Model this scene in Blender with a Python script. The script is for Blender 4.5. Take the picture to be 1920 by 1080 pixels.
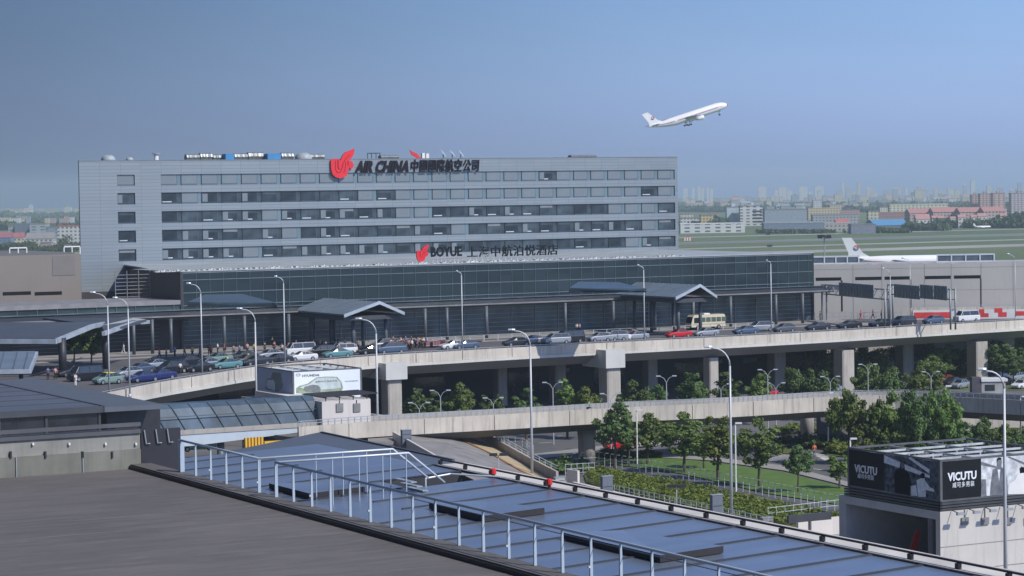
import bpy, math, random
from mathutils import Vector, Matrix, noise
random.seed(7)
for o in list(bpy.data.objects): bpy.data.objects.remove(o)
S = bpy.context.scene
C = S.collection
R = math.radians
V = Vector

# ---------------------------------------------------------------- camera
H = 33.5; F = 4480.0                      # eye height in metres, focal length in pixels of a 1920 wide frame
PIT = math.atan(169 / F); ROL = R(0.888)
fwd = V((0, math.cos(PIT), -math.sin(PIT))); up0 = V((0, math.sin(PIT), math.cos(PIT))); rt0 = V((1, 0, 0))
rt = rt0 * math.cos(ROL) - up0 * math.sin(ROL); up = rt0 * math.sin(ROL) + up0 * math.cos(ROL)
CAM = V((0, 0, H))
cd = bpy.data.cameras.new('camera'); cam = bpy.data.objects.new('camera', cd); C.objects.link(cam)
cam.matrix_world = Matrix(((rt.x, up.x, -fwd.x, 0), (rt.y, up.y, -fwd.y, 0), (rt.z, up.z, -fwd.z, H), (0, 0, 0, 1)))
cd.sensor_width = 36; cd.lens = F / 1920 * 36; cd.clip_start = 1; cd.clip_end = 40000
S.camera = cam
def ray(px, py): return fwd * F + rt * (px - 960) - up * (py - 540)
def pz(px, py, z=0.0):
    d = ray(px, py); return CAM + d * ((z - H) / d.z)
def pY(px, py, Y):
    d = ray(px, py); return CAM + d * (Y / d.y)
def hitp(px, py, P, n):
    d = ray(px, py); return CAM + d * ((P - CAM).dot(n) / d.dot(n))
TH = math.atan(F / 8300)
u = V((math.cos(TH), math.sin(TH), 0)); w = V((-math.sin(TH), math.cos(TH), 0)); Z = V((0, 0, 1))
def along(px, py, O, a=None):             # on the upright plane through O that runs along a: distance along a, height
    a = a or u; n = V((-a.y, a.x, 0)); P = hitp(px, py, O, n); return (P - O).dot(a), P.z
def prj(P):
    d = P - CAM; k = F / d.dot(fwd); return 960 + d.dot(rt) * k, 540 - d.dot(up) * k

# ---------------------------------------------------------------- light
SUN_EL = R(43); SUNDIR = V((0.80, -0.60, 0)).normalized()
wd = bpy.data.worlds.new('World'); S.world = wd; wd.use_nodes = True
nt = wd.node_tree; nt.nodes.clear()
out = nt.nodes.new('ShaderNodeOutputWorld'); bg = nt.nodes.new('ShaderNodeBackground')
sky = nt.nodes.new('ShaderNodeTexSky'); sky.sky_type = 'NISHITA'; sky.sun_disc = False
sky.sun_elevation = SUN_EL; sky.sun_rotation = math.atan2(SUNDIR.x, SUNDIR.y)
sky.air_density = 1.6; sky.dust_density = 1.2; sky.ozone_density = 4.0; sky.altitude = 10
hs = nt.nodes.new('ShaderNodeMix'); hs.data_type = 'RGBA'; hs.blend_type = 'MULTIPLY'; hs.inputs[0].default_value = 1
hs.inputs[7].default_value = (0.68, 1.02, 2.26, 1)
tc = nt.nodes.new('ShaderNodeTexCoord'); sx = nt.nodes.new('ShaderNodeSeparateXYZ'); nt.links.new(tc.outputs['Generated'], sx.inputs[0])
mr_ = nt.nodes.new('ShaderNodeMapRange'); mr_.interpolation_type = 'SMOOTHSTEP'; mr_.inputs[1].default_value = -.34; mr_.inputs[2].default_value = .30; mr_.inputs[3].default_value = .26; mr_.inputs[4].default_value = 1.10
nt.links.new(sx.outputs[0], mr_.inputs[0])       # sky colour darkened towards the left, standing in for vignette and window tint
zr_ = nt.nodes.new('ShaderNodeMapRange'); zr_.interpolation_type = 'SMOOTHSTEP'; zr_.inputs[1].default_value = .10; zr_.inputs[2].default_value = .5
nt.links.new(sx.outputs[2], zr_.inputs[0]); hz2 = nt.nodes.new('ShaderNodeMix'); hz2.data_type = 'RGBA'; nt.links.new(zr_.outputs[0], hz2.inputs[0])
hz2.inputs[6].default_value = (0.68, 1.02, 2.26, 1); hz2.inputs[7].default_value = (0.85, 1.0, 1.38, 1); nt.links.new(hz2.outputs[2], hs.inputs[7])   # bluer band low down, plain sky overhead
ht_ = nt.nodes.new('ShaderNodeMapRange'); ht_.interpolation_type = 'SMOOTHSTEP'; ht_.inputs[1].default_value = 0; ht_.inputs[2].default_value = .085; nt.links.new(sx.outputs[2], ht_.inputs[0])
hq = nt.nodes.new('ShaderNodeMix'); hq.data_type = 'RGBA'; nt.links.new(ht_.outputs[0], hq.inputs[0]); hq.inputs[6].default_value = (.97, 1.0, 1.26, 1); hq.inputs[7].default_value = (1.0, .98, .93, 1)
hr = nt.nodes.new('ShaderNodeMix'); hr.data_type = 'RGBA'; hr.blend_type = 'MULTIPLY'; hr.inputs[0].default_value = 1; nt.links.new(hs.outputs[2], hr.inputs[6]); nt.links.new(hq.outputs[2], hr.inputs[7])
hs2 = nt.nodes.new('ShaderNodeVectorMath'); hs2.operation = 'SCALE'; nt.links.new(hr.outputs[2], hs2.inputs[0]); hb_ = nt.nodes.new('ShaderNodeMapRange'); hb_.interpolation_type = 'SMOOTHSTEP'; hb_.inputs[1].default_value = -.01; hb_.inputs[2].default_value = .10; hb_.inputs[3].default_value = 1.45; hb_.inputs[4].default_value = 1.0
nt.links.new(sx.outputs[2], hb_.inputs[0])      # brighter towards the horizon
nz = nt.nodes.new('ShaderNodeTexNoise'); nz.inputs['Scale'].default_value = 9; nz.inputs['Detail'].default_value = 3; mp_ = nt.nodes.new('ShaderNodeMapping'); mp_.inputs['Scale'].default_value = (1, 1, 3.5)
nt.links.new(tc.outputs['Generated'], mp_.inputs[0]); nt.links.new(mp_.outputs[0], nz.inputs['Vector'])
def _m(op, a, b):
    n = nt.nodes.new('ShaderNodeMath'); n.operation = op
    for i, x in enumerate((a, b)):
        if isinstance(x, (int, float)): n.inputs[i].default_value = x
        else: nt.links.new(x, n.inputs[i])
    return n.outputs[0]
nt.links.new(_m('MULTIPLY', _m('MULTIPLY', mr_.outputs[0], hb_.outputs[0]), _m('ADD', _m('MULTIPLY', nz.outputs[0], .10), .95)), hs2.inputs['Scale'])
nt.links.new(sky.outputs[0], hs.inputs[6]); nt.links.new(hs2.outputs[0], bg.inputs[0]); nt.links.new(bg.outputs[0], out.inputs[0])
bg.inputs[1].default_value = 0.092
sl = bpy.data.lights.new('sun', 'SUN'); so = bpy.data.objects.new('sun', sl); C.objects.link(so)
sl.energy = 3.8; sl.angle = R(0.6); sl.color = (1, 0.94, 0.84)
sd = V((SUNDIR.x * math.cos(SUN_EL), SUNDIR.y * math.cos(SUN_EL), math.sin(SUN_EL)))
so.rotation_euler = sd.to_track_quat('Z', 'Y').to_euler(); so.location = (60, -60, 200)
S.view_settings.view_transform = 'Standard'; S.view_settings.look = 'None'; S.view_settings.gamma = 1
S.view_settings.exposure = 0.0
S.render.engine = 'CYCLES'; S.cycles.use_denoising = True; S.cycles.max_bounces = 6; S.cycles.transparent_max_bounces = 8
S.cycles.caustics_reflective = False; S.cycles.caustics_refractive = False; S.cycles.sample_clamp_indirect = 4; S.cycles.volume_bounces = 2

# ---------------------------------------------------------------- materials
MATS = {}
def new_mat(name):
    m = bpy.data.materials.new(name); m.use_nodes = True; MATS[name] = m
    return m, m.node_tree, m.node_tree.nodes['Principled BSDF']
def mth(nt, op, a, b=None, c=None):
    n = nt.nodes.new('ShaderNodeMath'); n.operation = op
    for i, x in enumerate((a, b, c)):
        if x is None: continue
        if isinstance(x, (int, float)): n.inputs[i].default_value = x
        else: nt.links.new(x, n.inputs[i])
    return n.outputs[0]
def mixc(nt, f, a, b, mode='MIX'):
    n = nt.nodes.new('ShaderNodeMix'); n.data_type = 'RGBA'; n.blend_type = mode
    for i, x in ((0, f), (6, a), (7, b)):
        if isinstance(x, (int, float)): n.inputs[i].default_value = x
        elif isinstance(x, tuple): n.inputs[i].default_value = (*x[:3], 1)
        else: nt.links.new(x, n.inputs[i])
    return n.outputs[2]
def coords(nt, scale=(1, 1, 1), kind='Object', rz=0):
    t = nt.nodes.new('ShaderNodeTexCoord'); m = nt.nodes.new('ShaderNodeMapping')
    m.inputs['Scale'].default_value = scale; m.inputs['Rotation'].default_value = (0, 0, rz)
    nt.links.new(t.outputs[kind], m.inputs[0]); return m.outputs[0]
def noi(nt, vec, scale, detail=4, rough=.55):
    n = nt.nodes.new('ShaderNodeTexNoise'); n.inputs['Scale'].default_value = scale; n.inputs['Detail'].default_value = detail
    n.inputs['Roughness'].default_value = rough; nt.links.new(vec, n.inputs['Vector']); return n.outputs[0]
def ramp(nt, f, lo, hi):
    n = nt.nodes.new('ShaderNodeMapRange'); n.inputs[1].default_value = lo; n.inputs[2].default_value = hi
    nt.links.new(f, n.inputs[0]); return n.outputs[0]
def mat(name, col, rough=.6, metal=0, var=.2, scale=.6, stretch=(1, 1, 1), spec=.5, rnd=0, bump=0, streak=0):
    if name in MATS: return MATS[name]
    m, nt, b = new_mat(name)
    b.inputs['Roughness'].default_value = rough; b.inputs['Metallic'].default_value = metal
    b.inputs['Specular IOR Level'].default_value = spec
    c = coords(nt, stretch)
    f = ramp(nt, noi(nt, c, scale), .3, .7)
    dk = tuple(x * (1 - var) for x in col); lt = tuple(min(1, x * (1 + var)) for x in col)
    o = mixc(nt, f, dk, lt)
    if streak:                             # rain streaks running down
        s = ramp(nt, noi(nt, coords(nt, (1.3, 1.3, .10)), 1.5, 6, .65), .50, .74)
        o = mixc(nt, mth(nt, 'MULTIPLY', s, streak), o, tuple(x * .45 for x in col))
    if rnd:
        oi = nt.nodes.new('ShaderNodeObjectInfo'); k = mth(nt, 'MULTIPLY_ADD', oi.outputs['Random'], rnd * 2, 1 - rnd)
        hsv = nt.nodes.new('ShaderNodeHueSaturation'); nt.links.new(k, hsv.inputs['Value']); nt.links.new(o, hsv.inputs['Color']); o = hsv.outputs[0]
    nt.links.new(o, b.inputs['Base Color'])
    if bump:
        bn = nt.nodes.new('ShaderNodeBump'); bn.inputs['Strength'].default_value = bump; bn.inputs['Distance'].default_value = .05
        nt.links.new(noi(nt, c, scale * 6), bn.inputs['Height']); nt.links.new(bn.outputs[0], b.inputs['Normal'])
    return m
def facade(name, wall, glass, wx, wz, fx=(.25, .75), fz=(.3, .75), ox=0., rough=.7):
    """wall with rows of small window openings, for buildings far away"""
    m, nt, b = new_mat(name); b.inputs['Roughness'].default_value = rough
    t = nt.nodes.new('ShaderNodeTexCoord'); sp = nt.nodes.new('ShaderNodeSeparateXYZ'); nt.links.new(t.outputs['Object'], sp.inputs[0])
    a = mth(nt, 'FRACT', mth(nt, 'DIVIDE', mth(nt, 'ADD', mth(nt, 'ADD', sp.outputs[0], sp.outputs[1]), ox), wx))
    z = mth(nt, 'FRACT', mth(nt, 'DIVIDE', sp.outputs[2], wz))
    def inside(v, lo, hi): return mth(nt, 'MULTIPLY', mth(nt, 'GREATER_THAN', v, lo), mth(nt, 'LESS_THAN', v, hi))
    g = nt.nodes.new('ShaderNodeNewGeometry'); ns = nt.nodes.new('ShaderNodeSeparateXYZ'); nt.links.new(g.outputs['Normal'], ns.inputs[0])
    side = mth(nt, 'LESS_THAN', ns.outputs[2], .5)
    k = mth(nt, 'MULTIPLY', mth(nt, 'MULTIPLY', inside(a, *fx), inside(z, *fz)), side)
    wc = mixc(nt, ramp(nt, noi(nt, coords(nt), .08), .3, .7), tuple(x * .85 for x in wall), wall)
    o = mixc(nt, k, wc, glass)
    nt.links.new(o, b.inputs['Base Color']); return m

concrete = mat('concrete', (.40, .375, .34), .85, var=.12, scale=.25, streak=.5)
concrete_lt = mat('concrete_light', (.55, .505, .44), .85, var=.16, scale=.2, streak=.85)
concrete_wh = mat('painted_concrete', (.64, .60, .57), .8, var=.06, scale=.15, streak=.22)
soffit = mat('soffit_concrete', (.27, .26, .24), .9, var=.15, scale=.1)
asphalt = mat('asphalt', (.115, .112, .114), .9, var=.2, scale=.08, stretch=(1, 1, 1))
asphalt_lt = mat('worn_asphalt', (.14, .135, .135), .9, var=.2, scale=.15)
paving = mat('paving', (.30, .285, .27), .85, var=.12, scale=.4)
steel = mat('galvanised_steel', (.42, .45, .48), .45, .4, var=.1, scale=1.5)
steel_lt = mat('pale_steel', (.60, .64, .68), .4, .2, var=.06, scale=1)
pole_m = mat('lamp_pole_paint', (.50, .52, .54), .45, .2, var=.08, scale=.5)
white_m = mat('white_paint', (.75, .75, .74), .5, var=.05)
dark_m = mat('dark_metal', (.035, .036, .042), .5, .3, var=.25, scale=1)
black_m = mat('black_panel', (.010, .011, .014), .6, var=.2, spec=.15)
yellow_m = mat('yellow_paint', (.72, .42, .03), .5, var=.15)
red_m = mat('red_paint', (.62, .03, .03), .5, var=.12)
rubber = mat('rubber', (.015, .015, .016), .8)
glass_dk = mat('dark_glass', (.02, .03, .036), .12, .0, var=.3, scale=.5, spec=.9)

# ---------------------------------------------------------------- mesh helpers
class MB:
    def __init__(s): s.v = []; s.f = []; s.m = []
    def add(s, vs, fs, m=0):
        k = len(s.v); s.v += [tuple(x) for x in vs]
        for f in fs: s.f.append(tuple(i + k for i in f)); s.m.append(m)
        return s
    def box(s, x0, x1, y0, y1, z0, z1, m=0):
        return s.add([(x0, y0, z0), (x1, y0, z0), (x1, y1, z0), (x0, y1, z0), (x0, y0, z1), (x1, y0, z1), (x1, y1, z1), (x0, y1, z1)],
                     [(0, 3, 2, 1), (4, 5, 6, 7), (0, 1, 5, 4), (1, 2, 6, 5), (2, 3, 7, 6), (3, 0, 4, 7)], m)
    def prism(s, top, dz, m=0, ms=None):           # polygon top extruded down by dz
        n = len(top); a = sum((top[i][0] * top[(i + 1) % n][1] - top[(i + 1) % n][0] * top[i][1]) for i in range(n))
        if a < 0: top = list(top)[::-1]
        vs = [tuple(p) for p in top] + [(p[0], p[1], p[2] - dz) for p in top]
        s.add(vs, [tuple(range(n))], m)
        k = len(s.v) - 2 * n
        s.f.append(tuple(k + n + i for i in reversed(range(n)))); s.m.append(m if ms is None else ms)
        for i in range(n):
            j = (i + 1) % n; s.f.append((k + i, k + n + i, k + n + j, k + j)); s.m.append(m if ms is None else ms)
        return s
    def beam(s, a, b, wd, ht, m=0):                # bar with rectangular section between two points (top centre line)
        a = V(a); b = V(b); d = (b - a); h = V((d.x, d.y, 0))
        n = V((-d.y, d.x, 0)).normalized() if h.length > 1e-6 else V((0, 1, 0))
        k = Z if h.length > 1e-6 else V((1, 0, 0)); n = n * wd / 2; k = k * ht
        return s.add([a - n, a + n, a + n - k, a - n - k, b - n, b + n, b + n - k, b - n - k],
                     [(0, 1, 2, 3), (4, 7, 6, 5), (0, 4, 5, 1), (1, 5, 6, 2), (2, 6, 7, 3), (3, 7, 4, 0)], m)
    def tube(s, pts, r, n=6, m=0):
        pts = [V(p) for p in pts]; rs = r if isinstance(r, (list, tuple)) else [r] * len(pts); rings = []
        for i, p in enumerate(pts):
            d = (pts[min(i + 1, len(pts) - 1)] - pts[max(i - 1, 0)]).normalized()
            a = d.cross(V((0, 0, 1)) if abs(d.z) < .9 else V((0, 1, 0))).normalized(); b = d.cross(a)
            rings.append([p + (a * math.cos(2 * math.pi * k / n) + b * math.sin(2 * math.pi * k / n)) * rs[i] for k in range(n)])
        vs = [x for q in rings for x in q]; fs = []
        for i in range(len(pts) - 1):
            for k in range(n): fs.append((i * n + k, i * n + (k + 1) % n, (i + 1) * n + (k + 1) % n, (i + 1) * n + k))
        fs.append(tuple(range(n))[::-1]); fs.append(tuple((len(pts) - 1) * n + k for k in range(n)))
        return s.add(vs, fs, m)
    def loft(s, rings, m=0, close=True, caps=True):
        n = len(rings[0]); vs = [x for q in rings for x in q]; fs = []
        for i in range(len(rings) - 1):
            for k in range(n if close else n - 1): fs.append((i * n + k, i * n + (k + 1) % n, (i + 1) * n + (k + 1) % n, (i + 1) * n + k))
        if caps: fs.append(tuple(range(n))[::-1]); fs.append(tuple((len(rings) - 1) * n + k for k in range(n)))
        return s.add(vs, fs, m)
    def ball(s, c, rx, ry, rz, n=10, m=0, half=False):
        rings = []; k = n // 2
        for i in range(1, k):
            t = math.pi * i / k * (.5 if half else 1)
            rings.append([(c[0] + rx * math.sin(t) * math.cos(2 * math.pi * j / n), c[1] + ry * math.sin(t) * math.sin(2 * math.pi * j / n), c[2] + rz * math.cos(t)) for j in range(n)])
        return s.loft(rings, m)
    def build(s, name, mats, parent=None, smooth=False, label=None):
        me = bpy.data.meshes.new(name); me.from_pydata(s.v, [], s.f)
        for x in (mats if isinstance(mats, (list, tuple)) else [mats]): me.materials.append(x)
        me.polygons.foreach_set('material_index', s.m)
        if smooth: me.polygons.foreach_set('use_smooth', [True] * len(me.polygons))
        me.update(); o = bpy.data.objects.new(name, me); C.objects.link(o)
        if parent is not None: o.parent = parent
        if label: o['label'] = label
        return o
def tag(o, label, cat, group=None, kind=None):
    o['label'] = label; o['category'] = cat
    if group: o['group'] = group
    if kind: o['kind'] = kind
    return o
def root(name, label, cat, loc=(0, 0, 0), rz=0., group=None):
    o = bpy.data.objects.new(name, None); C.objects.link(o); o.empty_display_size = .5
    o.location = loc; o.rotation_euler = (0, 0, rz); return tag(o, label, cat, group)
def struct(name, mb, m, label=None):
    o = mb.build(name, m); o['kind'] = 'structure'
    if label: o['label'] = label
    return o
def loc(o, P):                                     # world point in the frame of a root
    d = V(P) - V(o.location); a = -o.rotation_euler.z
    return V((d.x * math.cos(a) - d.y * math.sin(a), d.x * math.sin(a) + d.y * math.cos(a), d.z))
def kids(o): return [c for c in KID.get(o.name, ())]
KID = {}
def index_kids():
    KID.clear()
    for x in C.objects:
        if x.parent: KID.setdefault(x.parent.name, []).append(x)
def copy_tree(o, parent=None):
    c = o.copy(); C.objects.link(c)
    if parent: c.parent = parent
    for ch in KID.get(o.name, ()): copy_tree(ch, c)
    return c
def place(src, used, loc_, rz, label, group=None, scale=None):
    """the first placing uses the source itself, later ones a copy with its parts"""
    o = src if not used else copy_tree(src)
    o.location = loc_; o.rotation_euler = (0, 0, rz); o['label'] = label
    if group: o['group'] = group
    if scale: o.scale = scale if isinstance(scale, tuple) else (scale,) * 3
    return o
def text_mesh(s, size, ext, bold=0, shear=0, wide=1.0, space=1.0):
    cu = bpy.data.curves.new('lettering', 'FONT'); cu.body = s; cu.size = size; cu.extrude = ext; cu.offset = bold; cu.shear = shear
    cu.space_character = space; cu.resolution_u = 2; o = bpy.data.objects.new('lettering', cu); C.objects.link(o)
    dg = bpy.context.evaluated_depsgraph_get(); me = bpy.data.meshes.new_from_object(o.evaluated_get(dg))
    bpy.data.objects.remove(o); me.transform(Matrix.Diagonal((wide, 1, 1, 1))); return me
def text(s, name, size, ext, m, parent, P, width=None, rz=0., **k):
    """upright lettering in the parent's frame, reading along x and facing -y; width squeezes it to that length"""
    me = text_mesh(s, size, ext, **k); xs = [v.co.x for v in me.vertices]; ys = [v.co.y for v in me.vertices]
    me.transform(Matrix.Translation((-min(xs), -min(ys), 0)))
    if width: me.transform(Matrix.Diagonal((width / (max(xs) - min(xs)), 1, 1, 1)))
    me.transform(Matrix.Rotation(R(90), 4, 'X')); me.materials.clear(); me.materials.append(m)
    o = bpy.data.objects.new(name, me); C.objects.link(o); o.parent = parent; o.location = P; o.rotation_euler = (0, 0, rz); return o
def outline(pts, ext, m=0):
    """flat polygon in x,z extruded along y, front at -ext"""
    mb = MB(); n = len(pts)
    mb.add([(p[0], -ext, p[1]) for p in pts] + [(p[0], 0, p[1]) for p in pts],
           [tuple(range(n)), tuple(n + i for i in reversed(range(n)))] + [(i, n + i, n + (i + 1) % n, (i + 1) % n) for i in range(n)], m)
    return mb

# ================================================================ SETTING
# ---- ground: one sheet to the horizon
m, nt_, b_ = new_mat('airfield_grass'); b_.inputs['Roughness'].default_value = .95
c_ = coords(nt_, (1, 1, 1))
g1 = mixc(nt_, ramp(nt_, noi(nt_, c_, .004, 6), .35, .65), (.085, .13, .045), (.13, .165, .06))
g1 = mixc(nt_, mth(nt_, 'MULTIPLY', ramp(nt_, noi(nt_, c_, .05, 5), .4, .7), .4), g1, (.06, .09, .035))
nt_.links.new(g1, b_.inputs['Base Color'])
g = MB(); g.add([(-9000, -300, 0), (9000, -300, 0), (9000, 26000, 0), (-9000, 26000, 0)], [(0, 1, 2, 3)])
struct('ground', g, MATS['airfield_grass'])
def sheet(name, pts, z, m):
    mb = MB(); P = [(p[0], p[1], z) for p in pts]; n = len(P)
    a = sum(P[i][0] * P[(i + 1) % n][1] - P[(i + 1) % n][0] * P[i][1] for i in range(n))
    if a < 0: P = P[::-1]
    mb.add(P, [tuple(range(n))]); return struct(name, mb, m)
def px_sheet(name, pp, z, m): return sheet(name, [pz(x, y, z) for x, y in pp], z, m)
# airfield: taxiways and runway run along u
runway_m = mat('runway_concrete', (.34, .33, .30), .9, var=.15, scale=.01)
runway_dk = mat('runway_asphalt', (.15, .155, .16), .9, var=.15, scale=.01)
def strip(px, py, py2, z, m, name, s0=-2500, s1=4500):
    A = pz(px, py, z); B = pz(px, py2, z); a = A.dot(w); b = B.dot(w)
    return sheet(name, [u * s0 + w * a, u * s1 + w * a, u * s1 + w * b, u * s0 + w * b], z, m)
strip(1600, 471.5, 466.5, .05, runway_m, 'taxiway')
strip(1600, 459.2, 457.0, .05, runway_m, 'taxiway')
strip(1600, 450.5, 446.5, .06, mat('runway_worn', (.17, .19, .165), .9, var=.15, scale=.01), 'runway')
strip(1600, 446.6, 446.1, .10, runway_m, 'runway_marking')
strip(1600, 438.0, 436.6, .05, runway_m, 'perimeter_road')
# near ground: everything this side of the hotel is paved
sheet('car_park', [(-300, -100), (300, -100), (300, 640), (-300, 640)], .03, asphalt_lt)
px_sheet('park_ground', [(1440, 727), (2200, 735), (2200, 640), (1440, 655)], .06, mat('park_grass', (.10, .135, .035), .95, var=.35, scale=.15))
road_m = asphalt
px_sheet('road', [(640, 905), (640, 812), (960, 806), (1240, 806), (1440, 812), (1700, 850), (1990, 870), (1990, 960), (1600, 925), (1460, 884), (1240, 866), (1110, 872)], .08, road_m)
px_sheet('pavement', [(950, 862), (1000, 851), (1110, 838), (1200, 826), (1210, 829), (1150, 838), (1100, 849), (1000, 862)], .20, paving)
px_sheet('pavement', [(1225, 852), (1330, 856), (1480, 874), (1600, 906), (1600, 914), (1470, 882), (1330, 863), (1225, 857)], .20, paving)
px_sheet('lawn', [(1108, 862), (1130, 850), (1225, 857), (1330, 865), (1470, 885), (1600, 918), (1600, 950), (1440, 925), (1280, 888), (1120, 866)], .14, mat('lawn_grass', (.085, .155, .025), .95, var=.2, scale=.6))
px_sheet('footpath', [(1075, 868), (1110, 866), (1280, 892), (1440, 928), (1600, 958), (1600, 968), (1440, 940), (1280, 906), (1110, 876)], .16, mat('dark_paving', (.10, .10, .11), .9))
px_sheet('planting_bed', [(1090, 876), (1115, 878), (1280, 908), (1440, 942), (1600, 970), (1600, 1000), (1440, 985), (1250, 945), (1100, 905)], .18, mat('planting_soil', (.09, .11, .02), .95, var=.3))
px_sheet('service_road', [(700, 1080), (700, 880), (860, 880), (1080, 903), (1480, 995), (1700, 1010), (1900, 1100), (1900, 1180)], .12, mat('service_paving', (.27, .26, .25), .9, var=.12, scale=.1))
line_m = mat('road_paint', (.62, .62, .60), .7, var=.15, scale=.5)
def dash(p1, p2, wd, z=.10):
    a = pz(*p1, z); b = pz(*p2, z); n = V((-(b - a).y, (b - a).x, 0)).normalized() * wd / 2
    sheet('road_marking', [a - n, b - n, b + n, a + n], z, line_m)
for a, b in (((975, 824), (1000, 823)), ((1030, 819), (1055, 817)), ((1010, 831), (1035, 829)), ((1090, 823), (1110, 821)), ((1520, 878), (1548, 882)), ((1210, 839), (1235, 838))): dash(a, b, .25)
for i in range(6): dash((1436 + i * 6, 862 - i * 2), (1475 + i * 3, 864 - i * 2.6), .45)
for i in range(5): dash((1520 + i * 6, 849 + i * 3.2), (1556 + i * 3, 855 + i * 3.6), .45)
dash((1850, 828), (1905, 838), .2)
px_sheet('traffic_island', [(1430, 838), (1480, 838), (1500, 850), (1440, 850)], .22, MATS['park_grass'])
px_sheet('traffic_island', [(1555, 842), (1600, 846), (1600, 858), (1548, 852)], .22, MATS['lawn_grass'])
px_sheet('verge', [(1600, 812), (1990, 800), (1990, 826), (1700, 836), (1600, 835)], .22, MATS['park_grass'])

# ================================================================ HOTEL
cladding, nt_, b_ = new_mat('aluminium_cladding')
b_.inputs['Roughness'].default_value = .5; b_.inputs['Metallic'].default_value = .25
t_ = coords(nt_, (1, 1, 1)); sp_ = nt_.nodes.new('ShaderNodeSeparateXYZ'); nt_.links.new(t_, sp_.inputs[0])
cb = nt_.nodes.new('ShaderNodeCombineXYZ'); nt_.links.new(mth(nt_, 'ADD', sp_.outputs[0], sp_.outputs[1]), cb.inputs[0]); nt_.links.new(sp_.outputs[2], cb.inputs[1])
br = nt_.nodes.new('ShaderNodeTexBrick'); nt_.links.new(cb.outputs[0], br.inputs['Vector'])
br.offset = 0; br.inputs['Scale'].default_value = 1; br.inputs['Brick Width'].default_value = 3.9; br.inputs['Row Height'].default_value = .62
br.inputs['Mortar Size'].default_value = .035; br.inputs['Mortar Smooth'].default_value = .3
br.inputs['Color1'].default_value = (.235, .28, .31, 1); br.inputs['Color2'].default_value = (.265, .305, .335, 1); br.inputs['Mortar'].default_value = (.15, .175, .20, 1)
nt_.links.new(mixc(nt_, mth(nt_, 'MULTIPLY', ramp(nt_, noi(nt_, coords(nt_), .05), .35, .65), .25), br.outputs[0], (.19, .21, .24)), b_.inputs['Base Color'])
Yh = 3.4 * F / 35
OH = pY(147.5, 303, Yh - 4.6); OH = V((OH.x, OH.y, 10))
hotel = root('hotel', 'long six storey grey clad hotel block with ribbon windows and a red winged logo', 'hotel', OH, TH)
LH, zr = along(1270, 294, OH); _, zl = along(147.5, 303, OH)
HT = (zr + zl) / 2 - 10
def hz(px, py):
    s, z = along(px, py, OH); return s, z - 10
rows = [(327, 347.5), (361, 382.5), (396, 418), (431, 453.5), (466, 488)]      # at px 303
rowz = [(hz(303, b)[1], hz(303, a)[1]) for a, b in rows]
s0, s1 = hz(303, 400)[0], hz(1266, 400)[0]
c0, c1 = hz(221, 400)[0], hz(254, 400)[0]
body = MB(); D = 18.0; dep = .35
ys = 0
def wallrect(mb, x0, x1, z0, z1): mb.add([(x0, 0, z0), (x1, 0, z0), (x1, 0, z1), (x0, 0, z1)], [(0, 1, 2, 3)])
zs = [-8] + [z for a, b in reversed(rowz) for z in (a, b)] + [HT]
for i in range(len(zs) - 1):
    if i % 2 == 0: wallrect(body, 0, LH, zs[i], zs[i + 1])
    else:
        wallrect(body, 0, c0, zs[i], zs[i + 1]); wallrect(body, c1, s0, zs[i], zs[i + 1]); wallrect(body, s1, LH, zs[i], zs[i + 1])
        for (xa, xb) in ((c0, c1), (s0, s1)):      # reveals of the openings
            a, b = zs[i], zs[i + 1]
            body.add([(xa, 0, a), (xb, 0, a), (xb, dep, a), (xa, dep, a)], [(0, 1, 2, 3)]); body.add([(xa, 0, b), (xa, dep, b), (xb, dep, b), (xb, 0, b)], [(0, 1, 2, 3)])
            body.add([(xa, 0, a), (xa, dep, a), (xa, dep, b), (xa, 0, b)], [(0, 1, 2, 3)]); body.add([(xb, 0, a), (xb, 0, b), (xb, dep, b), (xb, dep, a)], [(0, 1, 2, 3)])
SK = D * .42                                          # the left end wall is set back at a slant
body.add([(0, 0, -8), (0, 0, HT), (SK, D, HT), (SK, D, -8)], [(0, 1, 2, 3)]); body.add([(LH, 0, -8), (LH, D, -8), (LH, D, HT), (LH, 0, HT)], [(0, 1, 2, 3)])
body.add([(SK, D, -8), (SK, D, HT), (LH, D, HT), (LH, D, -8)], [(0, 1, 2, 3)])
body.add([(0, dep + .02, -8), (LH, dep + .02, -8), (LH, dep + .02, HT), (0, dep + .02, HT)], [(0, 1, 2, 3)])
body.build('wall', cladding, hotel)
rf = MB(); rf.prism([(.3, .3, HT - .3), (LH - .3, .3, HT - .3), (LH - .3, D - .3, HT - .3), (SK, D - .3, HT - .3)], .3); rf.build('roof', mat('roof_gravel', (.22, .21, .2)), hotel)
cp = MB(); cp.box(-.05, LH + .05, -.06, .3, HT, HT + .12); cp.prism([(-.05, .3, HT + .12), (.3, .3, HT + .12), (SK + .3, D, HT + .12), (SK - .05, D, HT + .12)], .12); cp.box(LH - .3, LH + .05, .3, D + .05, HT, HT + .12)
cp.build('coping', mat('coping_metal', (.20, .21, .22), .5, .3), hotel)
hb = MB(); hb.box(-.3, 20, -.3, -.05, -6, hz(148, 548)[1]); hb.build('plinth', mat('brown_cladding', (.045, .038, .042), .6, var=.1), hotel)
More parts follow.
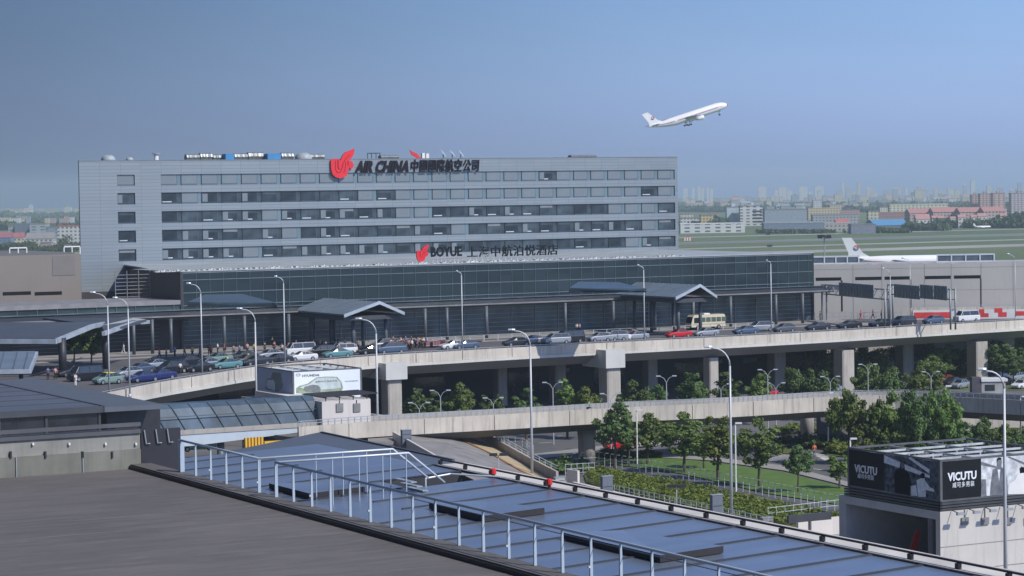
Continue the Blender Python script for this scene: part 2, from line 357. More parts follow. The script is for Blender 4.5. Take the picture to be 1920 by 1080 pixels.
# windows: 5 rows of 14 pairs, each one a part, and the five single windows of the stair end
w_frame = mat('window_frame', (.09, .125, .17), .45, .2, var=.05); w_panel = mat('blue_spandrel', (.145, .21, .245), .3, .1, var=.12, scale=.2)
w_blind = mat('blind_behind_glass', (.17, .205, .225), .18, var=.12, scale=.15, spec=.8)
w_dark = mat('dark_room_glass', (.022, .034, .045), .12, var=.6, scale=.3, spec=.4)
w_mid = mat('half_lit_glass', (.045, .065, .08), .15, var=.6, scale=.35, spec=.4)
w_cur = mat('drawn_curtain', (.20, .22, .23), .5, var=.15)
w_sill = mat('window_sill_white', (.5, .54, .58), .5)
WM = [w_frame, w_panel, w_blind, w_dark, w_mid, w_cur, w_sill]
def winmesh(kind, W, Hh, pair=True):
    mb = MB(); n = 2 if pair else 1; pw = W / n
    for k in range(n):
        x = k * pw; kd = kind[k]; x1 = x + pw * (.80 if pair else 1)
        mb.box(x, x1, 0, .05, 0, Hh, 0)
        if pair: mb.box(x1, x + pw, -.02, .05, 0, Hh, 1 if kd in (2,) else 4)
        f = .07; y = -.01
        def q(xa, xb, za, zb, mm, y=-.012): mb.add([(xa, y, za), (xb, y, za), (xb, y, zb), (xa, y, zb)], [(0, 1, 2, 3)], mm)
        q(x + .12, x1 - f, f * 3.4, Hh - f, kd); q(x + .12, x1 - f, f, f * 2.6, 3 if kd != 2 else 0)
        if kd == 3 or kd == 4:
            r = random.random()
            if r < .4: q(x + .3, x + .3 + pw * .45, .30, .48, 6, -.02)
            if random.random() < .5: q(x + .2, x1 - .2, Hh * .72, Hh - .1, 5 if r > .7 else 4, -.018)
            if random.random() < .35: q(x + .15, x + pw * .3, .3, Hh * .85, 2, -.021)
        mb.box(x - .04, x + .06, -.12, .05, 0, Hh, 3)
    return mb
NP = 14; pw = (s1 - s0) / NP
for ri, (za, zb) in enumerate(rowz):
    for k in range(NP):
        pb = [.97, .2 if k < 6 else .9, .08 if k < 6 else .4, .08, .02][ri]
        if ri == 1 and k in (1, 2, 4): pb = .0
        kd = [2 if random.random() < pb else (3 if random.random() < .6 else 4) for _ in range(2)]
        o = winmesh(kd, pw, zb - za).build('window', WM, hotel); o.location = (s0 + k * pw, dep - .08, za)
    o = winmesh([[2, 4, 3, 3, 3][ri]], c1 - c0, zb - za, False).build('window', WM, hotel); o.location = (c0, dep - .08, za)

def on_hotel(px, py, back=6.0):                    # a spot on the hotel roof, back metres behind the parapet
    P = hitp(px, py, OH + w * back, w); return V((P.x, P.y, 10 + HT - .3))
# rooftop kit
mb_ = MB(); dome_m = mat('dish_white', (.34, .38, .40), .5, var=.12)
def rt_root(name, label, cat, px, back=5., group=None): 
    P = on_hotel(px, 300, back); return root(name, label, cat, P, TH, group)
for px, rr, lab in ((203, 1.35, 'small white bubble cover near the left end of the hotel roof'), (243, .7, 'low pale bubble cover beside the left dome on the hotel roof'), (569, 1.7, 'big ribbed white dome on the roof left of the red logo')):
    r_ = rt_root('roof_dome', lab, 'dome', px, 5, 'white domes on the hotel roof')
    MB().ball((0, 0, .6), rr, rr, rr * .72, 14).build('shell', dome_m, r_, True); MB().box(-rr, rr, -rr, rr, 0, .5).build('base', steel, r_)
r_ = rt_root('vent_pipe', 'white vent pipe with a flared cap on the left part of the hotel roof', 'vent', 293)
MB().tube([(0, 0, 0), (0, 0, 1.6)], .45, 10).build('pipe', white_m, r_); MB().tube([(0, 0, 1.6), (0, 0, 1.75)], .8, 10).build('cap', steel, r_)
for i, (a, b, h, lab) in enumerate(((348, 372, 1.3, 'leftmost pale air duct along the hotel roof edge'), (374, 396, 1.5, 'second pale air duct from the left on the hotel roof'), (398, 414, 1.2, 'short pale duct left of the first blue tank'),
        (438, 462, 1.4, 'pale duct right of the first blue tank'), (464, 494, 1.6, 'long pale duct between the two blue tanks'), (526, 548, 1.5, 'pale duct right of the second blue tank'), (580, 606, 1.2, 'low pale duct just left of the red logo'), (712, 745, .9, 'thin pale duct right of the cage on the roof'), (1068, 1115, .7, 'crumpled white cover on the right part of the hotel roof'))):
    A = on_hotel(a, 300); B = on_hotel(b, 300); L = (B - A).length
    r_ = root('air_duct', lab, 'duct', A, TH, 'air ducts on the hotel roof')
    mb = MB(); mb.loft([[(x, .8 * math.cos(t) * (1 + .1 * (int(x * 2) % 2)), .3 + h * .5 + h * .5 * math.sin(t)) for t in [k * math.pi / 4 for k in range(8)]] for x in [L * q / 8 for q in range(9)]])
    mb.build('casing', mat('duct_metal', (.20, .225, .235), .4, .3, var=.25, scale=1.5), r_)
    mb = MB()
    for q in (.15, .5, .85): mb.box(L * q - .1, L * q + .1, -.5, .5, 0, .5)
    mb.build('support_frame', steel, r_)
for px, L, lab in ((428, 1.9, 'small bright blue tank on the left part of the hotel roof'), (511, 3.0, 'larger bright blue tank on the hotel roof left of the dome')):
    r_ = rt_root('water_tank', lab, 'tank', px, 4.5, 'blue tanks on the hotel roof')
    mb = MB(); mb.box(-L * .45, L * .45, -.9, .9, .35, 1.55); mb.build('tank', mat('blue_plastic', (.05, .24, .50), .5, var=.1), r_)
    mb = MB(); mb.box(-L * .45, L * .45, -1, 1, 0, .33); mb.build('stand', steel, r_)
r_ = rt_root('roof_cage', 'small dark square frame on the roof right of the red logo', 'frame', 701, 3)
mb = MB()
for x in (-.9, .9):
    for y in (-.9, .9): mb.tube([(x, y, 0), (x, y, 1.5)], .07, 4)
for y in (-.9, .9): mb.beam((-.97, y, 1.57), (.97, y, 1.57), .12, .12)
for x in (-.9, .9): mb.beam((x, -.84, 1.57), (x, .84, 1.57), .12, .12)
mb.build('frame', dark_m, r_)
r_ = rt_root('roof_emblem', 'small red winged emblem and white posts on the roof behind the dark lettering', 'emblem', 776, 8)
outline([(-1, 2.2), (-.3, 1.9), (.6, 1.5), (1.4, .7), (1.7, 0), (.3, 0), (.5, .7), (-.5, 1.2)], .2).build('wing', red_m, r_)
mb = MB(); mb.box(1.7, 2.3, -.3, .3, 0, 1.6); mb.box(2.6, 3.2, -.3, .3, 0, 1.5); mb.build('post', white_m, r_)
for px, lab in ((831, 'leftmost of the three tilted satellite dishes on the hotel roof'), (848, 'middle of the three tilted satellite dishes on the hotel roof'), (864, 'rightmost of the three tilted satellite dishes on the hotel roof')):
    r_ = rt_root('satellite_dish', lab, 'dish', px, 6, 'satellite dishes on the hotel roof')
    mb = MB(); mb.ball((0, 0, 0), 1.15, 1.15, .3, 14, half=True); o = mb.build('dish', mat('dish_grey', (.34, .38, .43), .4), r_, True); o.location = (0, 0, 1.35); o.rotation_euler = (.4, R(50), 0)
    MB().tube([(0, 0, 0), (0, 0, 1.3)], .12, 6).build('mast', steel, r_)
for px in (1190, 1215, 1239, 1262):
    r_ = rt_root('lightning_rod', 'thin rod standing on the right end of the hotel roof', 'rod', px, 1, 'thin rods on the right end of the hotel roof')
    MB().tube([(0, 0, 0), (0, 0, 1.7)], [.05, .02], 5).build('rod', steel_lt, r_); MB().tube([(0, 0, 0), (0, 0, .2)], .12, 6).build('base', steel, r_)

# signs on the hotel face
sign_m = mat('sign_letters', (.012, .008, .014), .7, var=.2, spec=.2); sign_red = mat('sign_red', (.72, .02, .03), .4, var=.06)
def bird(name, px0, px1, py0, py1, O, m, parent, y, frame):
    """red stylised bird head with a wing swept up to the right, in a box of pixels"""
    x0, z1 = frame(px0, py0); x1, z0 = frame(px1, py1); W = x1 - x0; Hh = z1 - z0
    P = [(.02, .50), (.03, .62), (.16, .66), (.33, .66), (.37, .61), (.42, .60), (.46, .70), (.53, .80), (.62, .88), (.78, .93), (1.0, 1.0), (.97, .84), (.90, .72), (.80, .63), (.74, .60), (.90, .56), (.95, .46), (.93, .38), (.84, .30), (.76, .36), (.72, .24), (.66, .10), (.52, .02), (.36, 0), (.20, .04), (.08, .14), (.03, .30)]
    P = [(a * W, b * Hh) for a, b in P]
    mb = MB(); n = len(P); cx, cz = .42 * W, .30 * Hh
    mb = outline(P, .35); o = mb.build(name, m, parent); o.location = (x0, y, z0)
    gr = MB()                                                   # dark grooves between the feathers
    def st(pts, r=.012): gr.tube([(a * W, -.36, b * Hh) for a, b in pts], r * Hh, 5)
    st([(.20, .60), (.20, .30), (.27, .20), (.38, .20), (.45, .30), (.52, .50), (.62, .66), (.80, .80)]); st([(.31, .62), (.31, .36), (.36, .30)], .02); st([(.62, .56), (.60, .34), (.54, .18)]); st([(.72, .58), (.72, .44)], .016)
    q = gr.build('feather_line', mat('sign_dark_red', (.30, .008, .015), .5), o)
    return o
sg = root('hotel_logo_sign', 'big red winged bird logo hanging on the hotel top edge', 'logo', OH, TH)
bird('bird_mark', 617, 664, 279, 334, OH, sign_red, sg, -.15, hz)
mb = MB(); x, z = hz(640, 310)
for dx in (-1.5, 1.5): mb.box(x + dx - .1, x + dx + .1, -.15, 0, z - 1, z + .6)
mb.build('bracket', steel, sg)
sg = root('airline_name_sign', 'dark slanted airline name lettering across the hotel top edge', 'sign', OH, TH)
def hotel_text(s, px0, px1, py_top, py_bot, bold, shear, name, **k):
    x0, z0 = hz(px0, py_bot); x1, _ = hz(px1, py_bot); _, z1 = hz(px0, py_top); hgt = z1 - z0
    return text(s, name, hgt / k.pop('cap', .72), .12, k.pop('m', sign_m), sg, (x0, -.22, z0), x1 - x0, bold=bold * hgt, shear=shear, **k)
hotel_text('AIR CHINA', 664, 765, 303, 324.5, .055, .35, 'latin_lettering')
hotel_text('中國國際航空公司', 770, 898, 300, 323, .012, .12, 'chinese_lettering', cap=.92, space=1.06)

# ================================================================ PODIUM (glass hall in front of the hotel)
OP = pz(345, 656, 10)
LP, _ = along(1523, 540, OP); PH = 22.5 - 10
podium = root('glass_hall', 'long low dark glass hall in front of the hotel with a thin canopy', 'hall', OP, TH)
def pzz(px, py, off=0.):
    s, z = along(px, py, OP - w * off); return s, z - 10
curtain, nt_, b_ = new_mat('curtain_wall_glass')
b_.inputs['Roughness'].default_value = .12; b_.inputs['Metallic'].default_value = .35; b_.inputs['Specular IOR Level'].default_value = .6
t_ = coords(nt_, (1, 1, 1)); vo = nt_.nodes.new('ShaderNodeTexBrick'); sp_ = nt_.nodes.new('ShaderNodeSeparateXYZ'); nt_.links.new(t_, sp_.inputs[0])
cb = nt_.nodes.new('ShaderNodeCombineXYZ'); nt_.links.new(sp_.outputs[0], cb.inputs[0]); nt_.links.new(sp_.outputs[2], cb.inputs[1]); nt_.links.new(cb.outputs[0], vo.inputs['Vector'])
vo.offset = 0; vo.inputs['Scale'].default_value = 1; vo.inputs['Brick Width'].default_value = 2.3; vo.inputs['Row Height'].default_value = 2.05; vo.inputs['Mortar Size'].default_value = 0
vo.inputs['Color1'].default_value = (.035, .058, .075, 1); vo.inputs['Color2'].default_value = (.022, .038, .05, 1)
nt_.links.new(mixc(nt_, ramp(nt_, noi(nt_, t_, .07, 3), .45, .6), vo.outputs[0], (.03, .055, .066)), b_.inputs['Base Color'])
DP = 58.0
mb = MB(); mb.box(0, LP, 0, .3, 5.0, PH - .25); mb.build('glass_wall', curtain, podium)
mul = MB()
k = 0; x = 0.
while x < LP: mul.box(x - .02, x + .02, -.10, -.003, 5.0, PH - .25); x += 2.3
z = 5.0
while z < PH - .2: mul.box(0, LP, -.13, -.103, z - .055, z + .055); z += 2.05
mul.build('mullion_frame', mat('mullion_metal', (.17, .21, .235), .5, .3, var=.1), podium)
mb = MB(); mb.box(0, LP, .3, .6, 0, 4.95); mb.build('lobby_wall', mat('lobby_glass', (.065, .10, .12), .15, .2, var=.6, scale=.25, spec=.7), podium)
mb = MB()
for i in range(1, 7): mb.box(0, LP, .22, .297, i * .75 - .03, i * .75 + .03)
x = 0
while x < LP: mb.box(x - .04, x + .04, .15, .217, 0, 4.95); x += 4.6
mb.build('lobby_frame', mat('lobby_frame_metal', (.26, .30, .32), .5, .2), podium)
mb = MB(); mb.box(-.4, -.003, -.05, 24, -10, PH - .1); mb.build('end_wall', mat('brown_panel', (.042, .036, .042), .6, var=.12, scale=.3), podium)
mb = MB(); mb.box(LP + .003, LP + .4, 0, 30, -10, PH - .1); mb.build('side_wall', curtain, podium)
mb = MB(); mb.prism([(0, 0, PH - .02), (LP + .4, 0, PH - .02), (LP + .4, DP, PH - .02), (10, DP, PH - .02), (3, 24, PH - .02), (0, 24, PH - .02)], .22); mb.build('roof', mat('hall_roof', (.33, .36, .37), .6, var=.3, scale=.5, stretch=(.3, 1, 1)), podium)
mb = MB(); mb.box(-.4, LP + .4, -.15, 1.1, PH - .02, PH + .1); mb.build('roof_edge', mat('roof_edge_metal', (.42, .45, .46), .5, var=.15), podium)
mb = MB(); x = -4.; random.seed(3)
xr = pzz(1290, 480)[0]
while x < xr:
    hh = .02 + .22 * random.random(); mb.box(x, x + .3 + .3 * random.random(), 1.4, 2.6, PH - .02, PH + hh + .1, 0); 
    if random.random() < .5: mb.box(x + .55, x + .8, 1.6, 2.4, PH - .02, PH + hh + .2, 0)
    x += .9
mb.build('roof_louvre', mat('louvre_metal', (.55, .57, .56), .5, var=.3, scale=2), podium)
lt = MB()
for i in range(9): lt.box(-6.5, -.45, 14 + .0, 14.1, 7 + i * .6, 7.1 + i * .6)
for i in range(4): lt.box(-6.5 + i * 2, -6.4 + i * 2, 13.87, 13.97, 5, PH)
lt.build('screen_lattice', mat('lattice_metal', (.2, .21, .23), .6), podium)
# thin canopy over the forecourt
can = MB(); Wc = 5.5; zc = 5.55
xs = [-62, -20, 20, 60, LP - 6, LP + 2, LP + 8]; ws = [Wc, Wc, Wc, Wc, Wc, Wc * .8, .5]
rings = []
for x, wd_ in zip(xs, ws):
    rings.append([(x, -.14, zc + .95), (x, -wd_ * .6, zc + .62), (x, -wd_, zc + .22), (x, -wd_, zc + .05), (x, -wd_ * .6, zc - .35 + .3 * (1 - wd_ / Wc)), (x, -.14, zc - .1)])
can.loft(rings); can.build('canopy', mat('canopy_metal', (.045, .05, .058), .5, .2, var=.12, scale=.2), podium)
sk = MB(); sk.add([(-60, -.3, zc + .98), (LP + 1, -.3, zc + .98), (LP + 1, -2.4, zc + .88), (-60, -2.4, zc + .88)], [(0, 3, 2, 1)])
sk.build('canopy_skylight', mat('canopy_glass', (.17, .22, .26), .25, .2, var=.4, scale=.3), podium)
ed = MB(); ed.box(-62, LP + 1.9, -Wc - .08, -Wc - .01, zc + .04, zc + .26); ed.build('canopy_edge', mat('canopy_edge_metal', (.22, .22, .235), .5), podium)
colm = mat('column_grey', (.10, .115, .13), .5, .1, var=.1)
for px in (420, 458, 541, 583, 626, 664, 797, 838, 912, 1060, 1150, 1190, 1228, 1300, 1370, 1455, 1505, 250, 285, 120, 320):
    s_ = along(px, 600, OP - w * 8)[0]
    c = MB(); c.tube([(s_, -8, 0), (s_, -8, zc - .05)], .28, 10); c.build('column', colm, podium, True)
# wing to the left
wing = root('side_wing', 'low wing with a strip of greenish glazing left of the dark glass hall', 'building', OP, TH)
mb = MB(); mb.box(-90, -.45, .2, 14, 5, 7.3); mb.build('glazing', mat('wing_glass', (.05, .085, .09), .15, .2, var=.7, scale=.12, stretch=(.4, 1, 3)), wing)
mb = MB(); mb.box(-90, -.45, -.05, 16, 7.3, 8.0); mb.build('roof', mat('wing_roof', (.23, .225, .235), .6), wing)
mb = MB(); x = -88
while x < -1: mb.box(x, x + .1, .05, .19, 5, 7.29); x += 3.2
for z in (5.7, 6.3): mb.box(-90, -.45, -.02, .045, z, z + .1)
mb.build('glazing_frame', mat('wing_frame', (.12, .13, .14), .5), wing)
mb = MB(); mb.box(-90, -.45, .3, 14, -10, 4.98); mb.build('wall', mat('wing_wall', (.03, .03, .034), .7, var=.3), wing)
mb = MB()
for i in range(7):
    for a in range(5): mb.box(-70 + a * 14, -60 + a * 14, .15, .28, .5 + i * .6, .58 + i * .6)
mb.build('louvre', mat('wing_louvre', (.13, .14, .15), .6), wing)
mb = MB(); mb.box(-90, -.45, -2.5, -.07, 5.05, 5.35); mb.build('eave', mat('wing_eave', (.16, .165, .18), .6), wing)

# lower hotel sign standing on the hall roof edge
sg = root('rooftop_name_sign', 'dark hotel name lettering on thin legs on the glass hall roof edge', 'sign', OP, TH)
def psg(px, py): return pzz(px, py, -3.5)
x0, z0 = psg(808, 482); x1, _ = psg(866, 482); z1 = psg(808, 464)[1]
text('BOYUE', 'latin_lettering', (z1 - z0) / .72, .1, mat('sign_black', (.006, .008, .014), .7, spec=.2), sg, (x0, 3.5, z0), x1 - x0, bold=.045 * (z1 - z0))
x0, z0 = psg(876, 483); x1, _ = psg(1046, 481); z1 = psg(876, 463)[1]
text('上海中航泊悦酒店', 'chinese_lettering', (z1 - z0) / .92, .1, MATS['sign_black'], sg, (x0, 3.5, z0), x1 - x0, bold=.02, space=1.08)
x0, z0 = psg(809, 486); x1, z1 = psg(866, 484)
mb = MB(); mb.box(x0, x1, 3.4, 3.5, z0, z1); mb.build('underline', mat('sign_crimson', (.35, .02, .06), .5), sg)
mb = MB()
for px in list(range(812, 866, 8)) + list(range(882, 1046, 11)):
    x, z = psg(px, 483); mb.box(x - .05, x + .05, 3.55, 3.65, PH - .02, z)
mb.build('leg_frame', steel_lt, sg)
sg = root('rooftop_bird_sign', 'small red winged bird logo standing on the glass hall roof edge', 'logo', OP, TH)
bird('bird_mark', 779, 803, 459, 490, OP, sign_red, sg, 3.5, psg)
mb = MB()
for px in (786, 794): x, z = psg(px, 488); mb.box(x - .05, x + .05, 3.55, 3.65, PH - .02, z + .3)
mb.build('leg_frame', steel_lt, sg)

# gabled glass entrance roofs standing in front of the hall
gable_m = mat('canopy_roof_glass', (.20, .255, .30), .35, .25, var=.18, scale=.35)
gable_tr = mat('canopy_trim', (.44, .50, .56), .4, .2)
def gable(px, py, zr_, half, drop, length, label, post=True):
    P = pz(px, py, zr_); r_ = root('entrance_canopy', label, 'canopy', (P.x, P.y, zr_), TH, 'gabled glass entrance roofs')
    a, b = half
    mb = MB(); t = .25; L = length
    for sgn, hw in ((-1, a), (1, b)):
        T = [(0, 0, 0), (0, L, 0), (sgn * hw, L - 1, -drop), (sgn * hw, 0, -drop)]
        mb.prism(T, t)
    mb.prism([(0, L + .01, 0), (-a, L - .99, -drop), (b, L - .99, -drop)], .2)
    mb.build('roof', gable_m, r_)
    mb = MB()
    mb.add([(-a - .1, -.3, -drop - .55), (-a - .1, -.3, -drop), (0, -.3, .12), (0, -.3, -.43)], [(0, 3, 2, 1)])
    mb = MB()
    mb.beam((-a - .1, -.22, -drop + .02), (0, -.22, .14), .35, .5); mb.beam((0, -.22, .14), (b + .1, -.22, -drop + .02), .35, .5)
    mb.build('fascia', gable_tr, r_)
    mb = MB(); 
    for i in range(1, int(L / 1.6)):
        y = i * 1.6; mb.beam((0, y, .06), (-a * .97, y, -drop * .97 + .06), .1, .08); mb.beam((0, y, .06), (b * .97, y, -drop * .97 + .06), .1, .08)
    mb.build('rafter', mat('rafter_metal', (.12, .14, .17), .5), r_)
    mb = MB(); mb.box(-a + .2, b - .2, .6, L - 2, -drop - 1.0, -drop - .35); mb.build('truss', mat('truss_dark', (.05, .055, .065), .7, var=.3), r_)
    if post:
        for y in (2.5, 11):
            for x in (-a * .55, b * .55): MB().tube([(x, y, 10 - zr_), (x, y, -drop - 1.0)], .3, 10).build('post', colm, r_, True)
    return r_
for pts, lab in (([(352, 566, 19.0), (385, 552, 19.5), (455, 551, 19.5), (520, 568, 18.8), (430, 571, 18.6)], 'pale roof shape standing in for a canopy reflection, behind the middle gabled canopy'), ([(1067, 540, 19.6), (1085, 528, 20.1), (1160, 529, 20.1), (1212, 541, 19.5), (1180, 544, 19.3)], 'pale roof shape standing in for a canopy reflection, behind the right gabled canopy')):  # roof shapes added for reflections of the gabled canopies in the hall glass
    P_ = [pz(a, b, c) for a, b, c in pts]; r_ = root('canopy_reflection', lab, 'canopy', P_[0], 0, 'pale roof shapes for canopy reflections in the hall wall')
    q = MB(); q.prism([loc(r_, p) for p in P_], .25); q.build('roof', mat('canopy_reflection_tone', (.07, .11, .14), .35, .3, var=.2, scale=.3), r_)
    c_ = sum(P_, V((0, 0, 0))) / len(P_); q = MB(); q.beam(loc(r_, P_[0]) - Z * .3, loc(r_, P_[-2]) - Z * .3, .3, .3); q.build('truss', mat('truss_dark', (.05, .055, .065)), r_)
gable(710, 566, 17.6, (6.0, 4.2), 1.75, 21, 'gabled glass entrance roof near the middle of the dark hall, white edged')
gable(1311, 534, 18.5, (4.8, 3.2), 1.9, 20, 'gabled glass entrance roof by the cream minibus, white edged')

# left forecourt canopies
def px_prism(mb, pts, dz, m=0, ms=None, parent=None):
    T = [pz(a, b, c) for a, b, c in pts]
    if parent is not None: T = [loc(parent, p) for p in T]
    return mb.prism(T, dz, m, ms)
slate = mat('slate_metal_roof', (.095, .11, .135), .5, .3, var=.12, scale=.12)
r_ = root('forecourt_canopy', 'large grey pitched canopy roof at the left edge above the taxis', 'canopy', pz(100, 700, 10), 0)
mb = MB(); px_prism(mb, [(-60, 604, 16.2), (172, 604, 16.6), (108, 634, 15.2), (-60, 636, 15.2)], .3, parent=r_)
px_prism(mb, [(172, 604, 16.6), (202, 598, 16.2), (202, 603, 15.7), (172, 612, 16.0)], .3, parent=r_); mb.build('roof', slate, r_)
mb = MB()
for a, b in (((-60, 636, 15.25), (106, 636, 15.25)), ((106, 635, 15.3), (172, 608, 16.5)), ((172, 608, 16.5), (202, 602, 16.2))):
    mb.beam(loc(r_, pz(*a)), loc(r_, pz(*b)), .5, .62)
mb.build('fascia', gable_tr, r_)
for px in (118,): 
    c = MB(); P = loc(r_, pz(px, 706, 10)); c.tube([P, P + Z * 5.3], .55, 12); c.build('column', dark_m, r_, True)
r_ = root('forecourt_canopy', 'smaller grey pitched canopy roof beside the large one, between two lamp posts', 'canopy', pz(200, 690, 10), 0)
mb = MB(); px_prism(mb, [(80, 596, 16.6), (250, 596, 16.8), (275, 599, 16.5), (196, 621, 15.6), (190, 610, 15.9)], .3, parent=r_); mb.build('roof', slate, r_)
mb = MB()
for a, b in (((194, 622, 15.6), (250, 602, 16.4)), ((250, 602, 16.4), (278, 600, 16.2))): mb.beam(loc(r_, pz(*a)), loc(r_, pz(*b)), .5, .55)
mb.build('fascia', gable_tr, r_)
c = MB(); P = loc(r_, pz(199, 692, 10)); c.tube([P, P + Z * 5.6], .5, 12); c.build('column', dark_m, r_, True)
r_ = root('glass_canopy', 'small glass canopy with a white edge at the left frame edge above the slate roof', 'canopy', pz(30, 700, 13), 0)
mb = MB(); px_prism(mb, [(-60, 660, 14.2), (66, 658, 14.2), (54, 690, 13.3), (-60, 693, 13.3)], .12, parent=r_); mb.build('glass_roof', gable_m, r_)
mb = MB(); 
for a, b in (((-60, 694, 13.3), (56, 692, 13.3)), ((56, 692, 13.3), (69, 659, 14.2))): mb.beam(loc(r_, pz(*a)), loc(r_, pz(*b)), .35, .55)
mb.build('fascia', gable_tr, r_)
mb = MB()
for px in (0, 25, 45): mb.beam(loc(r_, pz(px + 8, 659, 14.26)), loc(r_, pz(px, 691, 13.38)), .1, .1)
mb.build('rafter', MATS['rafter_metal'], r_)
c = MB(); P = loc(r_, pz(40, 720, 10)); c.tube([P, P + Z * 3.2], .3, 10); c.build('column', dark_m, r_, True)

# far left beige block and the right beige block
bt = mat('beige_panel', (.235, .21, .19), .85, var=.06, scale=.08, streak=.12)
P0 = pz(148, 560, 17.3); P0 = V((P0.x - .3, P0.y, 10))
r_ = root('terminal_wing', 'plain beige windowless building left of the hotel', 'building', P0, TH)
a_, z_ = along(0, 480, P0); 
mb = MB(); mb.box(a_ - 30, .8, 0, 30, 0, z_ - 10); mb.build('wall', bt, r_)
mb = MB(); s1_, zt1 = along(98, 480, P0); zb1 = along(98, 517, P0)[1]; mb.box(s1_, -.25, -.06, -.003, zb1 - 10, zt1 - 10.02); mb.build('upper_panel', mat('grey_beige_panel', (.20, .185, .175), .85, var=.05), r_)
mb = MB()
for a, b in ((5, 58), (65, 116)):
    A = along(a, 551, P0); B = along(b, 549, P0); mb.box(A[0], B[0], -.02, .3, A[1] - 10 - .3, A[1] - 10 + .3)
mb.build('slot_window', black_m, r_)
mb = MB(); mb.box(a_ - 30, -.2, .1, 30, z_ - 9.99, z_ - 9.7); mb.build('roof', runway_dk, r_)
for a, b in ((18, 50), (120, 150)):
    A = along(a, 470, P0 + w * 6)[0]; B = along(b, 470, P0 + w * 6)[0]; zt = along(a, 475, P0 + w * 6)[1] - 10
    rr = root('roof_rail_frame', ('white open rail frame on the beige roof near the left frame edge', 'white open rail frame on the beige roof next to the hotel')[a > 100], 'frame', P0 + w * 6 + V((0, 0, z_ - 10 - .3)), TH, 'white rail frames on the beige roof')
    mb = MB(); hgt = 1.6; mb.beam((A, 0, hgt), (B, 0, hgt), .2, .2); mb.build('top_rail', white_m, rr)
    for x in (A, (A + B) / 2, B): MB().box(x - .08, x + .08, -.08, .08, 0, hgt - .2).build('post', white_m, rr)

YB = 450.0
P0 = pY(1500, 600, YB); P1 = pY(1990, 600, YB)
r_ = root('cargo_terminal', 'long pale beige building with dark recessed slots right of the glass hall', 'building', (P0.x, YB, 0), 0)
LB = P1.x - P0.x; zt = pY(1600, 497, YB).z
def bx(px): return pY(px, 560, YB).x - P0.x
def bz(py, px=1700): return pY(px, py, YB).z
pale = mat('pale_panel', (.44, .425, .405), .85, var=.07, scale=.09, streak=.1)
mb = MB(); mb.box(0, LB, 0, 11, 0, zt); mb.build('wall', pale, r_)
mb = MB()
for a, b in ((1530, 1578), (1604, 1653), (1659, 1707), (1734, 1783), (1789, 1839)): mb.box(bx(a), bx(b), -.02, .5, bz(524), bz(518))
for a in (1577, 1706, 1838): mb.box(bx(a), bx(a) + .3, -.025, .5, bz(524), bz(582))
mb.build('slot', black_m, r_)
mb = MB()
for a in (1600, 1654, 1734, 1784, 1840, 1900): mb.box(bx(a) - .04, bx(a) + .04, -.03, -.005, bz(600), zt)
for zz in (bz(545), bz(503)): mb.box(0, LB, -.015, -.006, zz - .03, zz + .03)
mb.build('panel_joint', mat('joint_grey', (.26, .25, .24)), r_)
mb = MB(); mb.box(0, LB, .1, 11, zt + .003, zt + .2); mb.build('roof', mat('pale_roof', (.4, .4, .4)), r_)
# glazed screen on its roof
for nm, a, b, lab in (('left', 1524, 1610, 'framed grey glass screen on the beige roof left of the parked jet'), ('right', 1757, 1864, 'framed grey glass screen on the beige roof right of the parked jet')):
    YS = YB + 3; xx = lambda p: pY(p, 490, YS).x
    sc = root('glass_screen', lab, 'screen', (xx(a), YS, zt + .2), 0, 'glass screens on the beige roof'); Lh = xx(b) - xx(a); hh = pY(1600, 479, YS).z - zt - .2
    mb = MB(); mb.box(.15, Lh - .15, 0, .06, .2, hh - .2); mb.build('glass', mat('screen_glass', (.10, .125, .15), .2, .1, var=.35, scale=.4), sc)
    mb = MB(); mb.box(0, Lh, -.12, -.02, hh - .3, hh); mb.box(0, Lh, -.12, -.02, 0, .2); mb.build('rail', steel_lt, sc)
    n = 4
    for i in range(n + 1): x = i * Lh / n; MB().box(x - .12, x + .12, -.16, -.125, 0, hh).build('post', steel_lt, sc)

# ================================================================ VIADUCT (upper road)
NEAR = [(60, 766), (210, 735), (300, 717), (380, 704), (480, 688), (600, 676), (720, 666), (840, 659), (960, 652), (1200, 639.5), (1440, 627.5), (1680, 614), (1920, 600), (2060, 592)]
NP3 = [pz(a, b, 10.45) for a, b in NEAR]
def interp(pts, n):
    out_ = []
    for i in range(len(pts) - 1):
        p0 = pts[max(i - 1, 0)]; p1 = pts[i]; p2 = pts[i + 1]; p3 = pts[min(i + 2, len(pts) - 1)]
        for k in range(n):
            t = k / n; out_.append(.5 * ((2 * p1) + (p2 - p0) * t + (2 * p0 - 5 * p1 + 4 * p2 - p3) * t * t + (3 * p1 - p0 - 3 * p2 + p3) * t ** 3))
    out_.append(pts[-1]); return out_
NC = interp([V((p.x, p.y, 0)) for p in NP3], 4)
def nrm(C_, i):
    d = (C_[min(i + 1, len(C_) - 1)] - C_[max(i - 1, 0)]).normalized(); return V((-d.y, d.x, 0))
def sweep(mb, C_, prof, z0=0, m=0, zf=None):
    """profile of (inward, z) swept along a plan curve"""
    rings = []
    for i, p in enumerate(C_):
        n = nrm(C_, i); zz = z0 + (zf(i) if zf else 0); rings.append([(p.x + n.x * a, p.y + n.y * a, b + zz) for a, b in prof])
    return mb.loft(rings, m)
via = root('viaduct', 'long curved concrete viaduct carrying a row of cars in front of the glass hall', 'viaduct', (0, 0, 0))
mb = MB(); sweep(mb, NC, [(0, 10.45), (0, 9.05), (.32, 9.05), (.32, 10.45)]); mb.build('parapet', concrete_lt, via)
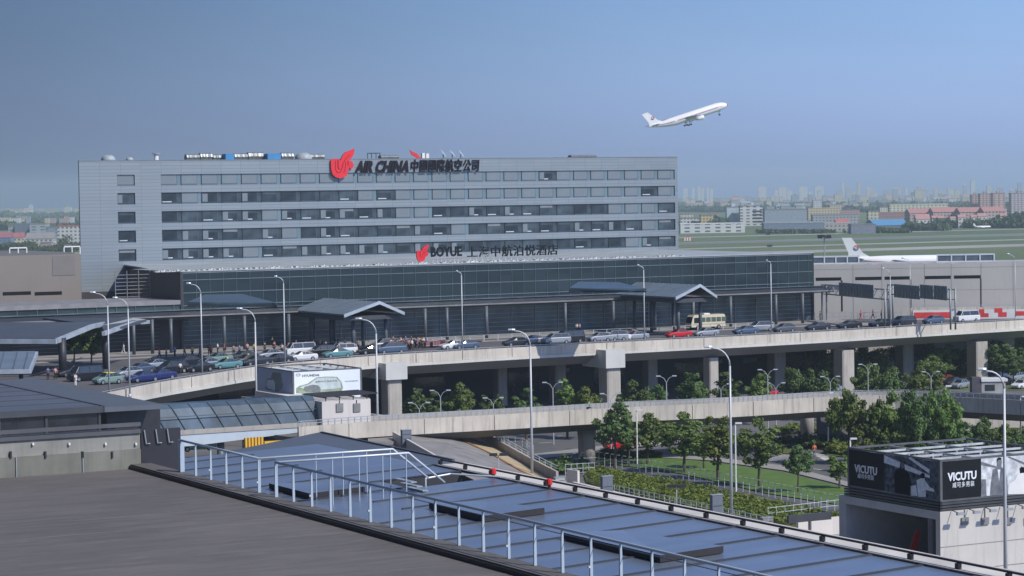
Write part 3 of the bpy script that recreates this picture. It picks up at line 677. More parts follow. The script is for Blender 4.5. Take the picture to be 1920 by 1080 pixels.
mb = MB(); sweep(mb, NC, [(-.18, 9.03), (-.18, 8.60), (.6, 8.50), (.6, 9.03)]); mb.build('edge_beam', mat('edge_white', (.58, .57, .53), .8, var=.1, scale=.2, streak=.35), via)
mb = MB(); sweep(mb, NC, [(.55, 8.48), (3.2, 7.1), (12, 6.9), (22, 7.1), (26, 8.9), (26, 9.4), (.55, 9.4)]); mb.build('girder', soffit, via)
mb = MB(); sweep(mb, NC, [(.1, 10.72), (.1, 10.65), (.17, 10.65), (.17, 10.72)])
for i in range(0, len(NC), 1):
    p = NC[i] + nrm(NC, i) * .15; mb.box(p.x - .05, p.x + .05, p.y - .05, p.y + .05, 10.45, 10.65)
mb.build('guard_rail', steel, via)
mb = MB()
for i in range(2, len(NC), 3):
    p = NC[i]; q = p + nrm(NC, i) * -.02; mb.box(q.x - .05, q.x + .05, q.y - .02, q.y + .05, 9.1, 10.43)
mb.build('expansion_joint', mat('joint_dark', (.16, .15, .14)), via)
far = [pz(2060, 596, 10), pz(1722, 599, 10), OP + u * (LP + 10) - w * .4, OP + u * (-.0) - w * .4, OP + u * (-80) - w * .4]
DK = [V((p.x, p.y, 10)) for p in ([NC[i] + nrm(NC, i) * .33 for i in range(len(NC))])]
ptsd = DK + [V((p.x, p.y, 10)) for p in far] + [V((-75, 250, 10))]
deck = MB(); a_ = sum(ptsd[i].x * ptsd[(i + 1) % len(ptsd)].y - ptsd[(i + 1) % len(ptsd)].x * ptsd[i].y for i in range(len(ptsd)))
if a_ < 0: ptsd = ptsd[::-1]
deck.prism(ptsd, .55); deck.build('deck', mat('viaduct_asphalt', (.105, .10, .105), .9, var=.2, scale=.12), via)
# forecourt pavement on the deck, lane lines
def dsheet(name, P, z, m, par=None):
    mb = MB(); mb.prism([V((p[0], p[1], z)) for p in P], .12); o = mb.build(name, m)
    o['kind'] = 'structure'; return o
dsheet('pavement', [OP + u * -60 - w * 8.5, OP + u * (LP + 4) - w * 8.5, OP + u * (LP + 4) - w * .5, OP + u * -60 - w * .5], 10.14, paving)
dsheet('kerb_island', [OP + u * -50 - w * 15.5, OP + u * 40 - w * 15.5, OP + u * 40 - w * 13.8, OP + u * -50 - w * 13.8], 10.14, paving)
dsheet('kerb_island', [OP + u * 46 - w * 15, OP + u * (LP - 4) - w * 15, OP + u * (LP - 4) - w * 13.6, OP + u * 46 - w * 13.6], 10.14, paving)
px_sheet('pavement', [(1523, 612), (1722, 609), (1700, 604), (1523, 606)], 10.16, paving)
i0 = 14
for i in range(i0, len(NC) - 1):
    a = NC[i] + nrm(NC, i) * 7; b = NC[i + 1] + nrm(NC, i + 1) * 7; m_ = a.lerp(b, .45); n_ = nrm(NC, i) * .08
    q = MB(); q.add([(a - n_)[:2] + (10.01,), (m_ - n_)[:2] + (10.01,), (m_ + n_)[:2] + (10.01,), (a + n_)[:2] + (10.01,)], [(0, 1, 2, 3)]); o = q.build('lane_marking', line_m); o['kind'] = 'structure'
fr = root('median_railing', 'low steel railing along the kerb in front of the glass hall', 'railing', OP, TH)
for i in range(34):
    x = 18 + i * 2.6; MB().box(x - .05, x + .05, -14.6, -14.5, .14, 1.1).build('post', steel_lt, fr)
MB().beam((18, -14.55, 1.15), (18 + 33 * 2.6, -14.55, 1.15), .07, .07).build('rail', steel, fr)
# piers and their caps
EP = sorted((prj(V((p.x, p.y, 10)))[0], p.y) for p in NC)
def edgeY(px):
    for (a, ya), (b, yb) in zip(EP, EP[1:]):
        if a <= px <= b: return ya + (yb - ya) * (px - a) / (b - a)
    return EP[-1][1]
def pier(px0, px1, ybase, dY, cap=None, zt=7.0, zb=0., plinth=False):
    pc = (px0 + px1) / 2; P = pY(pc, 700, edgeY(pc) + (-1.2 if cap else 3.5 if ybase > 0 else 19)); P.z = zb; wd_ = abs(px1 - px0) * P.y / F * .78
    mb = MB(); h = wd_ / 2; c_, s_ = math.cos(TH), math.sin(TH)
    def rr(k, z): 
        pts = [(-h, -h * k), (-h * .8, -h * k * 1.0 - .15), (h * .8, -h * k - .15), (h, -h * k), (h, h * k), (-h, h * k)]
        return [(P.x + a * c_ - b * s_, P.y + a * s_ + b * c_, z) for a, b in pts]
    mb.loft([rr(1, zb), rr(1, zt)]); mb.build('pier', mat('pier_concrete', (.42, .39, .35), .85, var=.1, scale=.3, streak=.55), via)
    if cap:
        (a, b, t, bt_) = cap; r0 = pY(a, t, P.y - 2); L = (b - a) * P.y / F
        q = MB(); zt_, zb_ = pY(a, t, P.y - 3).z, pY(a, bt_, P.y - 3).z
        ctr = V((P.x, P.y, 0))
        def R_(x, y): return (ctr.x + x * c_ - y * s_, ctr.y + x * s_ + y * c_, zt_)
        q.prism([R_(-1.75, -1.9), R_(1.75, -1.9), R_(1.75, 5.5), R_(-1.75, 5.5)], zt_ - zb_)
        q.build('pier_cap', mat('cap_concrete', (.55, .56, .54), .8, var=.05, scale=.3, streak=.15), via)
for args in ((715, 752, 880, 0, (690, 752, 683, 714), 7.6), (1124, 1162, 855, 0, (1095, 1166, 658, 692), 7.6), (1320, 1346, 838, 0), (1565, 1600, 815, 0), (1815, 1850, 800, 0),
             (1030, 1060, 0, 0), (1440, 1472, 0, 0), (1680, 1712, 0, 0), (1905, 1945, 0, 0), (925, 950, 0, 0), (1205, 1232, 0, 0)): pier(*args)
# arrivals level wall behind the viaduct, under the hall
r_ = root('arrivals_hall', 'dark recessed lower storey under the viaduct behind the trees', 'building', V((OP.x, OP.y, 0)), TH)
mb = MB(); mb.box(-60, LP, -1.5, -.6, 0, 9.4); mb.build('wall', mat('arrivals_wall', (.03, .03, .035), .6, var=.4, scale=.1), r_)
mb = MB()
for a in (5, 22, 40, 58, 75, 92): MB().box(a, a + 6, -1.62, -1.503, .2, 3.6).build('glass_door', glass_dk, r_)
mb = MB()
for px, py in ((1271, 684), (1400, 676), (1412, 675), (1346, 678), (1060, 694)): s_, z_ = along(px, py, V((OP.x, OP.y, 0)) - w * 1.5); mb.box(s_ - .8, s_ + .8, -1.7, -1.6, z_ - .35, z_ + .35)
mb.build('sign_plate', mat('pale_sign', (.35, .38, .42)), r_)
# hoarding / barrier with red patches at the far right of the upper road
A = pz(1722, 599, 10); B = pz(1990, 596, 10); d_ = (B - A); rz = math.atan2(d_.y, d_.x)
hz1 = pY(1800, 577, A.y).z - 10
r_ = root('roadside_hoarding', 'white roadside hoarding with red blocks behind the white van', 'hoarding', A, rz)
mb = MB(); mb.box(-3, d_.length, .35, .6, 0, hz1 + .1); mb.build('concrete_wall', concrete_lt, r_)
mb = MB(); mb.box(-1, d_.length, .2, .33, 0, hz1 - .4); mb.build('panel', white_m, r_)
mb = MB(); s_ = lambda px: along(px, 600, A, d_.normalized())[0]
mb.box(s_(1714), s_(1784), .17, .195, .2, hz1 - .75)
for a, b, z0_, z1_ in ((1836, 1846, .3, 1.75), (1846, 1854, .3, 1.0), (1865, 1880, 1.1, 1.9), (1872, 1888, .3, 1.15), (1904, 1922, .5, 1.3)): mb.box(s_(a), s_(b), .17, .195, z0_, z1_)
mb.build('red_block', mat('hoarding_red', (.68, .05, .05), .6), r_)
mb = MB(); mb.beam((-3, .45, hz1 + .5), (d_.length, .45, hz1 + .5), .08, .08)
for i in range(-1, int(d_.length / 2.4)): mb.box(i * 2.4 - .04, i * 2.4 + .04, .41, .49, hz1 + .1, hz1 + .42)
mb.build('rail', steel, r_)
r_ = root('terrace_railing', 'dark railing on the pavement before the pale beige building', 'railing', pz(1528, 602, 10.2), 0)
for i in range(15):
    P = loc(r_, pz(1528 + i * 11.5, 602 - i * .1, 10.2)); MB().box(P.x - .06, P.x + .06, P.y - .06, P.y + .06, P.z, P.z + 1.5).build('post', steel, r_)
mb = MB(); 
for h in (1.5, .8): mb.beam(loc(r_, pz(1528, 602, 10.2)) + Z * h, loc(r_, pz(1689, 600.6, 10.2)) + Z * h, .07, .07)
mb.build('rail', steel, r_)

# sign gantries, seen from the back
gan_m = mat('gantry_steel', (.28, .31, .33), .5, .3, var=.1); brd_m = mat('sign_back', (.30, .36, .37), .55, .2, var=.25, scale=1.2)
def gantry(pa, pb, ya, yb, boards, label):
    A = pz(pa, ya, 10); B = pz(pb, yb, 10); d = B - A; rz = math.atan2(d.y, d.x); L = d.length
    r_ = root('sign_gantry', label, 'gantry', A, rz, 'sign gantries over the upper road'); dn = d.normalized()
    hh = along(pa, 533, A, dn)[1] - 10
    for x in (0, L):
        for y in (-.45, .45): MB().tube([(x, y, 0), (x, y, hh + .1)], .17, 8).build('post', gan_m, r_, True)
    mb = MB()
    for z in (hh, hh - 1.7):
        for y in (-.45, .45): mb.beam((0, y, z), (L, y, z), .14, .14)
    n = int(L / 1.6)
    for i in range(n):
        x0 = i * L / n; x1 = (i + 1) * L / n
        mb.beam((x0, -.45, hh), (x1, -.45, hh - 1.7), .08, .08) if i % 2 else mb.beam((x0, -.45, hh - 1.7), (x1, -.45, hh), .08, .08)
        mb.beam((x0, -.45, hh), (x1, .45, hh), .06, .06)
    mb.build('truss', gan_m, r_)
    for (a, b, t, bo) in boards:
        s0_, z1_ = along(a, t, A, dn); s1_, _ = along(b, t, A, dn); z0_ = along(a, bo, A, dn)[1]
        q = MB(); q.box(s0_, s1_, -.75, -.62, z0_ - 10, z1_ - 10)
        o = q.build('sign_board', brd_m, r_)
        q = MB(); k = max(3, int((s1_ - s0_) / 1.2))
        for i in range(k): xx_ = s0_ + (i + .5) * (s1_ - s0_) / k; q.box(xx_ - .05, xx_ + .05, -.85, -.753, z0_ - 10.0, z1_ - 10.0)
        for i in range(k - 1): x0 = s0_ + (i + .5) * (s1_ - s0_) / k; x1 = s0_ + (i + 1.5) * (s1_ - s0_) / k; q.beam((x0, -.88, z0_ - 9.8), (x1, -.88, z1_ - 10.2), .07, .07)
        q.build('board_stiffener', gan_m, r_)
    return r_
gantry(1546, 1664, 601, 615, [(1580, 1645, 529, 553)], 'left sign gantry before the pale building, one dark board')
gantry(1670, 1787, 604, 618, [(1683, 1731, 532, 557), (1732, 1757, 533, 559), (1758, 1783, 534.5, 561)], 'right sign gantry before the pale building, long dark boards')

# ================================================================ LOWER RAMP
RN = [(560, 801), (690, 791), (830, 783), (960, 776), (1100, 768), (1200, 762.5), (1330, 757), (1440, 751), (1555, 744), (1680, 741), (1800, 745), (1940, 752)]
RC = interp([V((pz(a, b, 7.2).x, pz(a, b, 7.2).y, 0)) for a, b in RN], 4)
rb = root('ramp_bridge', 'lower curved concrete ramp bridge with a steel railing behind the lawn trees', 'bridge', (0, 0, 0))
mb = MB(); sweep(mb, RC, [(0, 7.2), (0, 5.35), (.3, 5.35), (.3, 7.2)]); mb.build('parapet', concrete_lt, rb)
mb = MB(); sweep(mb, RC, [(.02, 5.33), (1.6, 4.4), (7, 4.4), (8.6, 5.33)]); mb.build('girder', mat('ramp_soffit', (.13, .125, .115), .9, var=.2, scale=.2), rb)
mb = MB(); sweep(mb, RC, [(.33, 5.9), (.33, 5.4), (8.4, 5.4), (8.4, 5.9)]); mb.build('deck', asphalt_lt, rb)
mb = MB(); sweep(mb, RC, [(8.4, 7.0), (8.4, 5.3), (8.7, 5.3), (8.7, 7.0)]); mb.build('far_parapet', concrete, rb)
mb = MB()
for z in (7.85, 7.55): sweep(mb, RC, [(.1, z + .05), (.1, z - .03), (.18, z - .03), (.18, z + .05)])
for i in range(len(RC) - 1):
    for k in range(3):
        p = RC[i].lerp(RC[i + 1], k / 3) + nrm(RC, i) * .14; mb.box(p.x - .05, p.x + .05, p.y - .05, p.y + .05, 7.2, 7.82)
mb.build('railing', steel, rb)
mb = MB()
for i in range(3, len(RC), 4): p = RC[i] - nrm(RC, i) * .01; mb.box(p.x - .04, p.x + .04, p.y - .02, p.y + .04, 5.4, 7.15)
mb.build('expansion_joint', MATS['joint_dark'], rb)
pr = mat('pier_concrete', (.4, .37, .33))
def rpier(px0, px1, yb, r=1.0):
    P = pz((px0 + px1) / 2, yb, 0); P = P + V((0, 3.2, 0)); h = (px1 - px0) * P.y / F / 2
    MB().tube([(P.x, P.y, 0), (P.x, P.y, 3.0), (P.x, P.y, 4.6)], [h, h, h * 1.15], 14).build('pier', pr, rb, True)
rpier(1086, 1118, 874); rpier(1506, 1532, 824); rpier(1705, 1730, 806)
q = MB(); P = pz(1568, 828, 0); q.prism([P + V((-2.2, -1, 4.2)), P + V((2.2, .5, 4.2)), P + V((1.6, 3, 4.2)), P + V((-2.4, 2, 4.2))], 4.2); q.build('abutment', mat('dark_concrete', (.13, .13, .15), .8, streak=.4), rb)

# curving ramp down to the left of the lawn
r_ = root('slip_ramp', 'curved grey slip road ramp with a yellow edge strip below the tall lamp', 'ramp', (0, 0, 0))
def rz_(px): return max(1.2, 5.2 - max(0, px - 800) * .0185)
def lift(pts): return [pz(a, b, rz_(a)) for a, b in pts]
def ribbon(mb, A, B, m=0, off=0):
    a = [p + Z * off for p in lift(A)]; b = [p + Z * off for p in lift(B)]; n = len(a)
    mb.add(a + b, [(i, i + 1, n + i + 1, n + i) for i in range(n - 1)][::1], m)
inn = [(690, 862), (735, 842), (740, 822), (765, 836), (820, 868), (900, 905), (985, 925)]
ou = [(690, 800), (740, 804), (775, 805), (850, 816), (915, 846), (975, 880), (1035, 914)]
y1 = [(770, 806), (800, 808), (850, 818), (915, 848), (975, 882), (1010, 899)]
y2 = [(770, 803), (810, 801), (862, 809), (935, 844), (990, 876), (1040, 902)]
mb = MB(); ribbon(mb, ou, inn); mb.build('road_surface', mat('ramp_concrete', (.225, .215, .21), .9, var=.22, scale=.35), r_)
mb = MB(); ribbon(mb, y2, y1, off=.03); mb.build('edge_strip', mat('tan_strip', (.42, .34, .22), .9, var=.1), r_)
mb = MB(); T = lift([(a, b + .8) for a, b in y1])
for i in range(len(T) - 1): mb.beam(T[i] + Z * .12, T[i + 1] + Z * .12, .28, .12)
mb.build('edge_line', mat('rust_line', (.30, .13, .03), .9), r_)
wl = lift([(772, 802), (810, 799), (862, 807), (935, 842), (990, 873), (1045, 902)])
mb = MB()
for i in range(len(wl) - 1): mb.beam(wl[i] + Z * 1.1, wl[i + 1] + Z * 1.1, .3, 2.2)
mb.build('retaining_wall', concrete, r_)
mb = MB()
for i in range(len(wl) - 1):
    mb.beam(wl[i] + Z * 1.75, wl[i + 1] + Z * 1.75, .07, .07); mb.beam(wl[i] + Z * 1.45, wl[i + 1] + Z * 1.45, .05, .05)
    for k in range(5): p = wl[i].lerp(wl[i + 1], k / 5); mb.box(p.x - .04, p.x + .04, p.y - .04, p.y + .04, p.z + 1.0, p.z + 1.7)
mb.build('railing', steel_lt, r_)
mb = MB(); L0 = lift([(690, 793), (772, 802)]); mb.beam(L0[0] + Z * 1.2, L0[1] + Z * 1.2, .4, 1.7); mb.build('side_wall', concrete_wh, r_)
mb = MB(); T = lift([(738, 822), (765, 837), (820, 869)]); 
for i in range(2): mb.beam(T[i] + Z * .8, T[i + 1] + Z * .8, .25, 1.6)
mb.build('inner_kerb', concrete_wh, r_)
mb = MB()
for a, b in (((826, 850), (850, 856)), ((806, 856), (822, 864)), ((860, 868), (880, 877)), ((846, 838), (868, 842))):
    A_, B_ = lift([a, b]); n = V((-(B_ - A_).y, (B_ - A_).x, 0)).normalized() * .12; mb.add([A_ - n + Z * .02, B_ - n + Z * .02, B_ + n + Z * .02, A_ + n + Z * .02], [(0, 1, 2, 3)])
mb.build('lane_dash', line_m, r_)

# ================================================================ GLASS FOOTBRIDGE AND ITS STAIR BLOCK
TB = pY(600, 745, 285.); TB.z = 0
br_ = root('glass_footbridge', 'glazed grey footbridge with a pale girder running to the concrete stair block', 'footbridge', TB, TH)
def tb(px, py): return along(px, py, TB)
zT = tb(600, 744)[1]; zB = tb(600, 790)[1]; sL = tb(120, 760)[0]
gl = mat('footbridge_glass', (.06, .095, .135), .5, .0, var=.45, scale=.35, stretch=(1, 1, .6), spec=.25)
prof = [(0, zB), (.35, zB + 1.2), (.9, zT - .5), (1.5, zT), (3.6, zT), (4.6, zT - .6), (5.2, zB)]
mb = MB(); mb.loft([[(s, a, b) for a, b in prof] for s in (sL, -.3)]); mb.build('glazing', gl, br_, False)
mb = MB(); n = int(-sL / 2.4)
for i in range(n + 1):
    s = -.3 - i * 2.4
    for q in range(3): (a, b), (c, d) = prof[q], prof[q + 1]; mb.beam((s - (b - zB) * .5, a - .06, b + .06), (s - (d - zB) * .5, c - .06, d + .06), .14, .12)
for a, b in ((.02, zB + 1.6),): mb.beam((sL, a, b), (-.3, a, b), .08, .08)
mb.build('glazing_bar', mat('bar_dark', (.07, .095, .12), .5), br_)
mb = MB(); mb.box(sL, -.3, -.25, 5.3, zB - .55, zB - .003); mb.build('kerb', concrete, br_)
mb = MB(); mb.loft([[(s, -.15, zB - .56), (s, -.15, z2), (s, 5.2, z2), (s, 5.2, zB - .56)] for s, z2 in ((sL, zB - 1.9), (-16, zB - 1.9), (-.3, zB - 1.0))]); mb.build('girder', mat('pale_blue_girder', (.50, .57, .63), .5, .1, var=.06), br_)
for px in (500, 420, 340):
    s = tb(px, 800)[0]; mb = MB(); mb.tube([(s, 1.2, 0), (s, 1.2, zB - 1.9)], .45, 10); mb.build('column', colm, br_, True)
blk = root('stair_block', 'pale concrete stair block at the right end of the glass footbridge', 'stair tower', TB, TH)
s1_ = tb(688, 745)[0]; zTop = tb(604, 752)[1]
mb = MB(); mb.box(-.2, s1_, -1.0, 20, 0, zTop); mb.build('wall', concrete_wh, blk)
mb = MB(); mb.box(-.2, s1_, -1.02, -1.003, zTop - 3.4, zTop - 3.33); mb.build('joint', MATS['joint_grey'], blk)
for px in (630, 662): s = tb(px, 760)[0]; z = tb(px, 763)[1]; MB().box(s - .45, s + .45, -1.15, -1.02, z - .5, z + .5).build('vent', mat('vent_grey', (.22, .22, .22)), blk); MB().box(s - .03, s + .03, -1.1, -1.02, z + .5, zTop).build('cable', dark_m, blk)
mb = MB()
for k in range(7): mb.beam((.3, .2 + k * .9, zTop + .55), (s1_ + 1.5, .2 + k * .9, zTop + .65), .16, .16)
for k in range(4): mb.beam((.5 + k * 1.8, -.8, zTop + .45), (.5 + k * 1.8, 6.5, zTop + .45), .12, .1)
for k in range(4): mb.box(.4 + k * 1.8, .5 + k * 1.8, -.7, -.6, zTop, zTop + .35)
mb.build('roof_grille', dark_m, blk)

def billboard(O, Lu, Lw, z0_, z1_, label, name='billboard'):
    r_ = root(name, label, 'billboard', O, TH)
    mb = MB(); t = .12; fm = mat('board_frame', (.13, .135, .14), .5, .3)
    for x, y in ((0, 0), (Lu, 0), (0, Lw), (Lu, Lw)): mb.box(x - t, x + t, y - t, y + t, z0_ - .02, z1_ + .02)
    for z in (z0_, z1_):
        for a, b in (((0, 0), (Lu, 0)), ((0, 0), (0, Lw)), ((Lu, 0), (Lu, Lw)), ((0, Lw), (Lu, Lw))): mb.beam((a[0], a[1], z + .08), (b[0], b[1], z + .08), .2, .16)
    mb.build('frame', fm, r_)
    mb = MB(); k = 5
    for i in range(1, 3): x = Lu * i / 3; mb.beam((x, 0, z1_ - .05), (x, Lw, z1_ - .05), .12, .16)
    for i in range(1, k): y = Lw * i / k; mb.beam((0, y, z1_ - .1), (Lu, y, z1_ - .1), .12, .18)
    for i in range(1, k):
        for y in (Lw * .2, Lw * .6): mb.box(Lu * i / k - .06, Lu * i / k + .06, y - .06, y + .06, z0_, z1_ - .25)
    MB().box(.3, Lu - .3, .3, Lw - .3, z0_ + .05, z0_ + .15).build('floor_panel', mat('board_floor', (.30, .31, .32), .7, var=.12, scale=.3), r_)
    mb.build('roof_truss', mat('truss_galvanised', (.50, .53, .55), .5, .1, var=.2, scale=1), r_)
    return r_
# car advert board behind the stair block
hc = pY(549, 697, 296.); HY = V((hc.x, hc.y, 0))
zt_ = hc.z; zb_ = along(549, 742, HY)[1] - .7
LuH = along(676, 694, HY)[0]; LwH = along(484, 693, HY, w)[0]
hb_ = billboard(HY, LuH, LwH, zb_, zt_, 'white car advert billboard behind the footbridge, green car outline on it')
MB().box(.12, LuH - .12, -.10, -.02, zb_ + .05, zt_ - .08).build('front_panel', mat('ad_white', (.74, .80, .86), .5, var=.03), hb_)
MB().box(-.10, -.02, .12, LwH - .12, zb_ + .05, zt_ - .08).build('side_panel', mat('ad_blue', (.30, .37, .52), .5, var=.1, scale=.3), hb_)
MB().box(-2, LuH + 1, -.5, LwH + 1, 0, zb_ - .1).build('plinth', concrete, hb_)
def hp(px, py): s, z = along(px, py, HY); return s, z
ad_g = mat('ad_green', (.27, .33, .23), .6, var=.35, scale=2); ad_d = mat('ad_grey', (.16, .18, .18), .6, var=.3, scale=3); ad_s = mat('ad_silver', (.50, .57, .58), .6, var=.15, scale=1)
def draw(pts, m, y, name, par, f=hp):
    q = [f(a, b) for a, b in pts]; mb = MB(); mb.add([(a, y, z) for a, z in q], [tuple(range(len(q)))]); return mb.build(name, m, par)
k_ = 230 / 1911.
def hc_(pts): return [(470 + a * k_, 670 + b * k_) for a, b in pts]
draw(hc_([(700, 560), (700, 480), (760, 440), (880, 410), (1020, 310), (1180, 298), (1340, 302), (1410, 380), (1435, 480), (1400, 530), (1330, 560), (1240, 570), (1100, 545), (900, 565)]), ad_g, -.112, 'car_outline', hb_)
draw(hc_([(740, 470), (900, 420), (1030, 325), (1180, 312), (1325, 318), (1390, 390), (1400, 470), (1280, 490), (1090, 500), (900, 500)]), ad_s, -.118, 'car_body_print', hb_)
draw(hc_([(815, 510), (830, 460), (900, 440), (960, 425), (1050, 435), (1085, 480), (1080, 540), (1000, 545), (860, 535)]), ad_d, -.124, 'small_car_print', hb_)
s_, z_ = hp(*hc_([(800, 305)])[0]); s2_, z2_ = hp(*hc_([(1060, 252)])[0]); text('HYUNDAI', 'brand_lettering', (z2_ - z_) * 1.2, .01, ad_d, hb_, (s_, -.13, z_), s2_ - s_, bold=.01)
s_, z_ = hp(*hc_([(700, 300)])[0]); mb = MB(); mb.tube([(s_ + .3 + .3 * math.cos(t), -.13, z_ + .2 + .13 * math.sin(t)) for t in [i * math.pi / 6 for i in range(13)]], .025, 4); mb.build('brand_emblem', ad_d, hb_)
s_, z_ = hp(*hc_([(1000, 395)])[0]); s2_, z2_ = hp(*hc_([(1340, 360)])[0]); text('全新时代 由此开启', 'slogan', .25, .01, ad_d, hb_, (s_, -.13, z_), s2_ - s_)
s_, z_ = hp(*hc_([(1460, 385)])[0]); s2_, z2_ = hp(*hc_([(1665, 360)])[0]); text('www.hyundai.com', 'small_print', .2, .01, ad_d, hb_, (s_, -.13, z_), s2_ - s_)
def hw_(px, py): s, z = along(px, py, HY, w); return s, z
def draww(pts, m, x, name, par, f): q = [f(a, b) for a, b in pts]; mb = MB(); mb.add([(x, a, z) for a, z in q], [tuple(range(len(q)))[::-1]]); return mb.build(name, m, par)
draww(hc_([(245, 480), (260, 330), (330, 320), (350, 230), (480, 240), (500, 380), (515, 420), (500, 500), (400, 545), (270, 520)]), ad_d, -.11, 'car_front_print', hb_, hw_)
draww(hc_([(255, 430), (270, 350), (370, 350), (390, 400), (390, 520), (280, 480)]), ad_s, -.115, 'bonnet_print', hb_, hw_)
draww(hc_([(130, 595), (130, 535), (640, 600), (640, 610)]), black_m, -.112, 'shadow_print', hb_, hw_)

# ================================================================ RIGHT PORTAL WITH THE MENSWEAR BILLBOARD
vc = pY(1763, 862, 200.); VO = V((vc.x, vc.y, 0))
vz1 = along(1763, 864, VO)[1]; vz0 = along(1763, 943, VO)[1] + .15
LuV = along(1990, 832, VO)[0]; LwV = along(1592, 838, VO, w)[0]
vb = billboard(VO, LuV, LwV, vz0, vz1, 'black and white menswear billboard box on top of the concrete portal')
def vu(px, py): return along(px, py, VO)
def vw(px, py): return along(px, py, VO, w)
a1 = vu(1838, 860)[0]; b1 = vw(1659, 850)[0]
MB().box(.15, a1, -.10, -.03, vz0 + .1, vz1 - .1).build('black_panel', black_m, vb)
MB().box(a1 + .01, LuV, -.10, -.03, vz0 + .1, vz1 - .1).build('photo_panel', mat('print_light', (.58, .61, .64), .7, var=.4, scale=1.6, spec=.1), vb)
MB().box(-.10, -.03, b1, LwV, vz0 + .1, vz1 - .1).build('black_panel', black_m, vb)
MB().box(-.10, -.03, .15, b1 - .01, vz0 + .1, vz1 - .1).build('photo_panel', mat('print_dark', (.085, .10, .13), .7, var=.9, scale=2.2, spec=.1), vb)
# printed figures: two men in suits, plain shapes
pr_d = mat('print_suit', (.010, .011, .014), .8, var=.3, scale=2, spec=.1); pr_l = mat('print_shirt', (.72, .78, .88), .8, var=.2, scale=4, spec=.1); pr_m = mat('print_grey', (.14, .15, .17), .6, var=.4, scale=2)
kv = 350 / 1920.
def vv(pts): return [(1570 + a * kv, 820 + b * kv) for a, b in pts]
W_ = lambda pts, m, x, n: draww(vv(pts), m, x, n, vb, vw)
U_ = lambda pts, m, y, n: draw(vv(pts), m, y, n, vb, vu)
W_([(490, 180), (960, 390), (960, 420), (490, 260)], pr_l, -.104, 'beam_print'); W_([(760, 200), (960, 330), (955, 372), (740, 215)], pr_l, -.105, 'beam_print')
W_([(600, 570), (600, 400), (610, 330), (650, 320), (655, 260), (700, 260), (705, 330), (750, 370), (770, 480), (770, 600)], pr_d, -.110, 'suited_man_print')
W_([(655, 290), (662, 258), (695, 262), (700, 300), (680, 330)], pr_m, -.114, 'face_print')
W_([(840, 610), (825, 440), (870, 420), (870, 370), (905, 370), (910, 440), (960, 510), (1000, 530), (1010, 560), (960, 550), (920, 540), (920, 612)], pr_l, -.112, 'seated_man_print')
W_([(866, 420), (864, 380), (890, 360), (912, 378), (906, 420)], pr_d, -.116, 'hair_print'); W_([(760, 600), (760, 500), (820, 490), (835, 600)], pr_l, -.110, 'chair_print')
U_([(1470, 250), (1640, 300), (1640, 320), (1470, 285)], pr_m, -.104, 'beam_print'); U_([(1760, 195), (2000, 290), (2000, 320), (1740, 205)], pr_m, -.104, 'beam_print')
U_([(1470, 600), (1475, 430), (1520, 430), (1525, 600)], pr_m, -.106, 'machine_print')
U_([(1560, 595), (1570, 470), (1590, 330), (1630, 310), (1632, 250), (1648, 212), (1672, 212), (1682, 250), (1680, 305), (1715, 325), (1740, 420), (1745, 590)], pr_m, -.110, 'suited_man_print')
U_([(1632, 260), (1632, 222), (1650, 205), (1676, 208), (1682, 240), (1674, 226), (1645, 232)], pr_d, -.116, 'hair_print')
U_([(1640, 330), (1668, 330), (1655, 450)], pr_l, -.114, 'shirt_print')
U_([(1750, 585), (1760, 480), (1820, 440), (1850, 380), (1900, 360), (1920, 380), (1960, 400), (1960, 580)], white_m, -.108, 'white_coat_print'); U_([(1870, 370), (1865, 320), (1885, 300), (1920, 310), (1925, 360)], pr_d, -.112, 'hair_print')
U_([(1530, 600), (1530, 560), (1545, 545), (1560, 565), (1550, 600)], white_m, -.112, 'hand_print')
ink = mat('lettering_white', (.80, .84, .90), .5, var=.03)
(sa, za), (sb, zb2) = vu(*vv([(1125, 455)])[0]), vu(*vv([(1420, 345)])[0]); hgt = vu(*vv([(1125, 372)])[0])[1] - za
text('VICUTU', 'brand_lettering', hgt / .72, .02, ink, vb, (sa, -.12, za + .02), sb - sa, bold=.03)
(sa, za), (sb, _) = vu(*vv([(1175, 505)])[0]), vu(*vv([(1370, 480)])[0]); text('威可多男装', 'chinese_lettering', .5, .015, ink, vb, (sa, -.12, za - .12), (sb - sa) * 1.15, space=1.15)
for s, x0, x1, y, h, nm, bd in (('VICUTU', 190, 420, 345, .72, 'brand_lettering', .02), ('威可多男装', 222, 388, 405, .72, 'chinese_lettering', .0)):
    (sa, za) = vw(*vv([(x0, y)])[0]); (sb, zb2) = vw(*vv([(x1, y + 18)])[0]); hh = (vw(*vv([(x0, 255)])[0])[1] - vw(*vv([(x0, 335)])[0])[1]) if s[0] == 'V' else .34
    o = text(s, nm, hh / h, .02, mat('lettering_shade', (.85, .88, .95), .8), vb, (-.13, sa, za - .1), abs(sa - sb), rz=-R(90), bold=bd)
# dark plinth rails under the board
mb = MB()
for k in range(3): z = vz0 - .15 - k * .24; mb.beam((-.3, -.18 + .0, z), (LuV, -.18, z), .24, .16); mb.beam((-.18, -.3, z), (-.18, LwV + .4, z), .24, .16)
mb.box(-.05, LuV, -.05, LwV, vz0 - .85, vz0 - .1); mb.build('base_rail', mat('base_dark', (.055, .06, .065), .6, var=.3), vb)
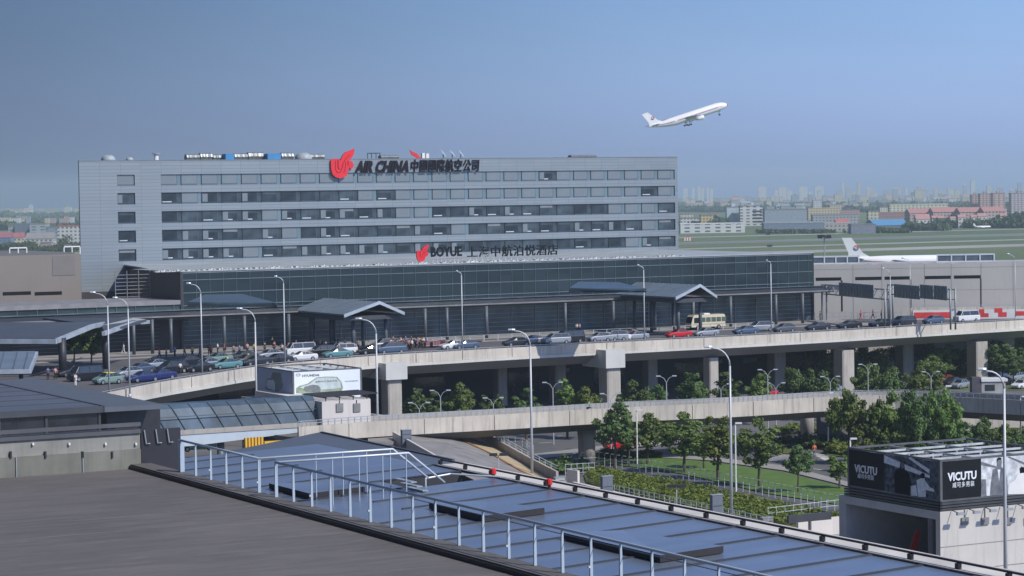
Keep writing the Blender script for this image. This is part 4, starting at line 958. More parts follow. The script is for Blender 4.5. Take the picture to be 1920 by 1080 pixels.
# portal
pt = root('concrete_portal', 'pale concrete portal block under the menswear billboard, open on its left side', 'portal', VO, TH)
zP = vz0 - .86; xo = .3; LwP = vw(1578, 925)[0]
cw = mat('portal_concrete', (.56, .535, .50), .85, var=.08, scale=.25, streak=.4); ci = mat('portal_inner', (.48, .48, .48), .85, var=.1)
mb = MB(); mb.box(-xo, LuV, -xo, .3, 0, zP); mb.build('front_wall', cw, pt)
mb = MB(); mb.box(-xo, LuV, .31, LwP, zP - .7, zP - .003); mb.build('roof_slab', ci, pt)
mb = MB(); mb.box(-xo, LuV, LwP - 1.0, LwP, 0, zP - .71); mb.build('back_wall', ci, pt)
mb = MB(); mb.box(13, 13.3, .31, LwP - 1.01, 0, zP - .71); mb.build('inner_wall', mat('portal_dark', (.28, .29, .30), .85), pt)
mb = MB()
for z in (zP - 3.0, zP - 5.1): mb.box(-xo, LuV, -xo - .012, -xo - .003, z - .04, z + .04)
mb.build('panel_joint', MATS['joint_grey'], pt)
for px in (1804, 1842, 1885, 1922): 
    s = vu(px, 975)[0]; z = vu(px, 976)[1]; MB().box(s - .38, s + .38, -xo - .14, -xo - .02, z - .3, z + .3).build('vent', MATS['vent_grey'], pt)
    MB().box(s - .03, s + .03, -xo - .08, -xo - .02, z + .31, zP).build('cable', mat('cable_grey', (.2, .2, .2)), pt)
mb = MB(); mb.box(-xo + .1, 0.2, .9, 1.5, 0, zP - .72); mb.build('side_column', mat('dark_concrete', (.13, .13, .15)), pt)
q = root('red_fin', 'red slanted fin shaped panel standing in the shade inside the concrete portal', 'panel', VO + w * 6 + u * 1.2, TH)
o = outline([(0, 0), (.9, 0), (1.3, 1.9), (.8, 2.0)], .08).build('panel', red_m, q); MB().box(-.1, 1.1, -.4, .4, 0, .1).build('base', dark_m, q); q.location.z = 2.2
MB().box(0, 1, -.5, .5, -2.2, -.001).build('plinth', mat('plinth_grey', (.2, .2, .2)), q)
for i in range(7):
    s = LuV * (i + .5) / 7.5; fl = root('flood_light', ['flood lamp under the menswear board, nearest its front corner', 'flood lamp under the menswear board, second from its front corner', 'flood lamp under the menswear board, third from its front corner', 'flood lamp under the menswear board, fourth from its front corner'][min(i, 3)], 'lamp', VO + u * s - w * .4 + Z * (zP + .05), TH, 'flood lamps below the menswear board')
    MB().tube([(0, 0, 0), (0, -1.0, -.15)], .04, 5).build('arm', dark_m, fl); MB().box(-.35, .35, -1.2, -.95, -.28, -.08).build('lamp_housing', steel, fl)

# ================================================================ FOREGROUND ROOFS
ZK = 24.5                                   # top of the kerb that carries the railing
RB = pz(340, 885, ZK); RBo = V((RB.x, RB.y, 0))
def kl(px, py, z=ZK): P = pz(px, py, z) - RB; return P.dot(u), P.dot(w)
tr = root('terminal_roof', 'flat brown roof with a concrete parapet filling the lower left corner', 'roof', V((RB.x, RB.y, ZK)), TH)
# flat roof surface
m, nt_, b_ = new_mat('roof_membrane'); b_.inputs['Roughness'].default_value = .8
c_ = coords(nt_, (.16, 1.0, 1)); n1 = ramp(nt_, noi(nt_, c_, 2.6, 8, .72), .38, .62)
o_ = mixc(nt_, n1, (.112, .102, .098), (.158, .145, .140))
o_ = mixc(nt_, mth(nt_, 'MULTIPLY', ramp(nt_, noi(nt_, coords(nt_), .09, 4), .4, .65), .35), o_, (.055, .05, .055))
o_ = mixc(nt_, mth(nt_, 'MULTIPLY', ramp(nt_, noi(nt_, coords(nt_, (.35, 1.6, 1)), 2.6, 3), .64, .74), .5), o_, (.21, .20, .19))
nt_.links.new(o_, b_.inputs['Base Color'])
KH = .17
cy = kl(265, 878, ZK - KH); y1 = cy[1]; xL = cy[0]
mb = MB(); mb.box(-40, -.62, -60, y1, -1.2, -KH); mb.build('roof_surface', m, tr)
mb = MB(); mb.box(-40, -.62, y1 - 12, y1 - 11.97, -KH + .002, -KH + .01)
for yy in (-11.5, -24.3): mb.box(-40, -.62, yy, yy + .03, -KH + .002, -KH + .012)
for xx in (-11.5,): mb.box(xx, xx + .04, -60, y1, -KH + .002, -KH + .014)
mb.build('membrane_seam', mat('seam_grey', (.16, .15, .15)), tr)
kb = mat('kerb_brown', (.115, .105, .10), .85, var=.2, scale=1, streak=.2)
mb = MB(); mb.box(-.60, .12, -60, y1 + .4, -1.2, -.005); mb.build('kerb', kb, tr)
mb = MB(); mb.box(-.66, -.603, -60, y1 + .3, -KH + .005, -.05); mb.build('kerb_shade_strip', mat('kerb_shade_tone', (.03, .026, .026), .6), tr)  # dark strip that paints the shade on the kerb's inner side
# parapet wall along the far edge
pw_ = mat('parapet_concrete', (.27, .27, .245), .9, var=.15, scale=.7, stretch=(.5, 1, 2), streak=.45); pd_ = mat('parapet_plinth', (.19, .195, .165), .9, var=.2, scale=.8, streak=.4)
def pa(px, py): s, z = along(px, py, V((RB.x, RB.y, 0)) + w * y1); return s, z - ZK
mb = MB(); zt1 = pa(200, 816)[1]; zm = pa(200, 846)[1]
mb.box(-40, xL, y1 + .003, y1 + .35, -.6, zm); mb.build('plinth', pd_, tr)
mb = MB(); mb.box(-40, xL, y1 + .06, y1 + .35, zm + .003, zt1); mb.build('parapet', pw_, tr)
mb = MB(); mb.box(-40, xL, y1 - .02, y1 + .45, zt1 + .003, zt1 + .14); mb.box(-40, xL, y1 - .05, y1 + .08, zt1 + .25, zt1 + .38); mb.build('coping', mat('coping_dark', (.10, .10, .105), .5, .2, var=.2), tr)
for px in (20, 85, 155, 210): s, z = pa(px, 853); MB().box(s - .03, s + .03, y1 - .05, y1 + .055, z - .1, z + .12).build('bracket', dark_m, tr)
for px in (62, 130, 198, 255): s, z = pa(px, 833); MB().box(s - .03, s + .03, y1 - .03, y1 + .055, z - .03, z + .05).build('wall_lamp', white_m, tr)
for px in (30, 155): s, z = pa(px, 870); MB().tube([(s, y1 - .03, -.4), (s, y1 - .03, zm)], .02, 5).build('rod', steel, tr)
# dark box at the corner with three rungs

mb = MB(); mb.box(-1.0, -.1, y1 + .45, y1 + .6, -.4, zt1 + .2)
mb.box(xL + .02, 1.25, y1 + .01, y1 + .15, -.8, zt1 + .1); mb.build('corner_panel', mat('corner_panel_dark', (.022, .022, .028), .5), tr)
for k in range(3):
    s = xL + .12 + k * .42; q = MB(); q.tube([(s, y1 - .05, zt1 + .1), (s + .06, y1 - .06, zt1 - .38), (s + .2, y1 - .06, zt1 - .38)], .025, 5); q.build('rung', steel, tr)
# blue metal roof beyond the railing
blue_m, nt_, b_ = new_mat('blue_standing_roof'); b_.inputs['Roughness'].default_value = .33; b_.inputs['Metallic'].default_value = .55
o_ = mixc(nt_, ramp(nt_, noi(nt_, coords(nt_, (.3, .3, 1)), .9, 5), .35, .65), (.26, .31, .38), (.30, .35, .43))
br = nt_.nodes.new('ShaderNodeTexBrick'); nt_.links.new(coords(nt_), br.inputs['Vector']); br.offset = .5
br.inputs['Scale'].default_value = 1; br.inputs['Brick Width'].default_value = 2.6; br.inputs['Row Height'].default_value = .62; br.inputs['Mortar Size'].default_value = .004
br.inputs['Color1'].default_value = (1, 1, 1, 1); br.inputs['Color2'].default_value = (.86, .87, .90, 1); br.inputs['Mortar'].default_value = (.8, .8, .82, 1)
o_ = mixc(nt_, 1, o_, br.outputs[0], 'MULTIPLY')
o_ = mixc(nt_, mth(nt_, 'MULTIPLY', ramp(nt_, noi(nt_, coords(nt_, (1, .25, 1)), 3.2, 4), .66, .74), .35), o_, (.34, .38, .45))
nt_.links.new(o_, b_.inputs['Base Color'])
SL = .043; ZB = ZK - .45; PB = V((RB.x, RB.y, ZB)); NB = V((-SL * u.x, -SL * u.y, 1)).normalized()
def bl(px, py):
    P = hitp(px, py, PB, NB); d = P - PB; return V((d.dot(u), d.dot(w), d.z))
mr = root('blue_metal_roof', 'long blue grey metal roof with dark seams beyond the railing', 'roof', PB, TH)
cor = [bl(345, 858), bl(470, 845), bl(595, 832.5), bl(760, 861), bl(828, 870)]
gx = 8.15
zx = lambda x: SL * x
yT = cor[2].y
top = [V((.15, -62, zx(.15))), V((gx, -62, zx(gx))), V((gx, cor[4].y, zx(gx))), V((cor[2].x, yT, zx(cor[2].x))), V((.15, cor[0].y, zx(.15)))]
# notch near the ladder is cut out of the roof outline
n1_, n2_, n3_, n4_ = bl(885, 884), bl(745, 893), bl(745, 905), bl(840, 903)
nya, nyb, nxa = bl(880, 882).y, bl(915, 897).y, gx - 3.0
top = [V((.15, -62, zx(.15))), V((gx, -62, zx(gx))), V((gx, nyb, zx(gx))), V((nxa, nyb, zx(nxa))), V((nxa, nya, zx(nxa))), V((gx, nya, zx(gx))), V((gx, cor[4].y, zx(gx))), V((cor[2].x, yT, zx(cor[2].x))), V((.15, cor[0].y, zx(.15)))]
mb = MB(); mb.prism(top, .9, 0, 1); mb.build('roof_surface', [blue_m, mat('roof_side_dark', (.04, .042, .05), .6)], mr)
mb = MB(); mb.box(nxa - .5, gx + .3, nyb - .3, nya + .3, zx(gx) - 1.1, zx(gx) - 1.0); mb.build('well_floor', mat('well_floor_dark', (.05, .055, .06), .7), mr)
mb = MB(); seam = mat('seam_dark', (.045, .052, .066), .6)
def seamline(a, b, wd=.07): 
    P, Q = bl(*a), bl(*b); mb.beam(P + Z * .035, Q + Z * .035, wd, .03)
yy = bl(965, 995).y; 
for k in range(-9, 16):
    y = yy + k * 2.05
    if y > cor[0].y - .2: continue
    xe = gx if y < cor[4].y else gx * .6
    if nyb < y < nya: xe = nxa
    x0_ = .2
    if k in (4, 3): x0_ = 3.0
    mb.beam((x0_, y, zx(x0_) + .03), (xe, y, zx(xe) + .03), .12, .027)
mb.build('seam', seam, mr)
sm = MB()
for (a, b, c) in (((820, 953), (908, 980), (992, 958)), ((1055, 1012), (1238, 1056), (1352, 1037)), ((525, 915), (580, 937), (690, 925))):
    A, B, D = bl(*a), bl(*b), bl(*c); lenw = A.y - B.y; lenu = D.x - B.x
    o = [V((B.x, B.y, zx(B.x) + .20)), V((B.x + lenu, B.y, zx(B.x + lenu) + .20)), V((B.x + lenu, B.y + lenw, zx(B.x + lenu) + .03)), V((B.x, B.y + lenw, zx(B.x) + .20))]
    q = MB(); q.prism([p - Z * .0 for p in o], .18, 0, 1); q.build('raised_hatch', [blue_m, mat('hatch_edge', (.025, .022, .026), .7)], mr)
# gutter with a double edge and bright blocks between brackets
mb = MB(); mb.beam((gx + .05, cor[4].y, zx(gx) + .04), (gx + .05, -62, zx(gx) + .04), .10, .05); mb.build('gutter_rail', mat('gutter_dark', (.045, .04, .042), .6), mr)
mb = MB(); mb.beam((gx + .38, cor[4].y, zx(gx) + .20), (gx + .38, -62, zx(gx) + .20), .07, .05); mb.build('gutter_outer_rail', MATS['gutter_dark'], mr)
mb = MB(); mb.beam((gx + .72, cor[4].y, zx(gx) + .01), (gx + .72, -62, zx(gx) + .01), 1.15, .08); mb.build('gutter_tray', mat('gutter_light', (.60, .57, .53), .7, var=.2), mr)
y = cor[4].y
while y > -62: MB().box(gx + .30, gx + .40, y - .07, y + .07, zx(gx) - .06, zx(gx) + .145).build('gutter_bracket', MATS['gutter_dark'], mr); y -= 1.85
# lower slate roof beyond
sr = root('slate_roof', 'plain slate grey roof strip beyond the blue roof, below the concrete stair block', 'roof', pz(700, 850, 23.1), 0)
mb = MB(); px_prism(mb, [(425, 846, 23.1), (478, 836, 23.1), (603, 809.5, 23.1), (690, 828, 23.1), (805, 851, 23.1), (850, 862, 23.1), (850, 885, 23.1), (480, 870, 23.1)], .7, parent=sr); mb.build('roof_surface', mat('slate_plain', (.12, .135, .16), .5, .25, var=.08), sr)
mb = MB(); mb.beam(loc(sr, pz(603, 809, 23.16)), loc(sr, pz(850, 861, 23.16)), .12, .14); mb.build('roof_trim', mat('slate_trim', (.07, .08, .1), .5), sr)
# railing: posts every 1.36 m
rl = root('roof_railing', 'long pale blue steel railing on the kerb of the flat roof', 'railing', V((RB.x, RB.y, ZK)), TH)
rail_m = mat('railing_steel', (.42, .50, .58), .45, .1, var=.06)
yR = lambda px, py: kl(px, py)[1]
gapA, gapB = yR(506, 927), yR(535, 937)
k = 0; y = 0.
ends = []
while y > -50:
    q = MB(); q.loft([[(a * s * .5, b, z) for a, b in ((-1, -.025), (1, -.025), (1, .025), (-1, .025))] for s, z in ((.075, 0), (.07, .5), (.045, 1.02))]); o = q.build('post', rail_m, rl); o.location = (0, y, 0)
    q.__init__()
    if k % 3 == 2: q.box(-.08, -.03, -.03, .03, .30, .35); o2 = q.build('clamp', steel_lt, rl); o2.location = (0, y, 0)
    k += 1; y -= 1.36
yg1 = -1.36 * round(-gapA / 1.36); yg2 = yg1 - 1.36
HR = 1.06
q = MB(); q.tube([(0, .1, HR), (0, yg1, HR)], .038, 8); q.build('top_rail', rail_m, rl, True)
q = MB(); q.tube([(0, yg2, HR), (0, -52, HR)], .038, 8); q.build('top_rail', rail_m, rl, True)
q = MB(); q.tube([(.12, yg2 - 9, HR - .16), (.12, -52, HR - .16)], .012, 6); q.build('wire', mat('wire_dark', (.10, .12, .16), .5), rl, True)
q = MB(); q.box(-.04, .14, .05, .15, 0, HR + .02); q.build('end_post', rail_m, rl)
# stile with two handrails from the gap down to the blue roof
st = root('roof_stile', 'pair of pale handrails crossing the blue roof from a gap in the railing', 'handrail', V((RB.x, RB.y, ZK)), TH)
for yg, pxs, pe in ((yg1, (737, 842), (798, 897)), (yg2, (755, 847), (815, 904))):
    P = pz(*pxs, ZK + HR); xe = (P - RB).dot(u); E = bl(*pe); zd = E.z - .45
    q = MB(); q.tube([(0, yg, HR), (xe, yg, HR), (xe + 1.25, yg, HR - 1.02)], .035, 8); q.build('handrail', steel_lt, st, True)
    for t in (.0, .42, .62, .8, .98): 
        x = xe * t if t else .05; MB().tube([(x, yg, zx(x) - .45 if x > .15 else 0), (x, yg, HR)], .022, 6).build('post', rail_m, st)
q = MB()
for k in range(6): q.box(xe + .1 + k * .2, xe + .3 + k * .2, yg2 + .05, yg1 - .05, .1 - k * .15, .13 - k * .15)
q.build('stair_tread', steel, st)
q = MB(); a = bl(800, 899); q.tube([(xe + 1.25, yg1, HR - 1.02), (xe + 2.2, yg1 + .1, HR - .95), (gx - .3, yg1 - 1.2, HR - 1.0)], .03, 6)
q.tube([(xe + 1.25, yg1, -.4), (xe + 1.25, yg1, HR - 1.02)], .03, 6); q.build('landing_rail', steel_lt, st)
# pavilion roofs with dark glass, lower left
PC = pY(192, 762, 240.)
pv = root('terminal_pavilion', 'low pavilion with a dark glass wall and seamed slate roof at the left edge', 'building', V((PC.x, PC.y, 0)), TH)
Lb = along(5, 717, PC, w); lw = (hitp(0, 716, PC, Z) - PC).dot(w)
mb = MB(); mb.box(-60, 0, 0, lw + 4, PC.z - .45, PC.z); mb.build('roof', mat('slate_seamed', (.115, .13, .165), .5, .25, var=.1, scale=.2), pv)
mb = MB()
for k in range(1, 7): y = lw * k / 6.5; mb.box(-60, -.1, y - .06, y + .06, PC.z + .003, PC.z + .07)
mb.build('roof_seam', seam, pv)
mb = MB(); mb.box(-60, .1, -.15, -.003, PC.z - .6, PC.z + .05); mb.box(.005, .2, -.15, lw + 4, PC.z - .6, PC.z + .08); mb.build('fascia', mat('slate_fascia', (.05, .055, .065), .5), pv)
mb = MB(); mb.box(-60, -.3, .3, .5, 0, PC.z - .46); mb.build('glass_wall', mat('pavilion_glass', (.03, .036, .045), .08, .2, var=.7, scale=.25, spec=.9), pv)
mb = MB()
for px in (88, 188, 0): s = along(px, 790, V((PC.x, PC.y, 0)))[0]; mb.box(s - .12, s + .12, .15, .29, 0, PC.z - .61)
mb.build('mullion', mat('mullion_dark', (.04, .045, .05), .5), pv)
r2 = root('slate_roof', 'plain slate roof slab beside the seamed pavilion roof, before the parked taxis', 'roof', pz(190, 750, 12.85), 0)
mb = MB(); px_prism(mb, [(-10, 716, 12.85), (58, 708, 12.85), (305, 757.5, 12.85), (193, 764, 12.85)], .5, parent=r2); mb.build('roof_surface', MATS['slate_plain'], r2)
mb = MB(); px_prism(mb, [(60, 712, 12.3), (300, 760, 12.3), (200, 770, 12.3), (20, 722, 12.3)], 12.2, parent=r2); mb.build('wall', dark_m, r2)

# planters and panels by the gutter
def panel(px0, px1, py0, py1, zb, label, name, cat, m, group=None, th=.5, Y=None):
    P = pz(px0, py1, zb); r_ = root(name, label, cat, P, TH, group); L = along(px1, py1, P)[0]; h = along(px0, py0, P)[1] - P.z
    MB().box(0, L, 0, th, 0, h).build('casing', m, r_); MB().box(-.05, L + .05, -.05, th + .05, h, h + .06).build('cap', steel, r_)
    for i in range(1, 4): MB().box(.1, L - .1, -.03, -.003, h * i / 4, h * i / 4 + .04).build('louvre', dark_m, r_)
    return r_
pg = mat('panel_blue_grey', (.13, .15, .19), .6, var=.08); pgl = mat('panel_light_grey', (.36, .365, .35), .7)
panel(1131, 1150, 894, 972, .1, 'tall slate grey slab standing by the planting, left of two', 'standing_panel', 'panel', pg, 'tall slate grey slabs by the planting')
panel(1337, 1356, 929, 1012, .1, 'tall slate grey slab standing by the planting, right of two', 'standing_panel', 'panel', pg, 'tall slate grey slabs by the planting')
panel(755, 772, 807, 840, 5, 'dark slate cabinet on the ramp edge near the stair block', 'cabinet', 'cabinet', pg)
panel(873, 886, 866, 892, 2, 'pale grey cabinet by the gutter, right of two', 'cabinet', 'cabinet', pgl)
panel(836, 850, 858, 880, 2.4, 'darker grey cabinet by the gutter, left of two', 'cabinet', 'cabinet', MATS['vent_grey'])
panel(1042, 1060, 896, 922, 1, 'pale grey cabinet at the foot of the curved ramp wall', 'cabinet', 'cabinet', pgl)
panel(1431, 1450, 972, 1000, .3, 'squat grey block beside the low white wall', 'cabinet', 'cabinet', MATS['vent_grey'])
# low walls of the sunken service road
def wall_px(pts, z, h, th, m, label, name='low_wall', cat='wall', cap=None):
    r_ = root(name, label, cat, pz(*pts[0], z), 0); mb = MB(); T = [loc(r_, pz(a, b, z)) for a, b in pts]
    for i in range(len(T) - 1): mb.beam(T[i] + Z * h, T[i + 1] + Z * h, th, h)
    mb.build('wall', m, r_)
    if cap:
        mb = MB()
        for i in range(len(T) - 1): mb.beam(T[i] + Z * (h + .08), T[i + 1] + Z * (h + .08), th + .1, .078)
        mb.build('coping', cap, r_)
    return r_
wg = mat('grey_render', (.19, .19, .20), .85, var=.1, streak=.2)
wall_px([(1075, 922), (1160, 943), (1300, 974), (1400, 996), (1495, 1015)], .1, 1.05, .3, wg, 'long grey retaining wall between the planting and the service road', cap=concrete_wh)
wall_px([(1495, 1012), (1560, 1002), (1582, 1000)], .1, 1.7, .3, concrete_wh, 'short white wall before the concrete portal')
wall_px([(1065, 905), (1085, 908)], .1, 1.6, .3, concrete_wh, 'white stub wall at the foot of the curved ramp')
sb = root('hanging_sign_panel', 'long dark panel on a single post before the concrete portal', 'sign', pz(1519, 1030, 0), TH)
A = V((sb.location.x, sb.location.y, 0)); s0_, z1_ = along(1477, 967, A); s1_, _ = along(1557, 961, A); z0_ = along(1477, 981, A)[1]
MB().box(s0_, s1_, -.15, .15, z0_, z1_).build('panel', mat('sign_panel_dark', (.055, .06, .075), .5), sb)
MB().tube([(0, 0, 0), (0, 0, z0_)], .16, 8).build('post', mat('post_grey', (.16, .17, .18), .5), sb)
# fences: hooped posts each counted on its own along a line
def fence(pts, n, z, h, label, hoop=True, rails=(), name='hoop_fence', r=.04, m=None):
    r_ = root(name, label, 'fence', pz(*pts[0], z), 0); T = [loc(r_, pz(a, b, z)) for a, b in pts]
    L = [0]; 
    for i in range(len(T) - 1): L.append(L[-1] + (T[i + 1] - T[i]).length)
    def at(s):
        for i in range(len(T) - 1):
            if s <= L[i + 1] + 1e-6: return T[i].lerp(T[i + 1], (s - L[i]) / (L[i + 1] - L[i]))
        return T[-1]
    m = m or steel_lt
    for i in range(n):
        p = at(L[-1] * i / (n - 1)); q = MB()
        if hoop: q.tube([(0, 0, 0), (0, 0, h * .88), (.12, -.1, h), (.45, -.35, h)], r, 5)
        else: q.tube([(0, 0, 0), (0, 0, h)], r, 4)
        o = q.build('post', m, r_); o.location = p
    for k, zr_ in enumerate(rails):
        q = MB()
        for i in range(len(T) - 1): q.beam(T[i] + Z * zr_, T[i + 1] + Z * zr_, .05, .05)
        q.build('rail', m, r_)
    return r_
fence([(1072, 874), (1095, 872), (1118, 871), (1280, 899), (1440, 931), (1578, 960)], 43, .16, 1.6, 'long pale hooped post fence curving along the lawn', rails=(.9,))
fence([(1152, 924), (1300, 955), (1440, 986)], 30, 1.15, .9, 'low thin railing on top of the grey retaining wall', False, (.85, .45), 'wall_railing', .03)
fence([(1440, 975), (1580, 958)], 10, .2, 1.3, 'pale railing at the end of the planting near the portal', False, (1.25, .7), 'end_railing')
fence([(1060, 893), (1115, 890)], 6, .2, 1.5, 'white railing at the foot of the curved ramp', False, (1.45, .9, .4), 'foot_railing')
fence([(940, 833), (985, 838), (1000, 850)], 10, .1, 1.1, 'small railing under the bridge by the lower road', False, (1.0, .5), 'under_railing')

# ================================================================ LAMPS
def tall_lamp(P, h, reach, label, group, lean=0, name='street_lamp', thick=.14):
    r_ = root(name, label, 'street lamp', P, lean, group); q = MB(); hb = h - reach * .75
    pts = [(0, 0, 0), (0, 0, hb * .5), (0, 0, hb)]; rs = [thick, thick * .8, thick * .62]
    q.tube(pts, rs, 8); q.tube([(0, 0, 0), (0, 0, .5)], thick * 1.6, 8); q.build('pole', pole_m, r_, True)
    q = MB(); A = []
    for i in range(7): t = i / 6 * math.pi / 2; A.append((-(reach * .62) * (1 - math.cos(t)), 0, hb + (h - hb - .15) * math.sin(t)))
    A.append((-reach * .72, 0, h - .12)); q.tube(A, thick * .5, 6); q.build('arm', pole_m, r_, True)
    q = MB(); q.loft([[(x, y * wd_, h + z) for y, z in ((-1, 0), (-.6, .14), (.6, .14), (1, 0), (.6, -.08), (-.6, -.08))] for x, wd_ in ((-reach * .68, .1), (-reach * .8, .2), (-reach, .12))]); q.build('lamp_head', steel_lt, r_)
    return r_
def lamp_px(pxb, pyb, z, pytip, pxtip, label, group, thick=.13):
    P = pz(pxb, pyb, z); top = pY(pxb, pytip, P.y).z; reach = abs(pxb - pxtip) * P.y / F
    return tall_lamp(P, top - z, max(1.5, reach), label, group, thick=thick)
G1 = 'street lamps on the viaduct edge'
for (a, b, t, tx, lab) in ((205, 740, 548, 173, 'viaduct lamp post nearest the left frame edge'), (243, 740, 558, 215, 'second viaduct lamp post from the left'), (379, 708, 531, 353, 'viaduct lamp post before the left end of the glass hall'),
        (534, 684, 518, 517, 'viaduct lamp post left of the middle gabled canopy'), (867, 661, 508, 857, 'viaduct lamp post before the middle of the glass hall'), (1208, 642, 497, 1196, 'viaduct lamp post before the right gabled canopy'), (1446, 630, 488, 1437, 'viaduct lamp post before the right end of the glass hall')):
    P = pz(a, b + 6, 9.4) - w * .1; top = pY(a, t, P.y).z; tall_lamp(P, top - 9.4, (a - tx) * P.y / F, lab, G1, thick=.13)
for (a, b, t, tx, lab) in ((1670, 616, 503, 1656, 'thin viaduct lamp post between the two sign gantries'), (1707, 600, 484, 1722, 'slim dark lamp post before the pale beige building'), (1904, 600, 476, 1914, 'slim dark lamp post near the right frame edge behind the hoarding')):
    lamp_px(a, b, 10, t, tx, lab, 'slim lamps at the right end of the upper road', .09)
G2 = 'tall lamps along the lower road'
for (a, Y, t, tx, lab) in ((484, 325, 578, 450, 'tall lamp standing at the left corner of the white car billboard'), (710, 300, 597, 672, 'tall lamp before the left viaduct pier cap'), (998, 276, 618, 957, 'tall lamp at the foot of the curved ramp'), (1371, 243, 650, 1323, 'tall lamp right of the lawn trees'), (1884, 190, 692, 1835, 'tall lamp before the menswear billboard')):
    P = pY(a, 900, Y); P.z = 0; top = pY(a, t, Y).z; q_ = prj(V((P.x, Y, top)))[0]
    r_ = tall_lamp(P, top, (a - tx) * Y / F, lab, G2, thick=.17)
# small twin lamps behind the lower ramp
def twin(P, h, label, group='twin lamps behind the ramp bridge'):
    r_ = root('twin_lamp', label, 'street lamp', P, 0, group); q = MB(); q.tube([(0, 0, 0), (0, 0, h - .9)], [.09, .06], 6); q.build('pole', pole_m, r_)
    for s in (-1, 1):
        q = MB(); q.tube([(0, 0, h - .9), (s * .35, 0, h - .3), (s * .9, 0, h)], .04, 5); q.build('arm', pole_m, r_)
        q = MB(); q.box(s * 1.1 - .3, s * 1.1 + .3, -.12, .12, h - .06, h + .08); q.build('lamp_head', steel_lt, r_)
TW = [(826, 732, 318, 'second from the stair block'), (786, 755, 300, 'nearest the stair block'), (925, 746, 318, 'left of the tall lamp'), (1037, 717, 322, 'left of the middle pier cap'), (1145, 738, 312, 'before the middle pier'), (1250, 705, 325, 'right of the middle pier'), (1352, 720, 322, 'beside the third pier'), (1440, 693, 335, 'right of the third pier, tall'),
      (1455, 718, 345, 'above the left end of the tree clump'), (1557, 706, 335, 'left of the fourth pier'), (1628, 683, 350, 'right of the fourth pier'), (1746, 697, 360, 'left of the fifth pier')]
for px, t, Y, lab in TW:
    P = pY(px, 760, Y); P.z = 0; twin(P, pY(px, t, Y).z, 'small twin headed lamp ' + lab)
# white square headed posts in the park
for px, pb, t, lab in ((1195, 880, 770, 'white post lamp between two lawn trees'), (1380, 925, 795, 'white post lamp right of the tall lamp pole'), (1553, 842, 738, 'white post lamp left of the tree clump'), (1774, 838, 725, 'white post lamp in the tree clump'), (1595, 925, 824, 'short white post lamp behind the billboard corner'), (1914, 850, 745, 'white post lamp at the right frame edge')):
    P = pz(px, pb, 0); h = pY(px, t, P.y).z; r_ = root('post_lamp', lab, 'street lamp', P, 0, 'white post lamps in the park')
    MB().tube([(0, 0, 0), (0, 0, h)], .09, 6).build('post', white_m, r_); MB().box(0, .75, -.15, .15, h, h + .18).build('lamp_head', white_m, r_)
for px, pt, pb, lab in ((1511, 660, 698, 'thin white pole under the viaduct, leftmost'), (1655, 652, 667, 'short thin white pole under the viaduct'), (1672, 650, 682, 'thin white pole near the fifth pier'), (1884, 640, 690, 'thin white pole right of the rightmost pier'), (1896, 645, 729, 'tall thin white pole at the right under the viaduct')):
    P = pY(px, pb, 440); P.z = 0; r_ = root('thin_pole', lab, 'pole', P, 0, 'thin white poles under the viaduct'); MB().tube([(0, 0, 0), (0, 0, pY(px, pt, 440).z)], .12, 5).build('shaft', white_m, r_); MB().tube([(0, 0, 0), (0, 0, .3)], .25, 6).build('base', concrete, r_)
# floodlight clusters near the gutter
for px, py, pb, lab in ((541, 795, 825, 'dark twin floodlight on a short mast before the stair block'), (723, 816, 850, 'dark twin floodlight at the ramp bend'), (935, 853, 890, 'dark twin floodlight on the curved ramp wall'), (1269, 912, 960, 'dark twin floodlight over the planting')):
    P = pz(px, pb, 3 if px < 1000 else .2); h = along(px, py, P)[1] - P.z; r_ = root('floodlight_mast', lab, 'floodlight', P, 0, 'dark twin floodlights')
    MB().tube([(0, 0, 0), (0, 0, h)], .06, 6).build('mast', pole_m, r_)
    for s in (-1, 1): MB().box(s * .55 - .45, s * .55 + .45, -.2, .2, h - .1, h + .2).build('lamp_housing', dark_m, r_)
for px, py, lab in ((925, 888, 'round red lamp head on the gutter, left of two'), (1030, 908, 'round red lamp head on the gutter, right of two')):
    P = hitp(px, py + 8, PB, NB); r_ = root('red_beacon', lab, 'beacon', P, 0, 'red lamps on the gutter'); MB().tube([(0, 0, 0), (0, 0, .25)], .05, 6).build('stem', dark_m, r_); q = MB(); q.tube([(0, 0, .1), (0, 0, .13), (0, 0, .28), (0, 0, .31)], [.06, .10, .10, .06], 10); q.build('head', red_m, r_)
# floodlight mast on the airfield
P = pz(1546, 478, 0); P = pY(1546, 478, 900); P.z = 0
r_ = root('apron_mast', 'tall thin mast with a dark cluster of floodlights on the airfield', 'mast', P)
h = pY(1546, 444, 900).z; MB().tube([(0, 0, 0), (0, 0, h)], [.35, .2], 6).build('mast', steel, r_)
for i in range(10): a = i * .628; MB().box(math.cos(a) * 2 - .6, math.cos(a) * 2 + .6, math.sin(a) * 2 - .5, math.sin(a) * 2 + .5, h - .6 + .4 * (i % 2), h + .4 + .4 * (i % 2)).build('floodlight', dark_m, r_)

